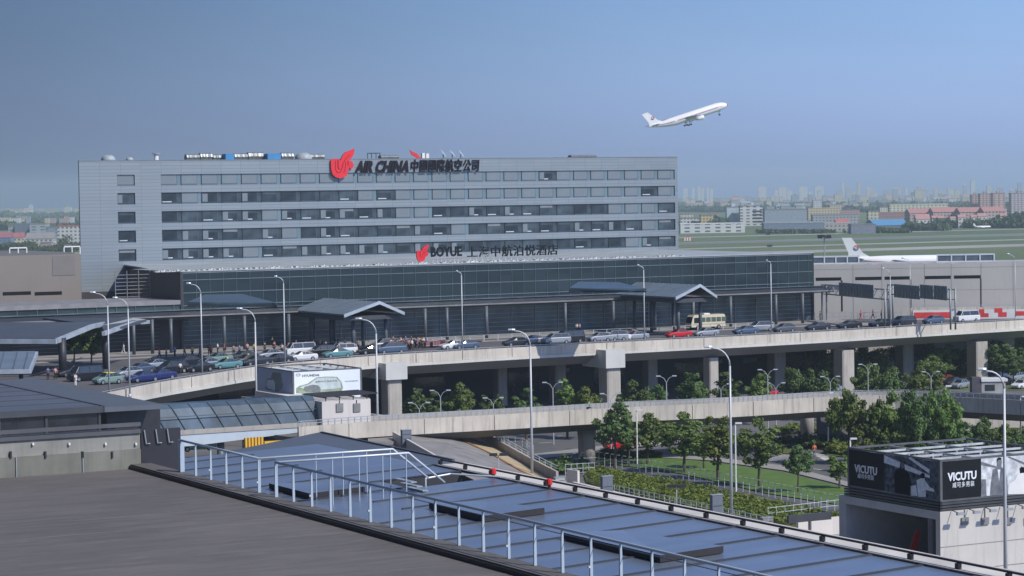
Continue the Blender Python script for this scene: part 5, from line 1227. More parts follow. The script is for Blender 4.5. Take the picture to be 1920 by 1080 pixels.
# ================================================================ TREES
leaf_ms = []
def leaf_mat(name, a, b, rnd=.22):
    m, nt, bs = new_mat(name); bs.inputs['Roughness'].default_value = .6; bs.inputs['Specular IOR Level'].default_value = .25
    g = nt.nodes.new('ShaderNodeNewGeometry'); oi = nt.nodes.new('ShaderNodeObjectInfo')
    c = mixc(nt, ramp(nt, noi(nt, coords(nt), .9, 3), .3, .7), a, b)
    hsv = nt.nodes.new('ShaderNodeHueSaturation'); nt.links.new(mth(nt, 'MULTIPLY_ADD', oi.outputs['Random'], rnd * 2, 1 - rnd), hsv.inputs['Value'])
    nt.links.new(mth(nt, 'MULTIPLY_ADD', oi.outputs['Random'], .03, .485), hsv.inputs['Hue'])
    nt.links.new(c, hsv.inputs['Color']); nt.links.new(hsv.outputs[0], bs.inputs['Base Color'])
    tl = nt.nodes.new('ShaderNodeBsdfTranslucent'); nt.links.new(hsv.outputs[0], tl.inputs[0]); mx = nt.nodes.new('ShaderNodeMixShader'); mx.inputs[0].default_value = .25
    o = nt.nodes['Material Output']; nt.links.new(bs.outputs[0], mx.inputs[1]); nt.links.new(tl.outputs[0], mx.inputs[2]); nt.links.new(mx.outputs[0], o.inputs[0]); return m
leafA = leaf_mat('leaf_green', (.10, .16, .04), (.20, .275, .08)); leafB = leaf_mat('leaf_dark', (.075, .125, .04), (.145, .21, .07)); leafC = leaf_mat('leaf_olive', (.12, .155, .035), (.21, .25, .065))
bark = mat('bark', (.09, .07, .05), .9, var=.3, scale=3)
TZ = {}
def tree_mesh(kind, seed):
    rnd = random.Random(seed); H0 = 8.0; mb = MB()
    if kind == 'round': n, rx, zc, rz_, cr = 34, 2.1, 5.1, 2.6, (.45, .95)
    elif kind == 'tall': n, rx, zc, rz_, cr = 28, 1.5, 4.9, 2.9, (.4, .8)
    elif kind == 'wide': n, rx, zc, rz_, cr = 44, 3.0, 5.0, 2.3, (.5, 1.05)
    else: n, rx, zc, rz_, cr = 9, 1.0, 3.4, 2.6, (.5, .9)
    cl = []
    for i in range(n):
        for _ in range(20):
            p = V((rnd.uniform(-1, 1), rnd.uniform(-1, 1), rnd.uniform(-1, 1)))
            if .25 < p.length < 1: break
        q = V((p.x * rx, p.y * rx, zc + p.z * rz_)); k = 1 - .25 * max(0, p.z); cl.append((q, rnd.uniform(*cr) * k))
    if kind != 'x': cl.append((V((0, 0, zc)), 1.3))
    for q, r in cl:
        for j in range(int(150 * r * r) + 22):
            d = V((rnd.gauss(0, 1), rnd.gauss(0, 1), rnd.gauss(0, 1))).normalized(); rad = r * (rnd.random() ** .33) * rnd.uniform(.8, 1.12)
            c = q + V((d.x * rad, d.y * rad, d.z * rad * .8)); nn = (d + V((rnd.gauss(0, .5), rnd.gauss(0, .5), rnd.gauss(.3, .5)))).normalized()
            a = nn.cross(V((rnd.gauss(0, 1), rnd.gauss(0, 1), rnd.gauss(0, 1)))).normalized(); b = nn.cross(a); s = rnd.uniform(.09, .22)
            mb.add([c - a * s - b * s * .5, c + a * s * .2 - b * s * .8, c + a * s + b * s * .4, c - a * s * .3 + b * s * .8], [(0, 1, 2, 3)])
    zs_ = sorted(v[2] for v in mb.v); xs_ = sorted(abs(v[0]) for v in mb.v); TZ[(kind, seed)] = (zs_[int(len(zs_) * .992)], 2 * xs_[int(len(xs_) * .97)])
    t = MB(); t.tube([(0, 0, 0), (.06, .02, 1.2), (-.05, .05, 2.6), (.05, 0, 4.4), (0, 0, 5.8)], [.17, .14, .12, .08, .03], 7)
    for i in range(6):
        q, r = cl[i]; z0 = rnd.uniform(2.0, 3.6); t.tube([(0, 0, z0), (q.x * .4, q.y * .4, z0 + (q.z - z0) * .55), tuple(q)], [.08, .05, .02], 5)
    return mb, t
TREE = {}
def tree_src(kind, seed, leaf, lname):
    k = (kind, seed, lname)
    if k not in TREE:
        a, b = tree_mesh(kind, seed); r_ = root('tree', 'tree', 'tree'); a.build('crown', leaf, r_); b.build('trunk', bark, r_); TREE[k] = [r_, 0]
    return TREE[k]
TL = []
def tree(px, pb, pt, kind, leaf, label, group, wd_=None, Y=None, z=0.):
    P = pz(px, pb, z) if Y is None else pY(px, 700, Y)
    P.z = z; h = pY(px, pt, P.y).z - z
    TL.append((P, h, kind, leaf, label, group, wd_))
LV = {'a': leafA, 'b': leafB, 'c': leafC}
G = 'trees in a row on the lawn'
for px, pb, pt, kd, lf, lab, wd_ in ((1153, 884, 757, 'round', 'b', 'dark round lawn tree nearest the bridge pier', 70), (1214, 872, 778, 'round', 'a', 'lawn tree just right of the first white post lamp', 56), (1284, 888, 776, 'round', 'a', 'broad lawn tree fourth of the row, forked trunk', 72),
        (1180, 876, 792, 'tall', 'b', 'small shaded lawn tree behind the first two', 40), (1347, 902, 782, 'tall', 'c', 'bright green lawn tree left of the tall lamp pole', 58), (1424, 915, 786, 'round', 'a', 'lawn tree right of the tall lamp pole', 66), (1497, 925, 836, 'round', 'b', 'small round tree at the lower lawn edge', 50),
        (1574, 918, 854, 'tall', 'a', 'small tree touching the menswear billboard corner', 40), (1320, 880, 800, 'tall', 'a', 'thin tree between two broad lawn trees', 36)): tree(px, pb, pt, kd, LV[lf], lab, G, wd_)
G = 'trees in the clump behind the billboard'
for px, pb, pt, kd, lf, lab, wd_ in ((1590, 838, 735, 'wide', 'a', 'big leafy tree at the left end of the clump', 72), (1634, 832, 752, 'round', 'b', 'dark tree before the small white utility building', 52), (1672, 838, 740, 'wide', 'a', 'broad tree right of the utility building', 70), (1718, 842, 736, 'wide', 'b', 'dense dark tree left of the white post lamp', 68), (1762, 846, 736, 'wide', 'a', 'tall green tree behind the white post lamp', 66),
        (1700, 846, 782, 'round', 'a', 'low bushy tree at the front of the clump', 48), (1795, 846, 792, 'round', 'b', 'low dark tree above the billboard truss', 52), (1745, 850, 795, 'round', 'b', 'lowest dark tree just over the billboard truss', 46), (1845, 836, 784, 'wide', 'b', 'sparse tree before the ramp at the right', 50), (1880, 838, 796, 'tall', 'a', 'slim tree near the right frame edge', 40),
        (1912, 846, 806, 'round', 'b', 'dark bush like tree at the right frame edge', 40), (1612, 842, 810, 'round', 'c', 'small yellow green tree by the utility building', 34), (1640, 830, 800, 'round', 'b', 'small dark tree before the utility building wall', 34)): tree(px, pb, pt, kd, LV[lf], lab, G, wd_, Y=(292 if pb < 841 else 284) if px > 1570 else None)
G = 'trees in the shade between the ramp and the viaduct'
for px, pt, kd, lf, Y, lab, wd_ in ((778, 732, 'tall', 'b', 325, 'first small tree right of the left pier', 44), (812, 738, 'tall', 'b', 322, 'second small tree right of the left pier', 36), (858, 720, 'round', 'a', 326, 'bigger round tree between two twin lamps', 54), (922, 742, 'round', 'b', 324, 'low wide tree left of the tall lamp', 50), (985, 730, 'tall', 'b', 328, 'narrow tree by the tall lamp', 48),
        (1062, 712, 'tall', 'a', 330, 'pointed tree left of the middle pier', 50), (1100, 726, 'round', 'c', 328, 'olive tree touching the middle pier', 50), (1186, 716, 'round', 'b', 332, 'round tree just right of the middle pier', 50), (1226, 724, 'wide', 'b', 334, 'wide low tree right of the middle pier', 54), (1298, 700, 'tall', 'b', 338, 'tall tree left of the third pier', 52),
        (1362, 700, 'tall', 'b', 340, 'tall tree right of the third pier', 50), (1420, 702, 'round', 'a', 345, 'round tree left of the dark inner pier', 52), (1500, 692, 'wide', 'b', 352, 'wide tree right of the dark inner pier', 64), (1545, 698, 'round', 'b', 350, 'round tree left of the fourth pier', 50), (1622, 686, 'wide', 'a', 358, 'wide tree right of the fourth pier', 60), (1660, 690, 'wide', 'b', 356, 'dark wide tree between the fourth and fifth piers', 60), (1725, 690, 'wide', 'a', 365, 'bright wide tree left of the fifth pier', 66)): tree(px, 0, pt, kd, LV[lf], 'shaded ' + lab if lf == 'b' else lab, G, wd_, Y=Y)
rnd = random.Random(5); G = 'trees far under the viaduct'
spots = [(1485, 645, 430), (1520, 640, 436), (1560, 648, 430), (1612, 645, 436), (1640, 655, 425), (1700, 640, 436), (1735, 640, 430), (1765, 648, 425), (1790, 655, 436), (1860, 640, 428), (1880, 646, 420), (1915, 640, 430), (1470, 660, 420), (1530, 668, 410), (1750, 668, 410), (1900, 668, 410), (1590, 662, 420), (1820, 650, 440)]
far_lab = ['just right of the dark inner pier', 'above the leftmost thin white pole', 'left of the fourth pier, in shade', 'right of the fourth pier on the bank', 'on the bank between two white poles', 'right of the second row pier', 'in the middle of the last wide gap', 'left of the rightmost pier, tall', 'touching the rightmost pier', 'right of the rightmost pier', 'between the rightmost thin poles', 'at the right frame edge under the deck', 'low beside the dark inner pier', 'low in front of the red brown bush', 'low in the last wide gap', 'low at the right frame edge', 'low beside the fourth pier', 'behind the rightmost pier']
for i, (px, pt, Y) in enumerate(spots): tree(px, 0, pt, rnd.choice(['wide', 'round', 'wide']), LV[rnd.choice('bab')], 'park tree ' + far_lab[i], G, 56, Y=Y)
for px, pt, Y, lab in ((140, 615, 345, 'dark tree behind the left forecourt canopy column'), (172, 618, 345, 'second dark tree behind the left forecourt canopy')): tree(px, 0, pt, 'round', leafB, lab, 'trees in the forecourt shade', 44, Y=Y, z=10.)
for i, (P, h, kind, leaf, label, group, wd_) in enumerate(TL):
    src = tree_src(kind, i % 3, leaf, leaf.name); index_kids() if src[1] else None
    tz, tw = TZ[(kind, i % 3)]; sc_ = h / tz; sx = sc_
    if wd_: sx = wd_ * P.y / F / tw
    place(src[0], src[1], P, random.uniform(0, 6.28), label, group, (sx, sx, sc_)); src[1] = 1
# yellow green ground cover on the bed, hedges
def scatter(name, poly, z, n, hgt, leafm, label, s=.16, kind='stuff', cat='plants'):
    P = [pz(a, b, z) for a, b in poly]; xs = [p.x for p in P]; ys = [p.y for p in P]; mb = MB(); r = random.Random(len(name) + n)
    def ins(x, y):
        c = False; j = len(P) - 1
        for i in range(len(P)):
            if (P[i].y > y) != (P[j].y > y) and x < (P[j].x - P[i].x) * (y - P[i].y) / (P[j].y - P[i].y) + P[i].x: c = not c
            j = i
        return c
    k = 0
    while k < n:
        x, y = r.uniform(min(xs), max(xs)), r.uniform(min(ys), max(ys))
        if not ins(x, y): continue
        k += 1; hh = hgt * (.6 + .8 * noise.noise(V((x * .5, y * .5, 0))) + .3 * r.random()); c = V((x, y, z + max(.05, hh) * r.uniform(.5, 1)))
        nn = V((r.gauss(0, .6), r.gauss(0, .6), 1)).normalized(); a = nn.cross(V((r.gauss(0, 1), r.gauss(0, 1), .1))).normalized(); b = nn.cross(a); q = s * r.uniform(.6, 1.5)
        mb.add([c - a * q, c - b * q * .6, c + a * q, c + b * q * .6], [(0, 1, 2, 3)])
    o = mb.build(name, leafm); tag(o, label, cat, kind=kind); return o
leafY = leaf_mat('leaf_yellow', (.09, .14, .025), (.22, .26, .05), .05)
scatter('ground_cover_plants', [(1098, 879), (1115, 879), (1280, 909), (1440, 943), (1580, 972), (1560, 990), (1440, 982), (1250, 944), (1110, 906)], .18, 15000, .7, leafY, 'yellow green ground cover filling the bed between the fences', .17)
for nm, poly, hh, lab, lm in (('hedge', [(1560, 838), (1600, 842), (1600, 856), (1546, 850)], .8, 'bright clipped hedge left of the menswear billboard', leafC), ('hedge', [(1440, 834), (1580, 830), (1600, 838), (1600, 843), (1500, 842)], 1.3, 'dark hedge before the bridge abutment', leafB), ('hedge', [(985, 882), (1060, 872), (1105, 872), (1100, 886), (1010, 893)], 1.0, 'dark reddish shrubs in the shade by the ramp foot', leafB),
        ('hedge', [(1450, 808), (1600, 800), (1600, 806), (1460, 816)], .9, 'green hedge beyond the road under the bridge', leafC), ('hedge', [(1640, 836), (1850, 826), (1850, 840), (1640, 846)], 1.0, 'low hedge under the tree clump', leafB), ('hedge', [(1855, 805), (1990, 800), (1990, 812), (1860, 816)], .6, 'hedge beside the road at the right frame edge', leafC), ('hedge', [(1130, 851), (1240, 853), (1240, 858), (1120, 858)], .5, 'dark hedge at the shaded top of the lawn', leafB), ('hedge', [(1465, 700), (1545, 700), (1545, 715), (1465, 715)], 2.2, 'red brown bush in the shade left of the fourth pier', leaf_mat('leaf_red', (.08, .05, .035), (.12, .08, .05), .05))):
    scatter(nm, poly, .2, 1500, hh, lm, lab, .3, 'stuff', 'hedge')
scatter('park_grass_bank', [(1480, 665), (1990, 655), (1990, 700), (1480, 712)], .1, 9000, .9, leafC, 'sunlit grass bank far under the viaduct', .5, cat='grass')

# small things of the lower level
P = pz(1612, 838, 0); r_ = root('utility_building', 'small white utility building with grey doors under the tree clump', 'building', P, R(6))
L = 78 * P.y / F; h = pY(1640, 803, P.y).z
MB().box(0, L, 0, 6, 0, h).build('wall', concrete_wh, r_); MB().box(-.2, L + .2, -.2, 6.2, h, h + .25).build('roof', white_m, r_)
for a in (.3, .52): MB().box(L * a, L * a + .9, -.06, -.003, .1, h * .75).build('door', dark_m, r_)
MB().box(L * .1, L * .2, -.06, -.003, h * .4, h * .8).build('window', glass_dk, r_)
P = pz(1840, 742, 0); r_ = root('kiosk', 'grey kiosk with a white flat roof beside the rightmost pier', 'kiosk', P, 0)
MB().box(-1.5, 0, 0, 2, 0, 3.0).build('dark_cabinet', mat('kiosk_dark', (.08, .075, .09), .6), r_); MB().box(.05, 4, 0, 3, 0, 2.3).build('wall', pgl, r_); MB().box(0, 4.3, -.2, 3.1, 2.3, 2.75).build('roof', white_m, r_); MB().box(.6, 2.2, -.05, -.003, .8, 1.8).build('window', glass_dk, r_)
for i, (a, m_, lab) in enumerate(((1818, red_m, 'red water filled barrier leftmost of the row'), (1832, mat('barrier_yellow', (.75, .62, .08), .5), 'yellow barrier next to the red one'), (1846, MATS['barrier_yellow'], 'yellow barrier right of the dark kiosk cabinet'), (1862, mat('barrier_orange', (.62, .17, .05), .5), 'orange barrier in the row'), (1874, MATS['barrier_yellow'], 'yellow barrier near the tall lamp'), (1892, MATS['barrier_orange'], 'orange barrier rightmost of the row'))):
    P = pz(a, 753, 1.2); P.z = pY(a, 753, P.y).z; P = pY(a, 752, 332); r_ = root('road_barrier', lab, 'barrier', P, 0, 'coloured barriers by the kiosk')
    q = MB(); q.loft([[(x, -.3, 0), (x, -.15, .8), (x, .15, .8), (x, .3, 0)] for x in (-.5, .5)]); q.build('body', m_, r_); MB().box(-.5, .5, -.16, -.31 + .1, .25, .4).build('band', white_m, r_)
r_ = root('ramp_kerb_platform', 'pale concrete ledge carrying the coloured barriers', 'ledge', pY(1800, 760, 330), 0); A = r_.location
q = MB(); B = loc(r_, pY(1990, 758, 330)); q.box(0, B.x, -.5, 4, -5, -.0 + .55); q.build('slab', concrete_lt, r_); q = MB(); q.box(0, B.x, -.62, -.51, .3, .5); q.build('edge', steel, r_)
# yellow machines seen below the footbridge
for px, lab in ((460, 'orange yellow ribbed barrier below the footbridge'),):
    P = pY(px, 820, 262); r_ = root('yellow_barrier_stack', lab, 'barrier', P, TH)
    for k in range(6): MB().box(k * .38, k * .38 + .22, 0, .4, -1.4, -.1).build('panel', yellow_m, r_)
    MB().box(2.6, 5.6, .8, 1.2, -1.4, -.7).build('beam', yellow_m, r_)
for px, Y, lab in ((365, 270, 'dark taxi with a teal roof seen through the railing below the footbridge'),):
    pass

# ================================================================ CARS
glass_car = mat('car_glass', (.02, .025, .03), .06, 0, var=.2, spec=1); rim_m = mat('wheel_rim', (.35, .36, .38), .4, .6)
lampw = mat('headlight_glass', (.6, .62, .64), .15); lampr = mat('tail_light', (.35, .01, .01), .25)
def paint(name, col, metal=.2): 
    m = mat('paint_' + name, col, .28, metal, var=.03, spec=.6); m.node_tree.nodes['Principled BSDF'].inputs['Coat Weight'].default_value = .5; return m
PAINT = {k: paint(k, c, mt) for k, c, mt in (('white', (.72, .73, .74), 0), ('silver', (.42, .45, .48), .5), ('black', (.012, .013, .016), .1), ('dark', (.035, .04, .05), .3), ('grey', (.13, .14, .16), .4), ('red', (.55, .012, .02), .1), ('blue', (.02, .035, .16), .2), ('steelblue', (.10, .15, .24), .4), ('teal', (.11, .27, .29), .1), ('green', (.20, .30, .27), .1), ('cream', (.66, .60, .44), 0), ('brown', (.16, .13, .11), .4))}
ST = {  # x, bottom, belt, top, half width ; windscreen starts at index a, roof b..c, rear window ends at d
 'sedan': ([(2.3, .36, .60, .62, .66), (2.15, .26, .72, .74, .80), (1.5, .2, .88, .92, .87), (.95, .2, .95, .99, .88), (.2, .2, .97, 1.43, .88), (-.85, .2, .98, 1.42, .88), (-1.6, .2, 1.02, 1.07, .87), (-2.15, .26, .98, 1.0, .84), (-2.3, .36, .8, .82, .74)], 3, 4, 5, 6),
 'hatch': ([(2.0, .36, .62, .64, .66), (1.86, .26, .76, .78, .80), (1.35, .2, .92, .96, .85), (.95, .2, .98, 1.02, .86), (.25, .2, 1.0, 1.50, .86), (-1.1, .2, 1.02, 1.50, .86), (-1.75, .24, 1.06, 1.2, .84), (-1.95, .36, .9, .92, .76)], 3, 4, 5, 6),
 'mpv': ([(2.4, .36, .66, .68, .70), (2.28, .26, .84, .86, .86), (1.75, .2, 1.02, 1.06, .92), (1.45, .2, 1.08, 1.12, .93), (.6, .2, 1.1, 1.72, .93), (-1.9, .2, 1.1, 1.72, .93), (-2.3, .24, 1.12, 1.25, .91), (-2.4, .4, 1.0, 1.02, .84)], 3, 4, 5, 6),
 'van': ([(2.45, .36, .8, .82, .74), (2.38, .26, 1.0, 1.02, .86), (2.0, .22, 1.18, 1.22, .88), (1.9, .22, 1.2, 1.24, .89), (1.35, .22, 1.22, 2.0, .89), (-2.2, .22, 1.22, 2.02, .89), (-2.42, .26, 1.24, 1.4, .88), (-2.48, .4, 1.0, 1.02, .84)], 3, 4, 5, 6)}
def make_car(kind):
    st, a, b, c, d = ST[kind]; r_ = root('car', 'car', 'car'); body = MB(); gl_ = MB()
    def ring(s):
        x, zb, zl, zt, hw = s; k = min(1, (zt - zl) / .4); wt = hw * (.9 - .16 * k)
        h = [(hw * .9, zb), (hw, zb + .2), (hw, zl - .12), (hw * .96, zl), (wt, zt - .05 * k), (wt * .7, zt + .0)]
        return [(x, -y, z) for y, z in h] + [(x, y, z) for y, z in reversed(h)]
    Rg = [ring(s) for s in st]; n = 12
    for i in range(len(Rg) - 1):
        for k in range(n):
            q = [Rg[i][k], Rg[i][(k + 1) % n], Rg[i + 1][(k + 1) % n], Rg[i + 1][k]]
            side = k in (3, 7) and a <= i < d; scr = k in (4, 5, 6) and (i == a or i == c)
            (gl_ if side or scr else body).add(q, [(0, 1, 2, 3)])
            if side and a < i < d:   # pillars
                pass
    body.add(Rg[0], [tuple(range(n))[::-1]]); body.add(Rg[-1], [tuple(range(n))])
    # pillars over the glass
    def bar(p, q): body.tube([p, q], .035, 4)
    for s in (0, 1):
        kk = (3, 4) if s == 0 else (8, 7)
        L = [0]; 
        for i in (b, c): bar(Rg[i][kk[0]], Rg[i][kk[1]])
        m0 = V(Rg[b][kk[0]]).lerp(V(Rg[c][kk[0]]), .45); m1 = V(Rg[b][kk[1]]).lerp(V(Rg[c][kk[1]]), .45); bar(m0, m1)
        bar(Rg[a][kk[0]], Rg[b][kk[1]]); bar(Rg[d][kk[0]], Rg[c][kk[1]])
    L = st[0][0]
    body.build('body', PAINT['white'], r_); gl_.build('window', glass_car, r_)
    hw = max(s[4] for s in st); wb = (st[0][0] * .62, st[-1][0] * .60)
    for x in wb:
        for sy in (-1, 1):
            q = MB(); y = sy * (hw - .1); q.tube([(x, y - .1, .32), (x, y + .1 + .02, .32)] if sy > 0 else [(x, y - .12, .32), (x, y + .1, .32)], .33, 14); o = q.build('wheel', rubber, r_, True)
            q = MB(); yy = hw + .025 if sy > 0 else -hw - .025; q.tube([(x, yy - .008, .32), (x, yy + .008, .32)], .2, 10); q.build('rim', rim_m, o)
    for sy in (-1, 1):
        z = (st[1][2]) - .06; MB().box(st[1][0] - .05, st[0][0] - .02, sy * hw * .62 - .16, sy * hw * .62 + .16, z - .14, z).build('headlight', lampw, r_)
        z = st[-2][2] - .12; MB().box(st[-1][0] + .0, st[-2][0] + .06, sy * hw * .7 - .12, sy * hw * .7 + .12, z - .2, z).build('tail_light', lampr, r_)
    return r_
def make_bus():
    r_ = root('minibus', 'minibus', 'minibus'); b = MB(); hw = 1.0
    prof = [(3.5, .5), (3.55, 1.1), (3.2, 2.3), (2.9, 2.6), (-3.2, 2.65), (-3.45, 2.4), (-3.5, .5)]
    b.loft([[(x, -hw, z) for x, z in prof], [(x, hw, z) for x, z in prof]]); b.build('body', PAINT['cream'], r_)
    for sy in (-1, 1):
        for i in range(5): x = 1.6 - i * 1.08; MB().box(x - .95, x, sy * hw + (.003 if sy > 0 else -.02), sy * hw + (.02 if sy > 0 else -.003), 1.35, 2.15).build('window', mat('bus_glass', (.10, .14, .11), .1, spec=.9), r_)
        MB().box(1.8, 3.0, sy * hw + (.003 if sy > 0 else -.02), sy * hw + (.02 if sy > 0 else -.003), 1.2, 2.15).build('door_window', glass_car, r_)
        MB().box(-3.4, 3.4, sy * hw + (.003 if sy > 0 else -.015), sy * hw + (.015 if sy > 0 else -.003), .98, 1.06).build('stripe', mat('bus_stripe', (.40, .30, .15)), r_)
        for x in (2.2, -2.1):
            o = MB().tube([(x, sy * .82, .42), (x, sy * 1.02, .42)], .42, 14).build('wheel', rubber, r_, True); MB().tube([(x, sy * 1.02, .42), (x, sy * 1.035, .42)], .24, 10).build('rim', rim_m, o)
    q = MB(); q.add([(3.54, -.9, 1.25), (3.54, .9, 1.25), (3.24, .85, 2.25), (3.24, -.85, 2.25)], [(0, 1, 2, 3)]); q.build('windscreen', glass_car, r_)
    MB().box(-.6, .6, -.5, .5, 2.64, 2.85).build('roof_unit', white_m, r_); return r_
SRC = {k: [make_car(k), 0] for k in ST}; index_kids()
DIRL = TH + math.pi
def car(px, pb, kind, col, label, rz=None, z=10.0, group='vehicles on the upper road', roof=None):
    if z == 10.0 and px > 420:
        for (xa, ya), (xb, yb) in zip(NEAR, NEAR[1:]):
            if xa <= px <= xb: pb = min(pb, ya + (yb - ya) * (px - xa) / (xb - xa) - 2.8)
    P = pz(px, pb, z); s = SRC[kind]; o = place(s[0], s[1], P, DIRL if rz is None else rz, label, group); s[1] = 1
    o['category'] = 'van' if kind in ('van',) else 'car'
    nm = {'van': 'van', 'mpv': 'van', 'sedan': 'car', 'hatch': 'car'}[kind]
    o.name = nm; index_kids_one(o)
    for ch in o.children:
        if ch.name.startswith('body'): ch.material_slots[0].link = 'OBJECT'; ch.material_slots[0].material = PAINT[col]
    return o
def index_kids_one(o): KID[o.name] = list(o.children)
bus = make_bus(); bus.location = pz(1323, 617.5, 10); bus.rotation_euler = (0, 0, DIRL); bus['label'] = 'cream minibus standing by the right gabled canopy'; bus['group'] = 'vehicles on the upper road'
CARS = [(1812, 609, 'van', 'white', 'white van before the red patterned hoarding'), (1693, 614, 'mpv', 'dark', 'dark green people carrier between the gantries'), (1750, 613, 'hatch', 'steelblue', 'blue grey hatchback before the red hoarding'), (1652, 617, 'sedan', 'black', 'black saloon half hidden by the middle gantry posts'),
 (1592, 620, 'sedan', 'black', 'black saloon left of the middle gantry posts'), (1533, 624, 'sedan', 'dark', 'dark blue saloon by the right end of the glass hall'), (1470, 629, 'hatch', 'grey', 'grey hatchback right of a lamp post, nearest the glass hall corner'), (1425, 621, 'mpv', 'silver', 'silver estate car behind the blue saloon'), (1398, 632, 'sedan', 'steelblue', 'steel blue saloon between the minibus and the grey hatchback'),
 (1323, 637, 'sedan', 'silver', 'silver saloon below the cream minibus'), (1272, 638, 'sedan', 'red', 'bright red saloon left of the minibus'), (1191, 641, 'sedan', 'silver', 'silver saloon beside the right lamp post'), (1150, 640, 'mpv', 'silver', 'silver people carrier at the back of the white cluster'), (1123, 641, 'hatch', 'silver', 'silver hatchback leading the white cluster'), (1157, 646, 'sedan', 'white', 'white saloon at the front of the cluster over the pier cap'), (1136, 645, 'hatch', 'white', 'white hatchback squeezed in the cluster'),
 (1068, 643, 'van', 'black', 'black van with a tall roof left of the white cluster'), (1042, 650, 'mpv', 'silver', 'silver people carrier before the black van'), (1000, 645, 'sedan', 'silver', 'pale saloon behind the dark saloon'), (968, 652, 'sedan', 'dark', 'dark saloon left of the silver people carrier'), (850, 655, 'sedan', 'white', 'white saloon left of the middle lamp post'), (872, 660, 'sedan', 'steelblue', 'blue grey saloon partly behind the middle lamp post'),
 (732, 665, 'mpv', 'steelblue', 'blue grey people carrier under the left gabled canopy'), (697, 664, 'sedan', 'black', 'black saloon left of the blue grey people carrier'), (722, 655, 'mpv', 'silver', 'silver estate at the kerb behind the black saloon'), (640, 665, 'mpv', 'white', 'white people carrier with dark windows before the canopy columns'), (604, 668, 'mpv', 'black', 'black people carrier beside the white one'), (632, 674, 'sedan', 'teal', 'teal saloon before the white people carrier'),
 (562, 667, 'van', 'white', 'white van left of the black people carrier'), (566, 677, 'sedan', 'white', 'white saloon before the white van'), (520, 682, 'sedan', 'dark', 'dark blue saloon left of the white saloon'), (505, 673, 'sedan', 'silver', 'silver saloon behind the dark blue one'), (463, 684, 'hatch', 'brown', 'taupe hatchback with a yellow roof sign'), (424, 691, 'sedan', 'teal', 'pale teal taxi before the taupe hatchback'), (408, 680, 'sedan', 'green', 'green saloon at the back of the taxi queue'),
 (372, 697, 'sedan', 'black', 'black saloon beside the left lamp post'), (388, 690, 'sedan', 'silver', 'silver saloon behind the black one by the left lamp post'), (350, 686, 'hatch', 'black', 'black hatchback deep in the taxi queue'), (322, 700, 'mpv', 'black', 'big black people carrier in the taxi queue'), (290, 692, 'sedan', 'silver', 'silver saloon in the second row of the taxi queue'), (262, 700, 'sedan', 'steelblue', 'grey blue saloon in the second row of the taxi queue'), (268, 716, 'sedan', 'blue', 'dark blue taxi at the front of the queue'),
 (300, 712, 'sedan', 'blue', 'second dark blue taxi beside the parapet'), (240, 708, 'hatch', 'silver', 'silver hatchback left of the dark blue taxis'), (202, 720, 'hatch', 'green', 'white and green taxi with a yellow roof between two lamp posts'), (160, 714, 'van', 'black', 'black van left of the yellow roofed taxi'), (135, 706, 'sedan', 'dark', 'dark saloon near the canopy column'), (455, 676, 'sedan', 'dark', 'dark saloon behind the taupe hatchback'), (480, 690, 'sedan', 'dark', 'dark saloon against the parapet left of the billboard')]
for px, pb, kd, col, lab in CARS:
    rz = None
    if px < 420: rz = math.pi + R(42)
    elif px < 560: rz = math.pi + R(36)
    o = car(px, pb, kd, col, lab, rz)
    if px in (202, 463, 424):
        q = MB(); q.box(-.8, .5, -.55, .55, 1.45, 1.53) if px == 202 else q.box(-.25, .0, -.3, .3, 1.45, 1.6); q.build('roof_sign', mat('taxi_yellow', (.75, .62, .05), .5), o)
LOW = [(1560, 737, 'silver', 'silver parked car left of the fourth pier'), (1530, 742, 'dark', 'dark parked car in the shade left of the fourth pier'), (1640, 738, 'black', 'black parked car under the trees'), (1700, 728, 'grey', 'grey parked car before the fifth pier'), (1712, 722, 'silver', 'silver parked car just behind the grey one'), (1785, 722, 'dark', 'dark parked car left of the rightmost pier, back row'), (1800, 728, 'silver', 'silver parked car touching the rightmost pier'), (1772, 718, 'red', 'dark red parked car left of the rightmost pier'), (1880, 722, 'black', 'black parked car right of the kiosk'), (1903, 714, 'silver', 'silver parked car right of the kiosk'), (1870, 712, 'steelblue', 'blue parked car behind the kiosk'), (1915, 728, 'white', 'white parked car at the right frame edge'), (1440, 745, 'red', 'dark red parked car left of the dark inner pier')]
for i, (px, pb, col, lab) in enumerate(LOW): car(px, pb, 'sedan' if i % 3 else 'hatch', col, lab, DIRL + R(20), 0.05, 'cars parked under the viaduct')
car(1163, 842, 'sedan', 'red', 'red car on the lower road behind the first lawn tree', DIRL, .1, 'cars on the lower road'); car(1188, 836, 'sedan', 'dark', 'dark car on the lower road between lawn trees', DIRL, .1, 'cars on the lower road'); car(1207, 838, 'sedan', 'white', 'white car on the lower road behind a lawn tree', DIRL, .1, 'cars on the lower road'); car(1275, 832, 'sedan', 'white', 'white car behind the broad lawn tree', DIRL, .1, 'cars on the lower road')
car(1368 - 1000, 845, 'sedan', 'teal', 'teal and white car below the footbridge seen through the railing', DIRL, 4.0, 'cars on the lower road')
# dark shaggy spool by the billboard
P = pz(1843, 830, .2); r_ = root('cable_drum', 'dark round drum standing behind the billboard truss', 'drum', P, .4)
MB().tube([(0, 0, .8), (0, .9, .8)], .75, 16).build('drum', dark_m, r_); MB().tube([(0, -.02, .8), (0, -.01, .8)], .35, 12).build('hub', steel, r_)

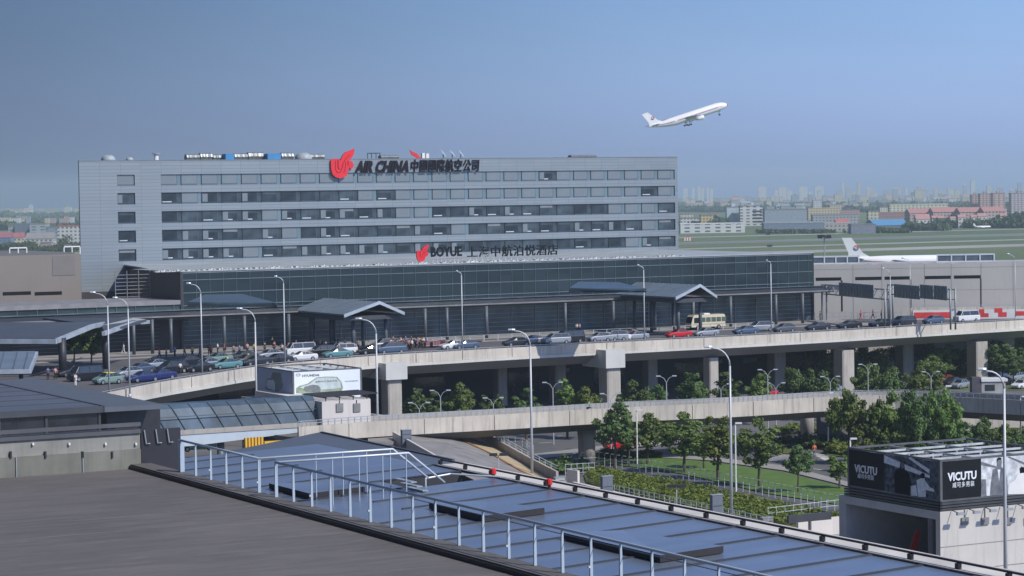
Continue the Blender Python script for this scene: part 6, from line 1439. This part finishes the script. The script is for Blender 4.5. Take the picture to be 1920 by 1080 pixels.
# ================================================================ PEOPLE
skin_c = mat('skin', (.38, .22, .15), .6, var=.05); hair_c = mat('hair_black', (.015, .012, .012), .6)
def skin_mesh(verts, edges, radii):
    me = bpy.data.meshes.new('figure'); me.from_pydata(verts, edges, []); me.update(); o = bpy.data.objects.new('figure', me); C.objects.link(o)
    md = o.modifiers.new('skin', 'SKIN'); md.use_smooth_shade = True
    for i, r in enumerate(radii): me.skin_vertices[0].data[i].radius = (r, r)
    me.skin_vertices[0].data[0].use_root = True
    o.modifiers.new('sub', 'SUBSURF').levels = 1
    dg = bpy.context.evaluated_depsgraph_get(); q = bpy.data.meshes.new_from_object(o.evaluated_get(dg)); bpy.data.objects.remove(o); return q
POSE = {
 'stand': dict(lh=(.09, .0), rh=(-.09, .0), lf=(.11, .0, .05), rf=(-.11, .02, .05), lk=(.1, .02, .5), rk=(-.1, .02, .5), lw=(.26, .06, .86), rw=(-.26, .06, .86), le=(.25, -.02, 1.12), re=(-.25, -.02, 1.12)),
 'walk': dict(lh=(.09, .0), rh=(-.09, .0), lf=(.1, .32, .06), rf=(-.1, -.34, .1), lk=(.1, .2, .5), rk=(-.1, -.06, .5), lw=(.25, -.2, .92), rw=(-.25, .28, .98), le=(.25, -.08, 1.12), re=(-.25, .06, 1.12)),
 'ride': dict(lh=(.09, .0), rh=(-.09, .0), lf=(.12, .25, .25), rf=(-.12, .12, .45), lk=(.12, .38, .72), rk=(-.12, .4, .9), lw=(.2, .52, 1.12), rw=(-.2, .52, 1.12), le=(.24, .25, 1.2), re=(-.24, .25, 1.2))}
def person_src(pose):
    p = POSE[pose]; hip = .92; lean = .12 if pose == 'ride' else 0
    Vt = [(0, 0, hip), (0, lean * .3, 1.12), (0, lean, 1.40), (0, lean, 1.48), (0, lean + .01, 1.60), (0, lean + .01, 1.70),
          (.17, lean, 1.40), p['le'], p['lw'], (p['lw'][0], p['lw'][1] + .04, p['lw'][2] - .09), (-.17, lean, 1.40), p['re'], p['rw'], (p['rw'][0], p['rw'][1] + .04, p['rw'][2] - .09),
          (.09, 0, hip - .06), p['lk'], p['lf'], (p['lf'][0], p['lf'][1] + .16, p['lf'][2] - .02), (-.09, 0, hip - .06), p['rk'], p['rf'], (p['rf'][0], p['rf'][1] + .16, p['rf'][2] - .02)]
    E = [(0, 1), (1, 2), (2, 3), (3, 4), (4, 5), (2, 6), (6, 7), (7, 8), (8, 9), (2, 10), (10, 11), (11, 12), (12, 13), (0, 14), (14, 15), (15, 16), (16, 17), (0, 18), (18, 19), (19, 20), (20, 21)]
    rd = [.13, .12, .14, .05, .095, .085, .06, .045, .035, .03, .06, .045, .035, .03, .09, .06, .04, .04, .09, .06, .04, .04]
    r_ = root('person', 'person', 'person'); me = skin_mesh(Vt, E, rd); me.materials.append(skin_c); o = bpy.data.objects.new('body', me); C.objects.link(o); o.parent = r_
    def sub(idx, grow, m, name, cut=None):
        mp = {v: i for i, v in enumerate(idx)}; V2 = [Vt[i] for i in idx]; E2 = [(mp[a], mp[b]) for a, b in E if a in mp and b in mp]
        q = skin_mesh(V2, E2, [rd[i] + grow for i in idx]); q.materials.append(m); ob = bpy.data.objects.new(name, q); C.objects.link(ob); ob.parent = r_
    sub([0, 1, 2, 6, 7, 10, 11], .022, white_m, 'shirt'); sub([0, 14, 15, 16, 18, 19, 20], .018, dark_m, 'trousers')
    q = MB(); q.ball((0, lean - .01, 1.69), .105, .115, .10, 10, half=False); q.build('hair', hair_c, r_, True)
    return r_
PS = {k: [person_src(k), 0] for k in POSE}; index_kids()
SH = {'white': mat('cloth_white', (.68, .68, .70), .8), 'blue': mat('cloth_blue', (.08, .14, .45), .8), 'red': mat('cloth_red', (.55, .03, .04), .8), 'black': mat('cloth_black', (.02, .02, .025), .8), 'orange': mat('cloth_orange', (.80, .16, .03), .8), 'green': mat('cloth_green', (.25, .55, .30), .8), 'yellow': mat('cloth_yellow', (.6, .5, .1), .8), 'grey': mat('cloth_grey', (.2, .2, .22), .8), 'pink': mat('cloth_pink', (.6, .3, .35), .8)}
def person(px, pb, z, pose, shirt, rz, label, trousers='black', group=None, P=None):
    s = PS[pose]; P = P or pz(px, pb, z); o = place(s[0], s[1], P, rz, label, group); s[1] = 1; o.name = 'person'
    for ch in o.children:
        for nm, m_ in (('shirt', SH[shirt]), ('trousers', SH[trousers])):
            if ch.name.startswith(nm): ch.material_slots[0].link = 'OBJECT'; ch.material_slots[0].material = m_
    return o
GP = 'people on the upper road'
person(90, 712, 10, 'stand', 'blue', 0, 'person in a blue shirt near the left forecourt canopy', group=GP); person(104, 712, 10, 'walk', 'pink', 1, 'person in a pale pink shirt beside the one in blue', group=GP); person(139, 708, 10, 'walk', 'red', 2, 'person in red by the dark canopy column', group=GP)
person(142, 724, 10, 'stand', 'white', 1, 'person in white before the black van at the left', 'white', group=GP); person(232, 664, 10.1, 'walk', 'white', 2, 'person in white deep under the left canopy', 'white', group=GP); person(338, 702, 10, 'walk', 'white', 1, 'person in white in the taxi queue', group=GP)
person(396, 668, 10.1, 'stand', 'red', 0, 'person in red behind the teal taxi', group=GP); person(515, 660, 10.1, 'stand', 'red', 1, 'person in red behind the dark saloons', group=GP); person(511, 648, 10.1, 'walk', 'yellow', 2, 'person in pale yellow by a column left of the canopy', group=GP)
person(1082, 624, 10.1, 'stand', 'white', 0, 'person in white standing at the glass wall behind the black van', group=GP); person(1087, 624, 10.1, 'walk', 'white', 2, 'second person in white at the glass wall behind the black van', group=GP); person(1378, 606, 10.1, 'stand', 'white', 1, 'person in white right of the minibus', group=GP)
person(1538, 601, 10.1, 'stand', 'black', 1, 'person in black by the railing right of the glass hall', group=GP); person(1614, 600, 10.2, 'walk', 'red', 1, 'person in red by the terrace railing, leftmost of three', 'red', group=GP); person(1637, 598, 10.2, 'walk', 'red', 2, 'person in red by the terrace railing, middle of three', group=GP); person(1653, 599, 10.2, 'stand', 'red', 2, 'person in red by the terrace railing, rightmost of three', group=GP)
person(1527, 857, .1, 'stand', 'orange', 0, 'person in an orange vest and cap standing on the road crossing', 'grey', group='people on the lower road')
ORD = 'one two three four five six seven eight nine ten eleven twelve thirteen fourteen fifteen sixteen seventeen eighteen nineteen twenty twenty-one twenty-two twenty-three twenty-four twenty-five twenty-six twenty-seven twenty-eight'.split()
cols = ['black', 'white', 'red', 'grey', 'blue', 'pink', 'yellow', 'black']
words_ = {'black': 'black', 'white': 'white', 'red': 'red', 'grey': 'grey', 'blue': 'blue', 'pink': 'pink', 'yellow': 'yellow'}
rnd = random.Random(11)
for i in range(52):
    px = 730 + i * 2.6 + rnd.uniform(-2, 2) if i < 26 else 300 + (i - 26) * 15 + rnd.uniform(-4, 4); c = cols[i % 8]; pb = (657 - rnd.uniform(0, 9)) if i < 26 else (676 - (px - 300) * .05 - rnd.uniform(0, 8))
    person(px, pb, 10.1, rnd.choice(['stand', 'walk']), c, rnd.uniform(0, 6), 'person in %s %s' % (words_[c], ('number %s from the left in the crowd at the hall entrance' if i < 26 else 'number %s from the left in the loose line behind the taxi queue') % ORD[i % 26]), group='crowd of people at the hall entrance')
# luggage trolleys
trolley = root('luggage_trolley', 'trolley', 'trolley'); q = MB(); q.box(-.4, .4, -.3, .3, .2, .26); q.tube([(-.4, -.3, .2), (-.5, -.3, 1.0), (-.5, .3, 1.0), (-.4, .3, .2)], .03, 5); q.build('frame', steel_lt, trolley); q = MB(); q.box(-.34, .3, -.27, .27, .27, .8); q.build('case', mat('case_red', (.26, .09, .09), .6, rnd=.5), trolley)
for x in (-.3, .3): MB().tube([(x, -.25, .1), (x, .25, .1)], .09, 8).build('wheel', rubber, trolley)
index_kids()
for i in range(26):
    a = 790 + i * 2.4 if i < 20 else 1120 + i * 3; pb = 648 + 4 * rnd.random() - (a - 790) * .05; o = place(trolley, i, pz(a, pb, 10.14), rnd.uniform(0, 6), 'reddish luggage trolley in the row left of the middle lamp post' if i < 20 else 'reddish luggage trolley by the right hall entrance', 'luggage trolleys before the hall')
# cyclist on the lower ramp
P = pz(1107, 777, 5.95); P = pY(1107, 777, 300); P.z = 5.95; P = V((pz(1107, 775, 6.6).x, pz(1107, 775, 6.6).y + 1.4, 6.3))
person(0, 0, 0, 'ride', 'green', R(90), 'person in pale green riding a bicycle along the ramp bridge', P=P + Z * .12, group='people on the lower road')
r_ = root('bicycle', 'dark bicycle ridden along the ramp bridge', 'bicycle', P, R(180))
for x in (-.52, .52):
    q = MB(); q.tube([(x + .33 * math.cos(t), 0, .33 + .33 * math.sin(t)) for t in [k * math.pi / 6 for k in range(13)]], .025, 5); q.build('wheel', rubber, r_)
q = MB(); q.tube([(-.52, 0, .33), (-.15, 0, .75), (.35, 0, .8), (.05, 0, .3), (-.52, 0, .33)], .02, 5); q.tube([(.05, 0, .3), (-.15, 0, .78)], .02, 5); q.tube([(.52, 0, .33), (.35, 0, .95)], .02, 5); q.build('frame', dark_m, r_); q = MB(); q.tube([(.33, -.25, .98), (.35, .25, .98)], .02, 5); q.build('handlebar', steel, r_); MB().box(-.28, -.05, -.08, .08, .84, .9).build('saddle', rubber, r_)

# ================================================================ AIRCRAFT
jet_w = mat('aircraft_white', (.88, .88, .88), .45, var=.03, scale=.2); jet_g = mat('aircraft_grey', (.30, .33, .36), .4, .2); jet_r = mat('livery_red', (.65, .04, .05), .4); jet_b = mat('livery_blue', (.03, .06, .28), .4)
def aircraft(label, P, heading, pitch, gear, bank=0., group=None):
    """a wide-body twin, nose along +x, 60 m long"""
    r_ = root('airliner', label, 'aircraft', P, 0, group); r_.rotation_euler = (bank, -pitch, heading)
    f = MB(); Rr = 3.05
    prof = [(30, -.6, .05), (29.4, -.45, .9), (28, -.25, 1.75), (25.5, -.05, 2.5), (22, 0, Rr), (-10, 0, Rr), (-17, .45, 2.35), (-23, 1.1, 1.5), (-28, 1.7, .65), (-30, 1.9, .2)]
    f.loft([[(x, r * math.cos(t), z + r * math.sin(t)) for t in [k * math.pi / 10 for k in range(20)]] for x, z, r in prof]); f.build('fuselage', jet_w, r_, True)
    def wing(name, pts, th, m=jet_g):
        q = MB()
        for sy in (-1, 1):
            q = MB(); T = []
            rt_, tp = pts
            def sec(x0, x1, y, z, t): return [(x0, sy * y, z), (x0 * .7 + x1 * .3, sy * y, z + t), (x1, sy * y, z), (x0 * .6 + x1 * .4, sy * y, z - t * .5)]
            q.loft([sec(*rt_, th), sec(*tp, th * .35)]); q.build(name, m, r_)
    wing('wing', ((9, -2.5, 2.2, -1.2), (-8.5, -11.2, 29, 1.6)), .75)
    wing('tailplane', ((-20.5, -27, 1.0, 1.6), (-27, -30, 9.3, 2.5)), .35)
    q = MB(); q.loft([[(x0, -t, z), (x0, t, z), (x1, 0, z)] for x0, x1, z, t in ((-17.5, -28.2, 2.2, .3), (-21.5, -28.2, 4.5, .28), (-26.8, -31.2, 11.6, .12))]); q.build('fin', jet_w, r_)
    for sy in (-1, 1):
        o = MB().tube([(8, sy * 9.4, -2.9), (7.2, sy * 9.4, -2.9), (4.5, sy * 9.4, -2.9), (2.2, sy * 9.4, -2.8)], [1.35, 1.55, 1.45, .85], 14).build('engine', jet_w, r_, True)
        MB().box(2.8, 6, sy * 9.4 - .15, sy * 9.4 + .15, -1.7, -.6).build('pylon', jet_g, r_)
        q = MB(); q.tube([(30 - .5, 0, 0), (30 - .49, 0, 0)], .01, 3)
        for a, b, z0, nm, mm in ((26, -24, .55, 'red_stripe', jet_r), (25, -23, .15, 'blue_stripe', jet_b)):
            q = MB(); N = 12; A = []
            for k in range(N + 1):
                x = a + (b - a) * k / N
                for i in range(len(prof) - 1):
                    if prof[i][0] >= x >= prof[i + 1][0]: t = (prof[i][0] - x) / (prof[i][0] - prof[i + 1][0]); rr_ = prof[i][2] * (1 - t) + prof[i + 1][2] * t; zz_ = prof[i][1] * (1 - t) + prof[i + 1][1] * t
                A.append((x, rr_, zz_))
            q.loft([[(x, sy * (math.sqrt(max(0, rr * rr - h * h)) + .03), zz + h) for h in ((z0 - .5) * (rr / Rr), (z0 - .25) * (rr / Rr))] for x, rr, zz in A], close=False, caps=False); q.build(nm, mm, r_)
        q = MB()
        q.tube([(-24.6, sy * .24, 6.8), (-24.6, sy * .3, 6.8)], 1.25, 20); q.build('emblem_disc', mat('emblem_pale', (.6, .62, .65)), r_)
        y = sy * .32
        def arc(a0, a1, ra, rb, m_, nm):
            q = MB(); n = 8
            for k in range(n):
                t0 = a0 + (a1 - a0) * k / n; t1 = a0 + (a1 - a0) * (k + 1) / n
                q.add([(-24.6 + ra * math.cos(t), y, 6.8 + ra * math.sin(t)) for t in (t0, t1)] + [(-24.6 + rb * math.cos(t), y, 6.8 + rb * math.sin(t)) for t in (t1, t0)], [(0, 1, 2, 3)])
            q.build(nm, m_, r_)
        arc(R(-10), R(150), .75, 1.25, jet_r, 'emblem_red'); arc(R(190), R(345), .75, 1.25, jet_b, 'emblem_blue')
        q = MB(); q.add([(-25.5, y, 6.6), (-24.2, y, 7.1), (-23.6, y, 6.8), (-24.4, y, 6.6)], [(0, 1, 2, 3)]); q.build('emblem_bird', jet_r, r_)
    q = MB(); q.ball((29.0, 0, -.45), 1.1, 1.15, 1.05, 14); q.build('nose_cap', jet_r, r_, True) if gear else None
    q = MB(); q.box(27.2, 28.2, -1.35, 1.35, .55, 1.0); q.build('cockpit_window', glass_car, r_)
    if gear:
        for x, y, n in ((-1.5, -5, 2), (-1.5, 5, 2), (22.5, 0, 1)):
            g_ = MB(); g_.tube([(x, y, -1.5), (x - .3, y, -5.2)], .2, 6); o = g_.build('landing_gear', jet_g, r_)
            for dx in ((-.9, .9) if n == 2 else (0,)):
                for dy in (-.6, .6): MB().tube([(x + dx - .3, y + dy - .22, -5.4), (x + dx - .3, y + dy + .22, -5.4)], .62, 12).build('wheel', rubber, o)
            MB().box(x - .2, x + 1.6, y + (1.0 if y >= 0 else -1.0) - .05, y + (1.0 if y >= 0 else -1.0) + .05, -4.2, -2.2).build('gear_door', jet_w, o)
    return r_
Yp = 60.5 * F / 163.; Pc = pY(1290, 219, Yp); hd = R(12)
aircraft('white wide body airliner climbing in the sky with its wheels down', Pc, hd, R(17), True)
Yt = 880.; Pt = pY(1600, 488, Yt)
jt = aircraft('white airliner parked behind the beige building, only tail and rear body showing', (0, 0, 0), R(-4), 0, False)
jt.location = (0, 0, 0); top_ = pY(1586, 446, Yt); jt.scale = (.79, .79, .79); jt.location = V((top_.x + 29.5 * .79, Yt, top_.z - 11.6 * .79))
# red white boards, small jet far away on the field
P = pz(1289, 453, 0); r_ = root('runway_board', 'small red and white striped board on the grass by the hotel corner', 'sign', P); MB().box(-2.8, 2.8, 0, .3, .6, 2.9).build('board', red_m, r_)
for x in (-1.8, 0, 1.8): MB().box(x - .5, x + .5, -.1, -.01, .6, 2.9).build('stripe', white_m, r_)
for x in (-2, 2): MB().box(x - .1, x + .1, 0, .3, 0, .6).build('leg', steel, r_)
P = pz(1842, 430, 0); P.z = 2.2; j = root('distant_aircraft', 'tiny white aircraft by the tree line far across the airfield', 'aircraft', P, 0)
q = MB(); q.loft([[(x, r * math.cos(t), r * math.sin(t)) for t in [k * math.pi / 4 for k in range(8)]] for x, r in ((15, .2), (12, 1.8), (-8, 1.8), (-15, .3))]); q.build('fuselage', jet_w, j, True); q = MB(); q.loft([[(-10, -.2, 1.5), (-10, .2, 1.5), (-15, 0, 1.5)], [(-14, -.1, 6), (-14, .1, 6), (-16, 0, 6)]]); q.build('fin', jet_w, j); MB().box(-3, 3, -12, 12, -1, -.6).build('wing', jet_w, j); j.scale = (.5, .5, .5)
for px, lab in ((1443, 'dark vehicle dot on the taxiway'), (1440, 'dark vehicle dot near the runway')):
    P = pz(px, 463 if px == 1443 else 441, 0); r_ = root('service_vehicle', lab, 'vehicle', P); MB().box(-1.8, 1.8, -.8, .8, .4, 1.5).build('body', PAINT['dark'], r_); MB().box(-1.4, 1.4, -.82, .82, 0, .4).build('wheel', rubber, r_)

# ================================================================ CITY
FC = {}
def fmat(col, wx=3.6, wz=3.1, glass=(.10, .12, .15)):
    k = (col, wx)
    if k not in FC: FC[k] = facade('facade_%d' % len(FC), col, glass, wx, wz)
    return FC[k]
def bld(px0, px1, pt, pb, col, label, roof=None, gable=False, name='building', cat='building', group='buildings beyond the airfield', zb=0., depth=None, wx=3.6, strips=False, glass=(.10, .12, .15), rz=0, plain=False):
    P = pz((px0 + px1) / 2, pb, 0); Y = P.y; L = (px1 - px0) * Y / F; h = pY(px0, pt, Y).z; D_ = depth or min(L, 16)
    r_ = root(name, label, cat, P, rz, group); m_ = fmat(col, wx, glass=glass) if not plain else mat('plain_%d' % len(MATS), col, .8)
    MB().box(-L / 2, L / 2, 0, D_, 0, h).build('wall', m_, r_)
    rc = roof or (.22, .21, .22); rm = mat('roof_%.2f_%.2f_%.2f' % rc, rc, .8)
    if gable:
        q = MB(); g_ = min(5, D_ * .4); q.loft([[(-L / 2 - .3, -.4, h + .01), (-L / 2 - .3, D_ / 2, h + g_), (-L / 2 - .3, D_ + .4, h + .01)], [(L / 2 + .3, -.4, h + .01), (L / 2 + .3, D_ / 2, h + g_), (L / 2 + .3, D_ + .4, h + .01)]]); q.build('roof', rm, r_)
    else:
        MB().box(-L / 2 - .2, L / 2 + .2, -.2, D_ + .2, h + .01, h + .9).build('roof', rm, r_)
        if h > 18: MB().box(-L * .15, L * .12, D_ * .3, D_ * .7, h + .91, h + 4).build('lift_house', m_, r_)
    if strips:
        for k in range(1, int(h / 3.6)): MB().box(L * .05, L * .47, -.25, -.02, k * 3.6 + .3, k * 3.6 + 1.9).build('window_band', glass_dk, r_)
    return r_
wht = (.66, .67, .66); crm = (.60, .55, .38); yel = (.62, .50, .20); pnk = (.48, .27, .24); bgr = (.27, .32, .38); brk = (.36, .19, .16); gry = (.36, .37, .39)
bld(1276, 1397, 421, 437, wht, 'long low white terminal with dark lettering just right of the hotel', roof=(.7, .7, .7), wx=9)
o = bld(1276, 1311, 410, 424, wht, 'small white block behind the long low terminal')
bld(1314, 1345, 404, 424, yel, 'yellow block behind the long low terminal'); bld(1331, 1347, 401, 422, (.66, .36, .16), 'narrow orange block behind the long low terminal'); bld(1276, 1300, 402, 420, crm, 'pale cream block close to the hotel edge')
bld(1363, 1390, 389, 424, (.48, .56, .62), 'pale blue windowless side block of the white office', plain=True); bld(1388, 1430, 387, 424, wht, 'white five storey office with dark window bands', strips=True, wx=7); bld(1416, 1430, 377, 392, gry, 'grey block rising behind the white office')
bld(1434, 1513, 394, 424, bgr, 'large blue grey hangar right of the white office', plain=True); bld(1432, 1546, 419, 436, (.17, .21, .27), 'long dark blue low hangar by the grass', roof=(.34, .38, .42), plain=True)
bld(1515, 1576, 391, 412, (.60, .50, .30), 'yellow cream block with a stepped roof', roof=(.5, .38, .2)); bld(1556, 1578, 385, 405, crm, 'taller cream block beside the stepped roof one'); bld(1524, 1610, 404, 422, gry, 'long grey low block with small windows'); bld(1576, 1612, 395, 410, pnk, 'pink brick block behind the grey low one')
bld(1545, 1596, 420, 434, (.45, .42, .38), 'beige shed with a red roof end by the grass', roof=(.42, .40, .38)); bld(1568, 1592, 420, 430, (.40, .14, .13), 'red roofed shed beside the beige shed', roof=(.42, .14, .13), gable=True, plain=True)
bld(1596, 1642, 422, 438, (.20, .22, .28), 'dark grey low shed left of the blue roof', plain=True); bld(1628, 1648, 397, 424, crm, 'narrow cream block left of the blue roof')
b_ = bld(1642, 1705, 423, 433, (.16, .18, .22), 'low hangar with a bright blue pitched roof', roof=(.10, .29, .50), gable=True, plain=True, depth=70)
bld(1668, 1778, 384, 405, (.66, .62, .46), 'long pale yellow apartment block with many bays', wx=5.2, roof=(.5, .48, .4)); bld(1650, 1670, 389, 404, (.66, .64, .50), 'short pale yellow block at the left of the long one')
bld(1648, 1706, 399, 414, brk, 'red brown brick block above the blue roof', roof=brk)
for i, (a, b, t, lab) in enumerate(((1706, 1750, 400, 'pink roofed terrace left of the gabled houses'), (1750, 1800, 398, 'pink roofed terrace in the middle of the row'), (1800, 1845, 398, 'pink roofed terrace under the brick towers'), (1845, 1886, 397, 'pink roofed terrace at the right of the row'))): bld(a, b, t, 418, (.56, .42, .38), lab, roof=(.45, .22, .20), gable=True, depth=34)
for i, (a, b, t, pb_) in enumerate(((1718, 1744, 411, 424), (1748, 1760, 409, 426), (1759, 1770, 409, 426), (1782, 1792, 410, 424), (1797, 1811, 408, 428), (1821, 1832, 407, 427), (1834, 1850, 406, 426), (1876, 1888, 405, 420))):
    bld(a, b, t, pb_, (.68, .64, .60), ['long white house leftmost of the gabled row', 'white gabled house, second of the row', 'white gabled house, third of the row', 'small white gabled house in the trees, fourth of the row', 'tall white gabled house, fifth of the row', 'white gabled house, sixth of the row', 'broad white gabled house, seventh of the row', 'white gabled house, last of the row'][i], roof=(.45, .24, .22), gable=True, group='white gabled houses beyond the airfield')
bld(1822, 1838, 366, 400, brk, 'left brick tower of the three with white balconies', wx=5, glass=(.6, .6, .62)); bld(1838, 1862, 364, 400, (.38, .22, .20), 'middle brick tower with white balconies', wx=5, glass=(.6, .6, .62)); bld(1862, 1885, 363, 400, (.42, .25, .20), 'right brick tower with a pink gable end', wx=7, glass=(.6, .6, .62)); bld(1896, 1935, 363, 400, (.32, .24, .27), 'brick tower block at the right frame edge', wx=5, glass=(.6, .6, .62)); bld(1862, 1888, 391, 408, (.58, .48, .44), 'pale pink low block below the brick towers')
for (a, b, t, pb_, lab) in ((1281, 1290, 353, 377, 'leftmost of the faint tower group beside the hotel'), (1297, 1303, 352, 377, 'second faint tower beside the hotel'), (1308, 1314, 350, 377, 'third faint tower beside the hotel'), (1315, 1320, 353, 377, 'fourth faint tower beside the hotel'), (1325, 1330, 352, 377, 'fifth faint tower beside the hotel'), (1331, 1337, 354, 377, 'rightmost of the faint tower group beside the hotel'),
        (1286, 1291, 372, 392, 'cream slab tower low beside the hotel'), (1295, 1304, 374, 392, 'second cream slab tower low beside the hotel'), (1422, 1437, 350, 376, 'pale square tower above the white office'), (1460, 1476, 351, 378, 'pale rounded tower second in the skyline row'), (1499, 1514, 350, 376, 'pale pink square tower third in the skyline row'), (1528, 1545, 349, 376, 'pale pink square tower fourth in the skyline row'), (1452, 1460, 356, 378, 'darker block left of the rounded tower'), (1476, 1486, 358, 378, 'darker block right of the rounded tower')):
    bld(a, b, t, pb_, (.58, .56, .55), lab, group='distant towers on the skyline', plain=False, glass=(.35, .36, .38))
# the rest of the city: blocks the photo only just tells apart
rnd = random.Random(21); PAL = [('white', (.60, .61, .62)), ('cream', (.58, .53, .42)), ('grey', (.36, .38, .41)), ('pink', (.47, .31, .28)), ('yellow', (.58, .50, .28)), ('blue grey', (.27, .32, .38))]
def fill(x0, x1, pbf, hts, n, where, widths=(7, 20), tall=.1):
    for i in range(n):
        px = x0 + (x1 - x0) * (i + rnd.random()) / n; wd_ = rnd.uniform(*widths); pb_ = pbf(px) + rnd.uniform(-1, 1) * 1.5; h = rnd.uniform(*hts) * (1.7 if rnd.random() < tall else 1); nm, c = rnd.choice(PAL)
        bld(px, px + wd_, pb_ - h, pb_, c, '%s %s city block %s' % ('tall' if h > 15 else 'low', nm, where), gable=rnd.random() < .15, roof=rnd.choice([None, (.4, .22, .2), (.3, .33, .38)]), group='city blocks %s' % where, glass=(.16, .18, .21))
hor = lambda px: 371 - .0155 * (px - 960)
fill(1345, 1930, lambda x: hor(x) + 20, (8, 16), 60, 'far behind the airfield', (6, 16), .15)
fill(1280, 1930, lambda x: hor(x) + 28, (8, 14), 46, 'beyond the airfield', (8, 22), .06)
fill(1432, 1640, lambda x: hor(x) + 36, (9, 16), 16, 'above the hangars', (9, 20), .1)
fill(1560, 1930, lambda x: hor(x) + 14, (10, 20), 34, 'on the hazy horizon', (5, 12), .3)
fill(1440, 1930, lambda x: hor(x) + 24, (7, 12), 44, 'between the apartment blocks', (5, 14), .08)
fill(-10, 148, lambda x: hor(x) + 22, (8, 14), 22, 'left of the hotel', (5, 14), .1)
fill(-10, 148, lambda x: hor(x) + 34, (8, 13), 14, 'low down left of the hotel', (7, 18), 0)
GL = 'buildings left of the hotel'
bld(108, 152, 425, 458, (.60, .60, .58), 'white block with a red roof terrace touching the hotel edge', roof=(.40, .12, .10), group=GL); bld(56, 88, 421, 445, (.36, .41, .42), 'grey green block with two dark window columns', group=GL, wx=9); bld(28, 56, 421, 445, (.13, .17, .22), 'dark blue block left of the grey green one', group=GL, plain=True); bld(16, 29, 424, 445, (.40, .45, .44), 'narrow pale block with a white edge', group=GL)
bld(86, 108, 427, 452, (.24, .30, .36), 'blue striped block with white balconies', group=GL, wx=14); bld(20, 44, 446, 460, (.58, .54, .44), 'cream low house with a red roof', roof=(.35, .12, .12), gable=True, group=GL); bld(48, 100, 448, 462, (.55, .52, .46), 'long white low building with a grey roof', roof=(.25, .24, .24), gable=True, group=GL); bld(-10, 20, 446, 462, (.16, .24, .40), 'blue walled shed with a dark red roof', roof=(.28, .12, .14), gable=True, group=GL)
bld(76, 96, 456, 466, (.40, .30, .28), 'small reddish shed low beside the tree row', group=GL); bld(120, 138, 461, 470, (.55, .55, .55), 'small white truck box below the white block', group=GL, plain=True)
# far woods: masses nobody could count
def woods(name, bands, label, m_, n=2600, seed=3, sz=1.6):
    r = random.Random(seed); mb = MB()
    for px0, px1, pb_, pt_ in bands:
        for i in range(int(n * (px1 - px0) / 600)):
            px = r.uniform(px0, px1); P = pz(px, pb_ + .0155 * 0, 0); h = (pY(px, pt_, P.y).z) * (.55 + .6 * abs(noise.noise(V((px * .12, 0, seed))))); q = P + V((r.gauss(0, 2), r.uniform(0, 25), 0)); q.z = h * r.random() ** .6
            s = r.uniform(.6, 1.5) * sz * P.y / 2200; nn = V((r.gauss(0, 1), -1, r.gauss(.6, .6))).normalized(); a = nn.cross(V((0, 0, 1))).normalized(); b = nn.cross(a)
            mb.add([q - a * s, q - b * s, q + a * s, q + b * s], [(0, 1, 2, 3)])
    o = mb.build(name, m_); tag(o, label, 'woods', kind='stuff'); return o
farleaf = leaf_mat('leaf_far', (.04, .07, .03), (.075, .11, .045), .05)
woods('far_woods', [(1700, 1780, 433, 417), (1770, 1930, 428, 408), (1600, 1700, 437, 426), (1880, 1930, 420, 395), (1430, 1560, 438, 431), (1280, 1360, 424, 412), (1345, 1365, 425, 405), (1432, 1600, 406, 398)], 'dark line of woods along the far edge of the airfield', farleaf, 9000)
woods('city_woods', [(1270, 1930, 398, 386), (1270, 1930, 390, 379), (-10, 148, 432, 416), (-10, 148, 418, 405), (-10, 148, 410, 398)], 'green scattered between the far city blocks', farleaf, 3800, 9, 2.2)
woods('left_woods', [(-10, 60, 470, 452), (40, 130, 474, 460), (100, 150, 470, 452), (109, 122, 468, 438)], 'dark trees low down left of the hotel', farleaf, 12000, 4, .8)

# ================================================================ HAZE
hz_ = MB(); hz_.box(-6000, 6000, -150, 9000, -1, 118); o = hz_.build('haze', bpy.data.materials.new('haze_air')); o['kind'] = 'stuff'; o['label'] = 'pale blue haze over the airfield and city'
hm = o.data.materials[0]; hm.use_nodes = True; n_ = hm.node_tree; n_.nodes.clear()
pv_ = n_.nodes.new('ShaderNodeVolumePrincipled'); ou_ = n_.nodes.new('ShaderNodeOutputMaterial'); n_.links.new(pv_.outputs[0], ou_.inputs[1])
pv_.inputs['Color'].default_value = (.76, .91, 1, 1); pv_.inputs['Density'].default_value = 1.1e-4; pv_.inputs['Anisotropy'].default_value = .1
# things that look alike are told apart by their order from left to right (ordinal)
dup_ = {}
NTH = 'first second third fourth fifth sixth seventh eighth ninth tenth eleventh twelfth thirteenth fourteenth fifteenth sixteenth seventeenth eighteenth nineteenth twentieth twenty-first twenty-second twenty-third twenty-fourth twenty-fifth'.split()
for x in C.objects:
    if not x.parent and x.get('label') and x.get('category'): dup_.setdefault(x['label'], []).append(x)
for lb, xs_ in dup_.items():
    if len(xs_) > 1:
        xs_.sort(key=lambda q: prj(q.location)[0])
        for n, x in enumerate(xs_): x['label'] = lb + ', ' + NTH[min(n, len(NTH) - 1)] + ' from left'
# the sources of copied things that were never placed are removed
for d_ in list(SRC.values()) + list(PS.values()):
    if not d_[1]:
        for ch in list(d_[0].children_recursive): bpy.data.objects.remove(ch)
        bpy.data.objects.remove(d_[0])
bpy.context.view_layer.update()
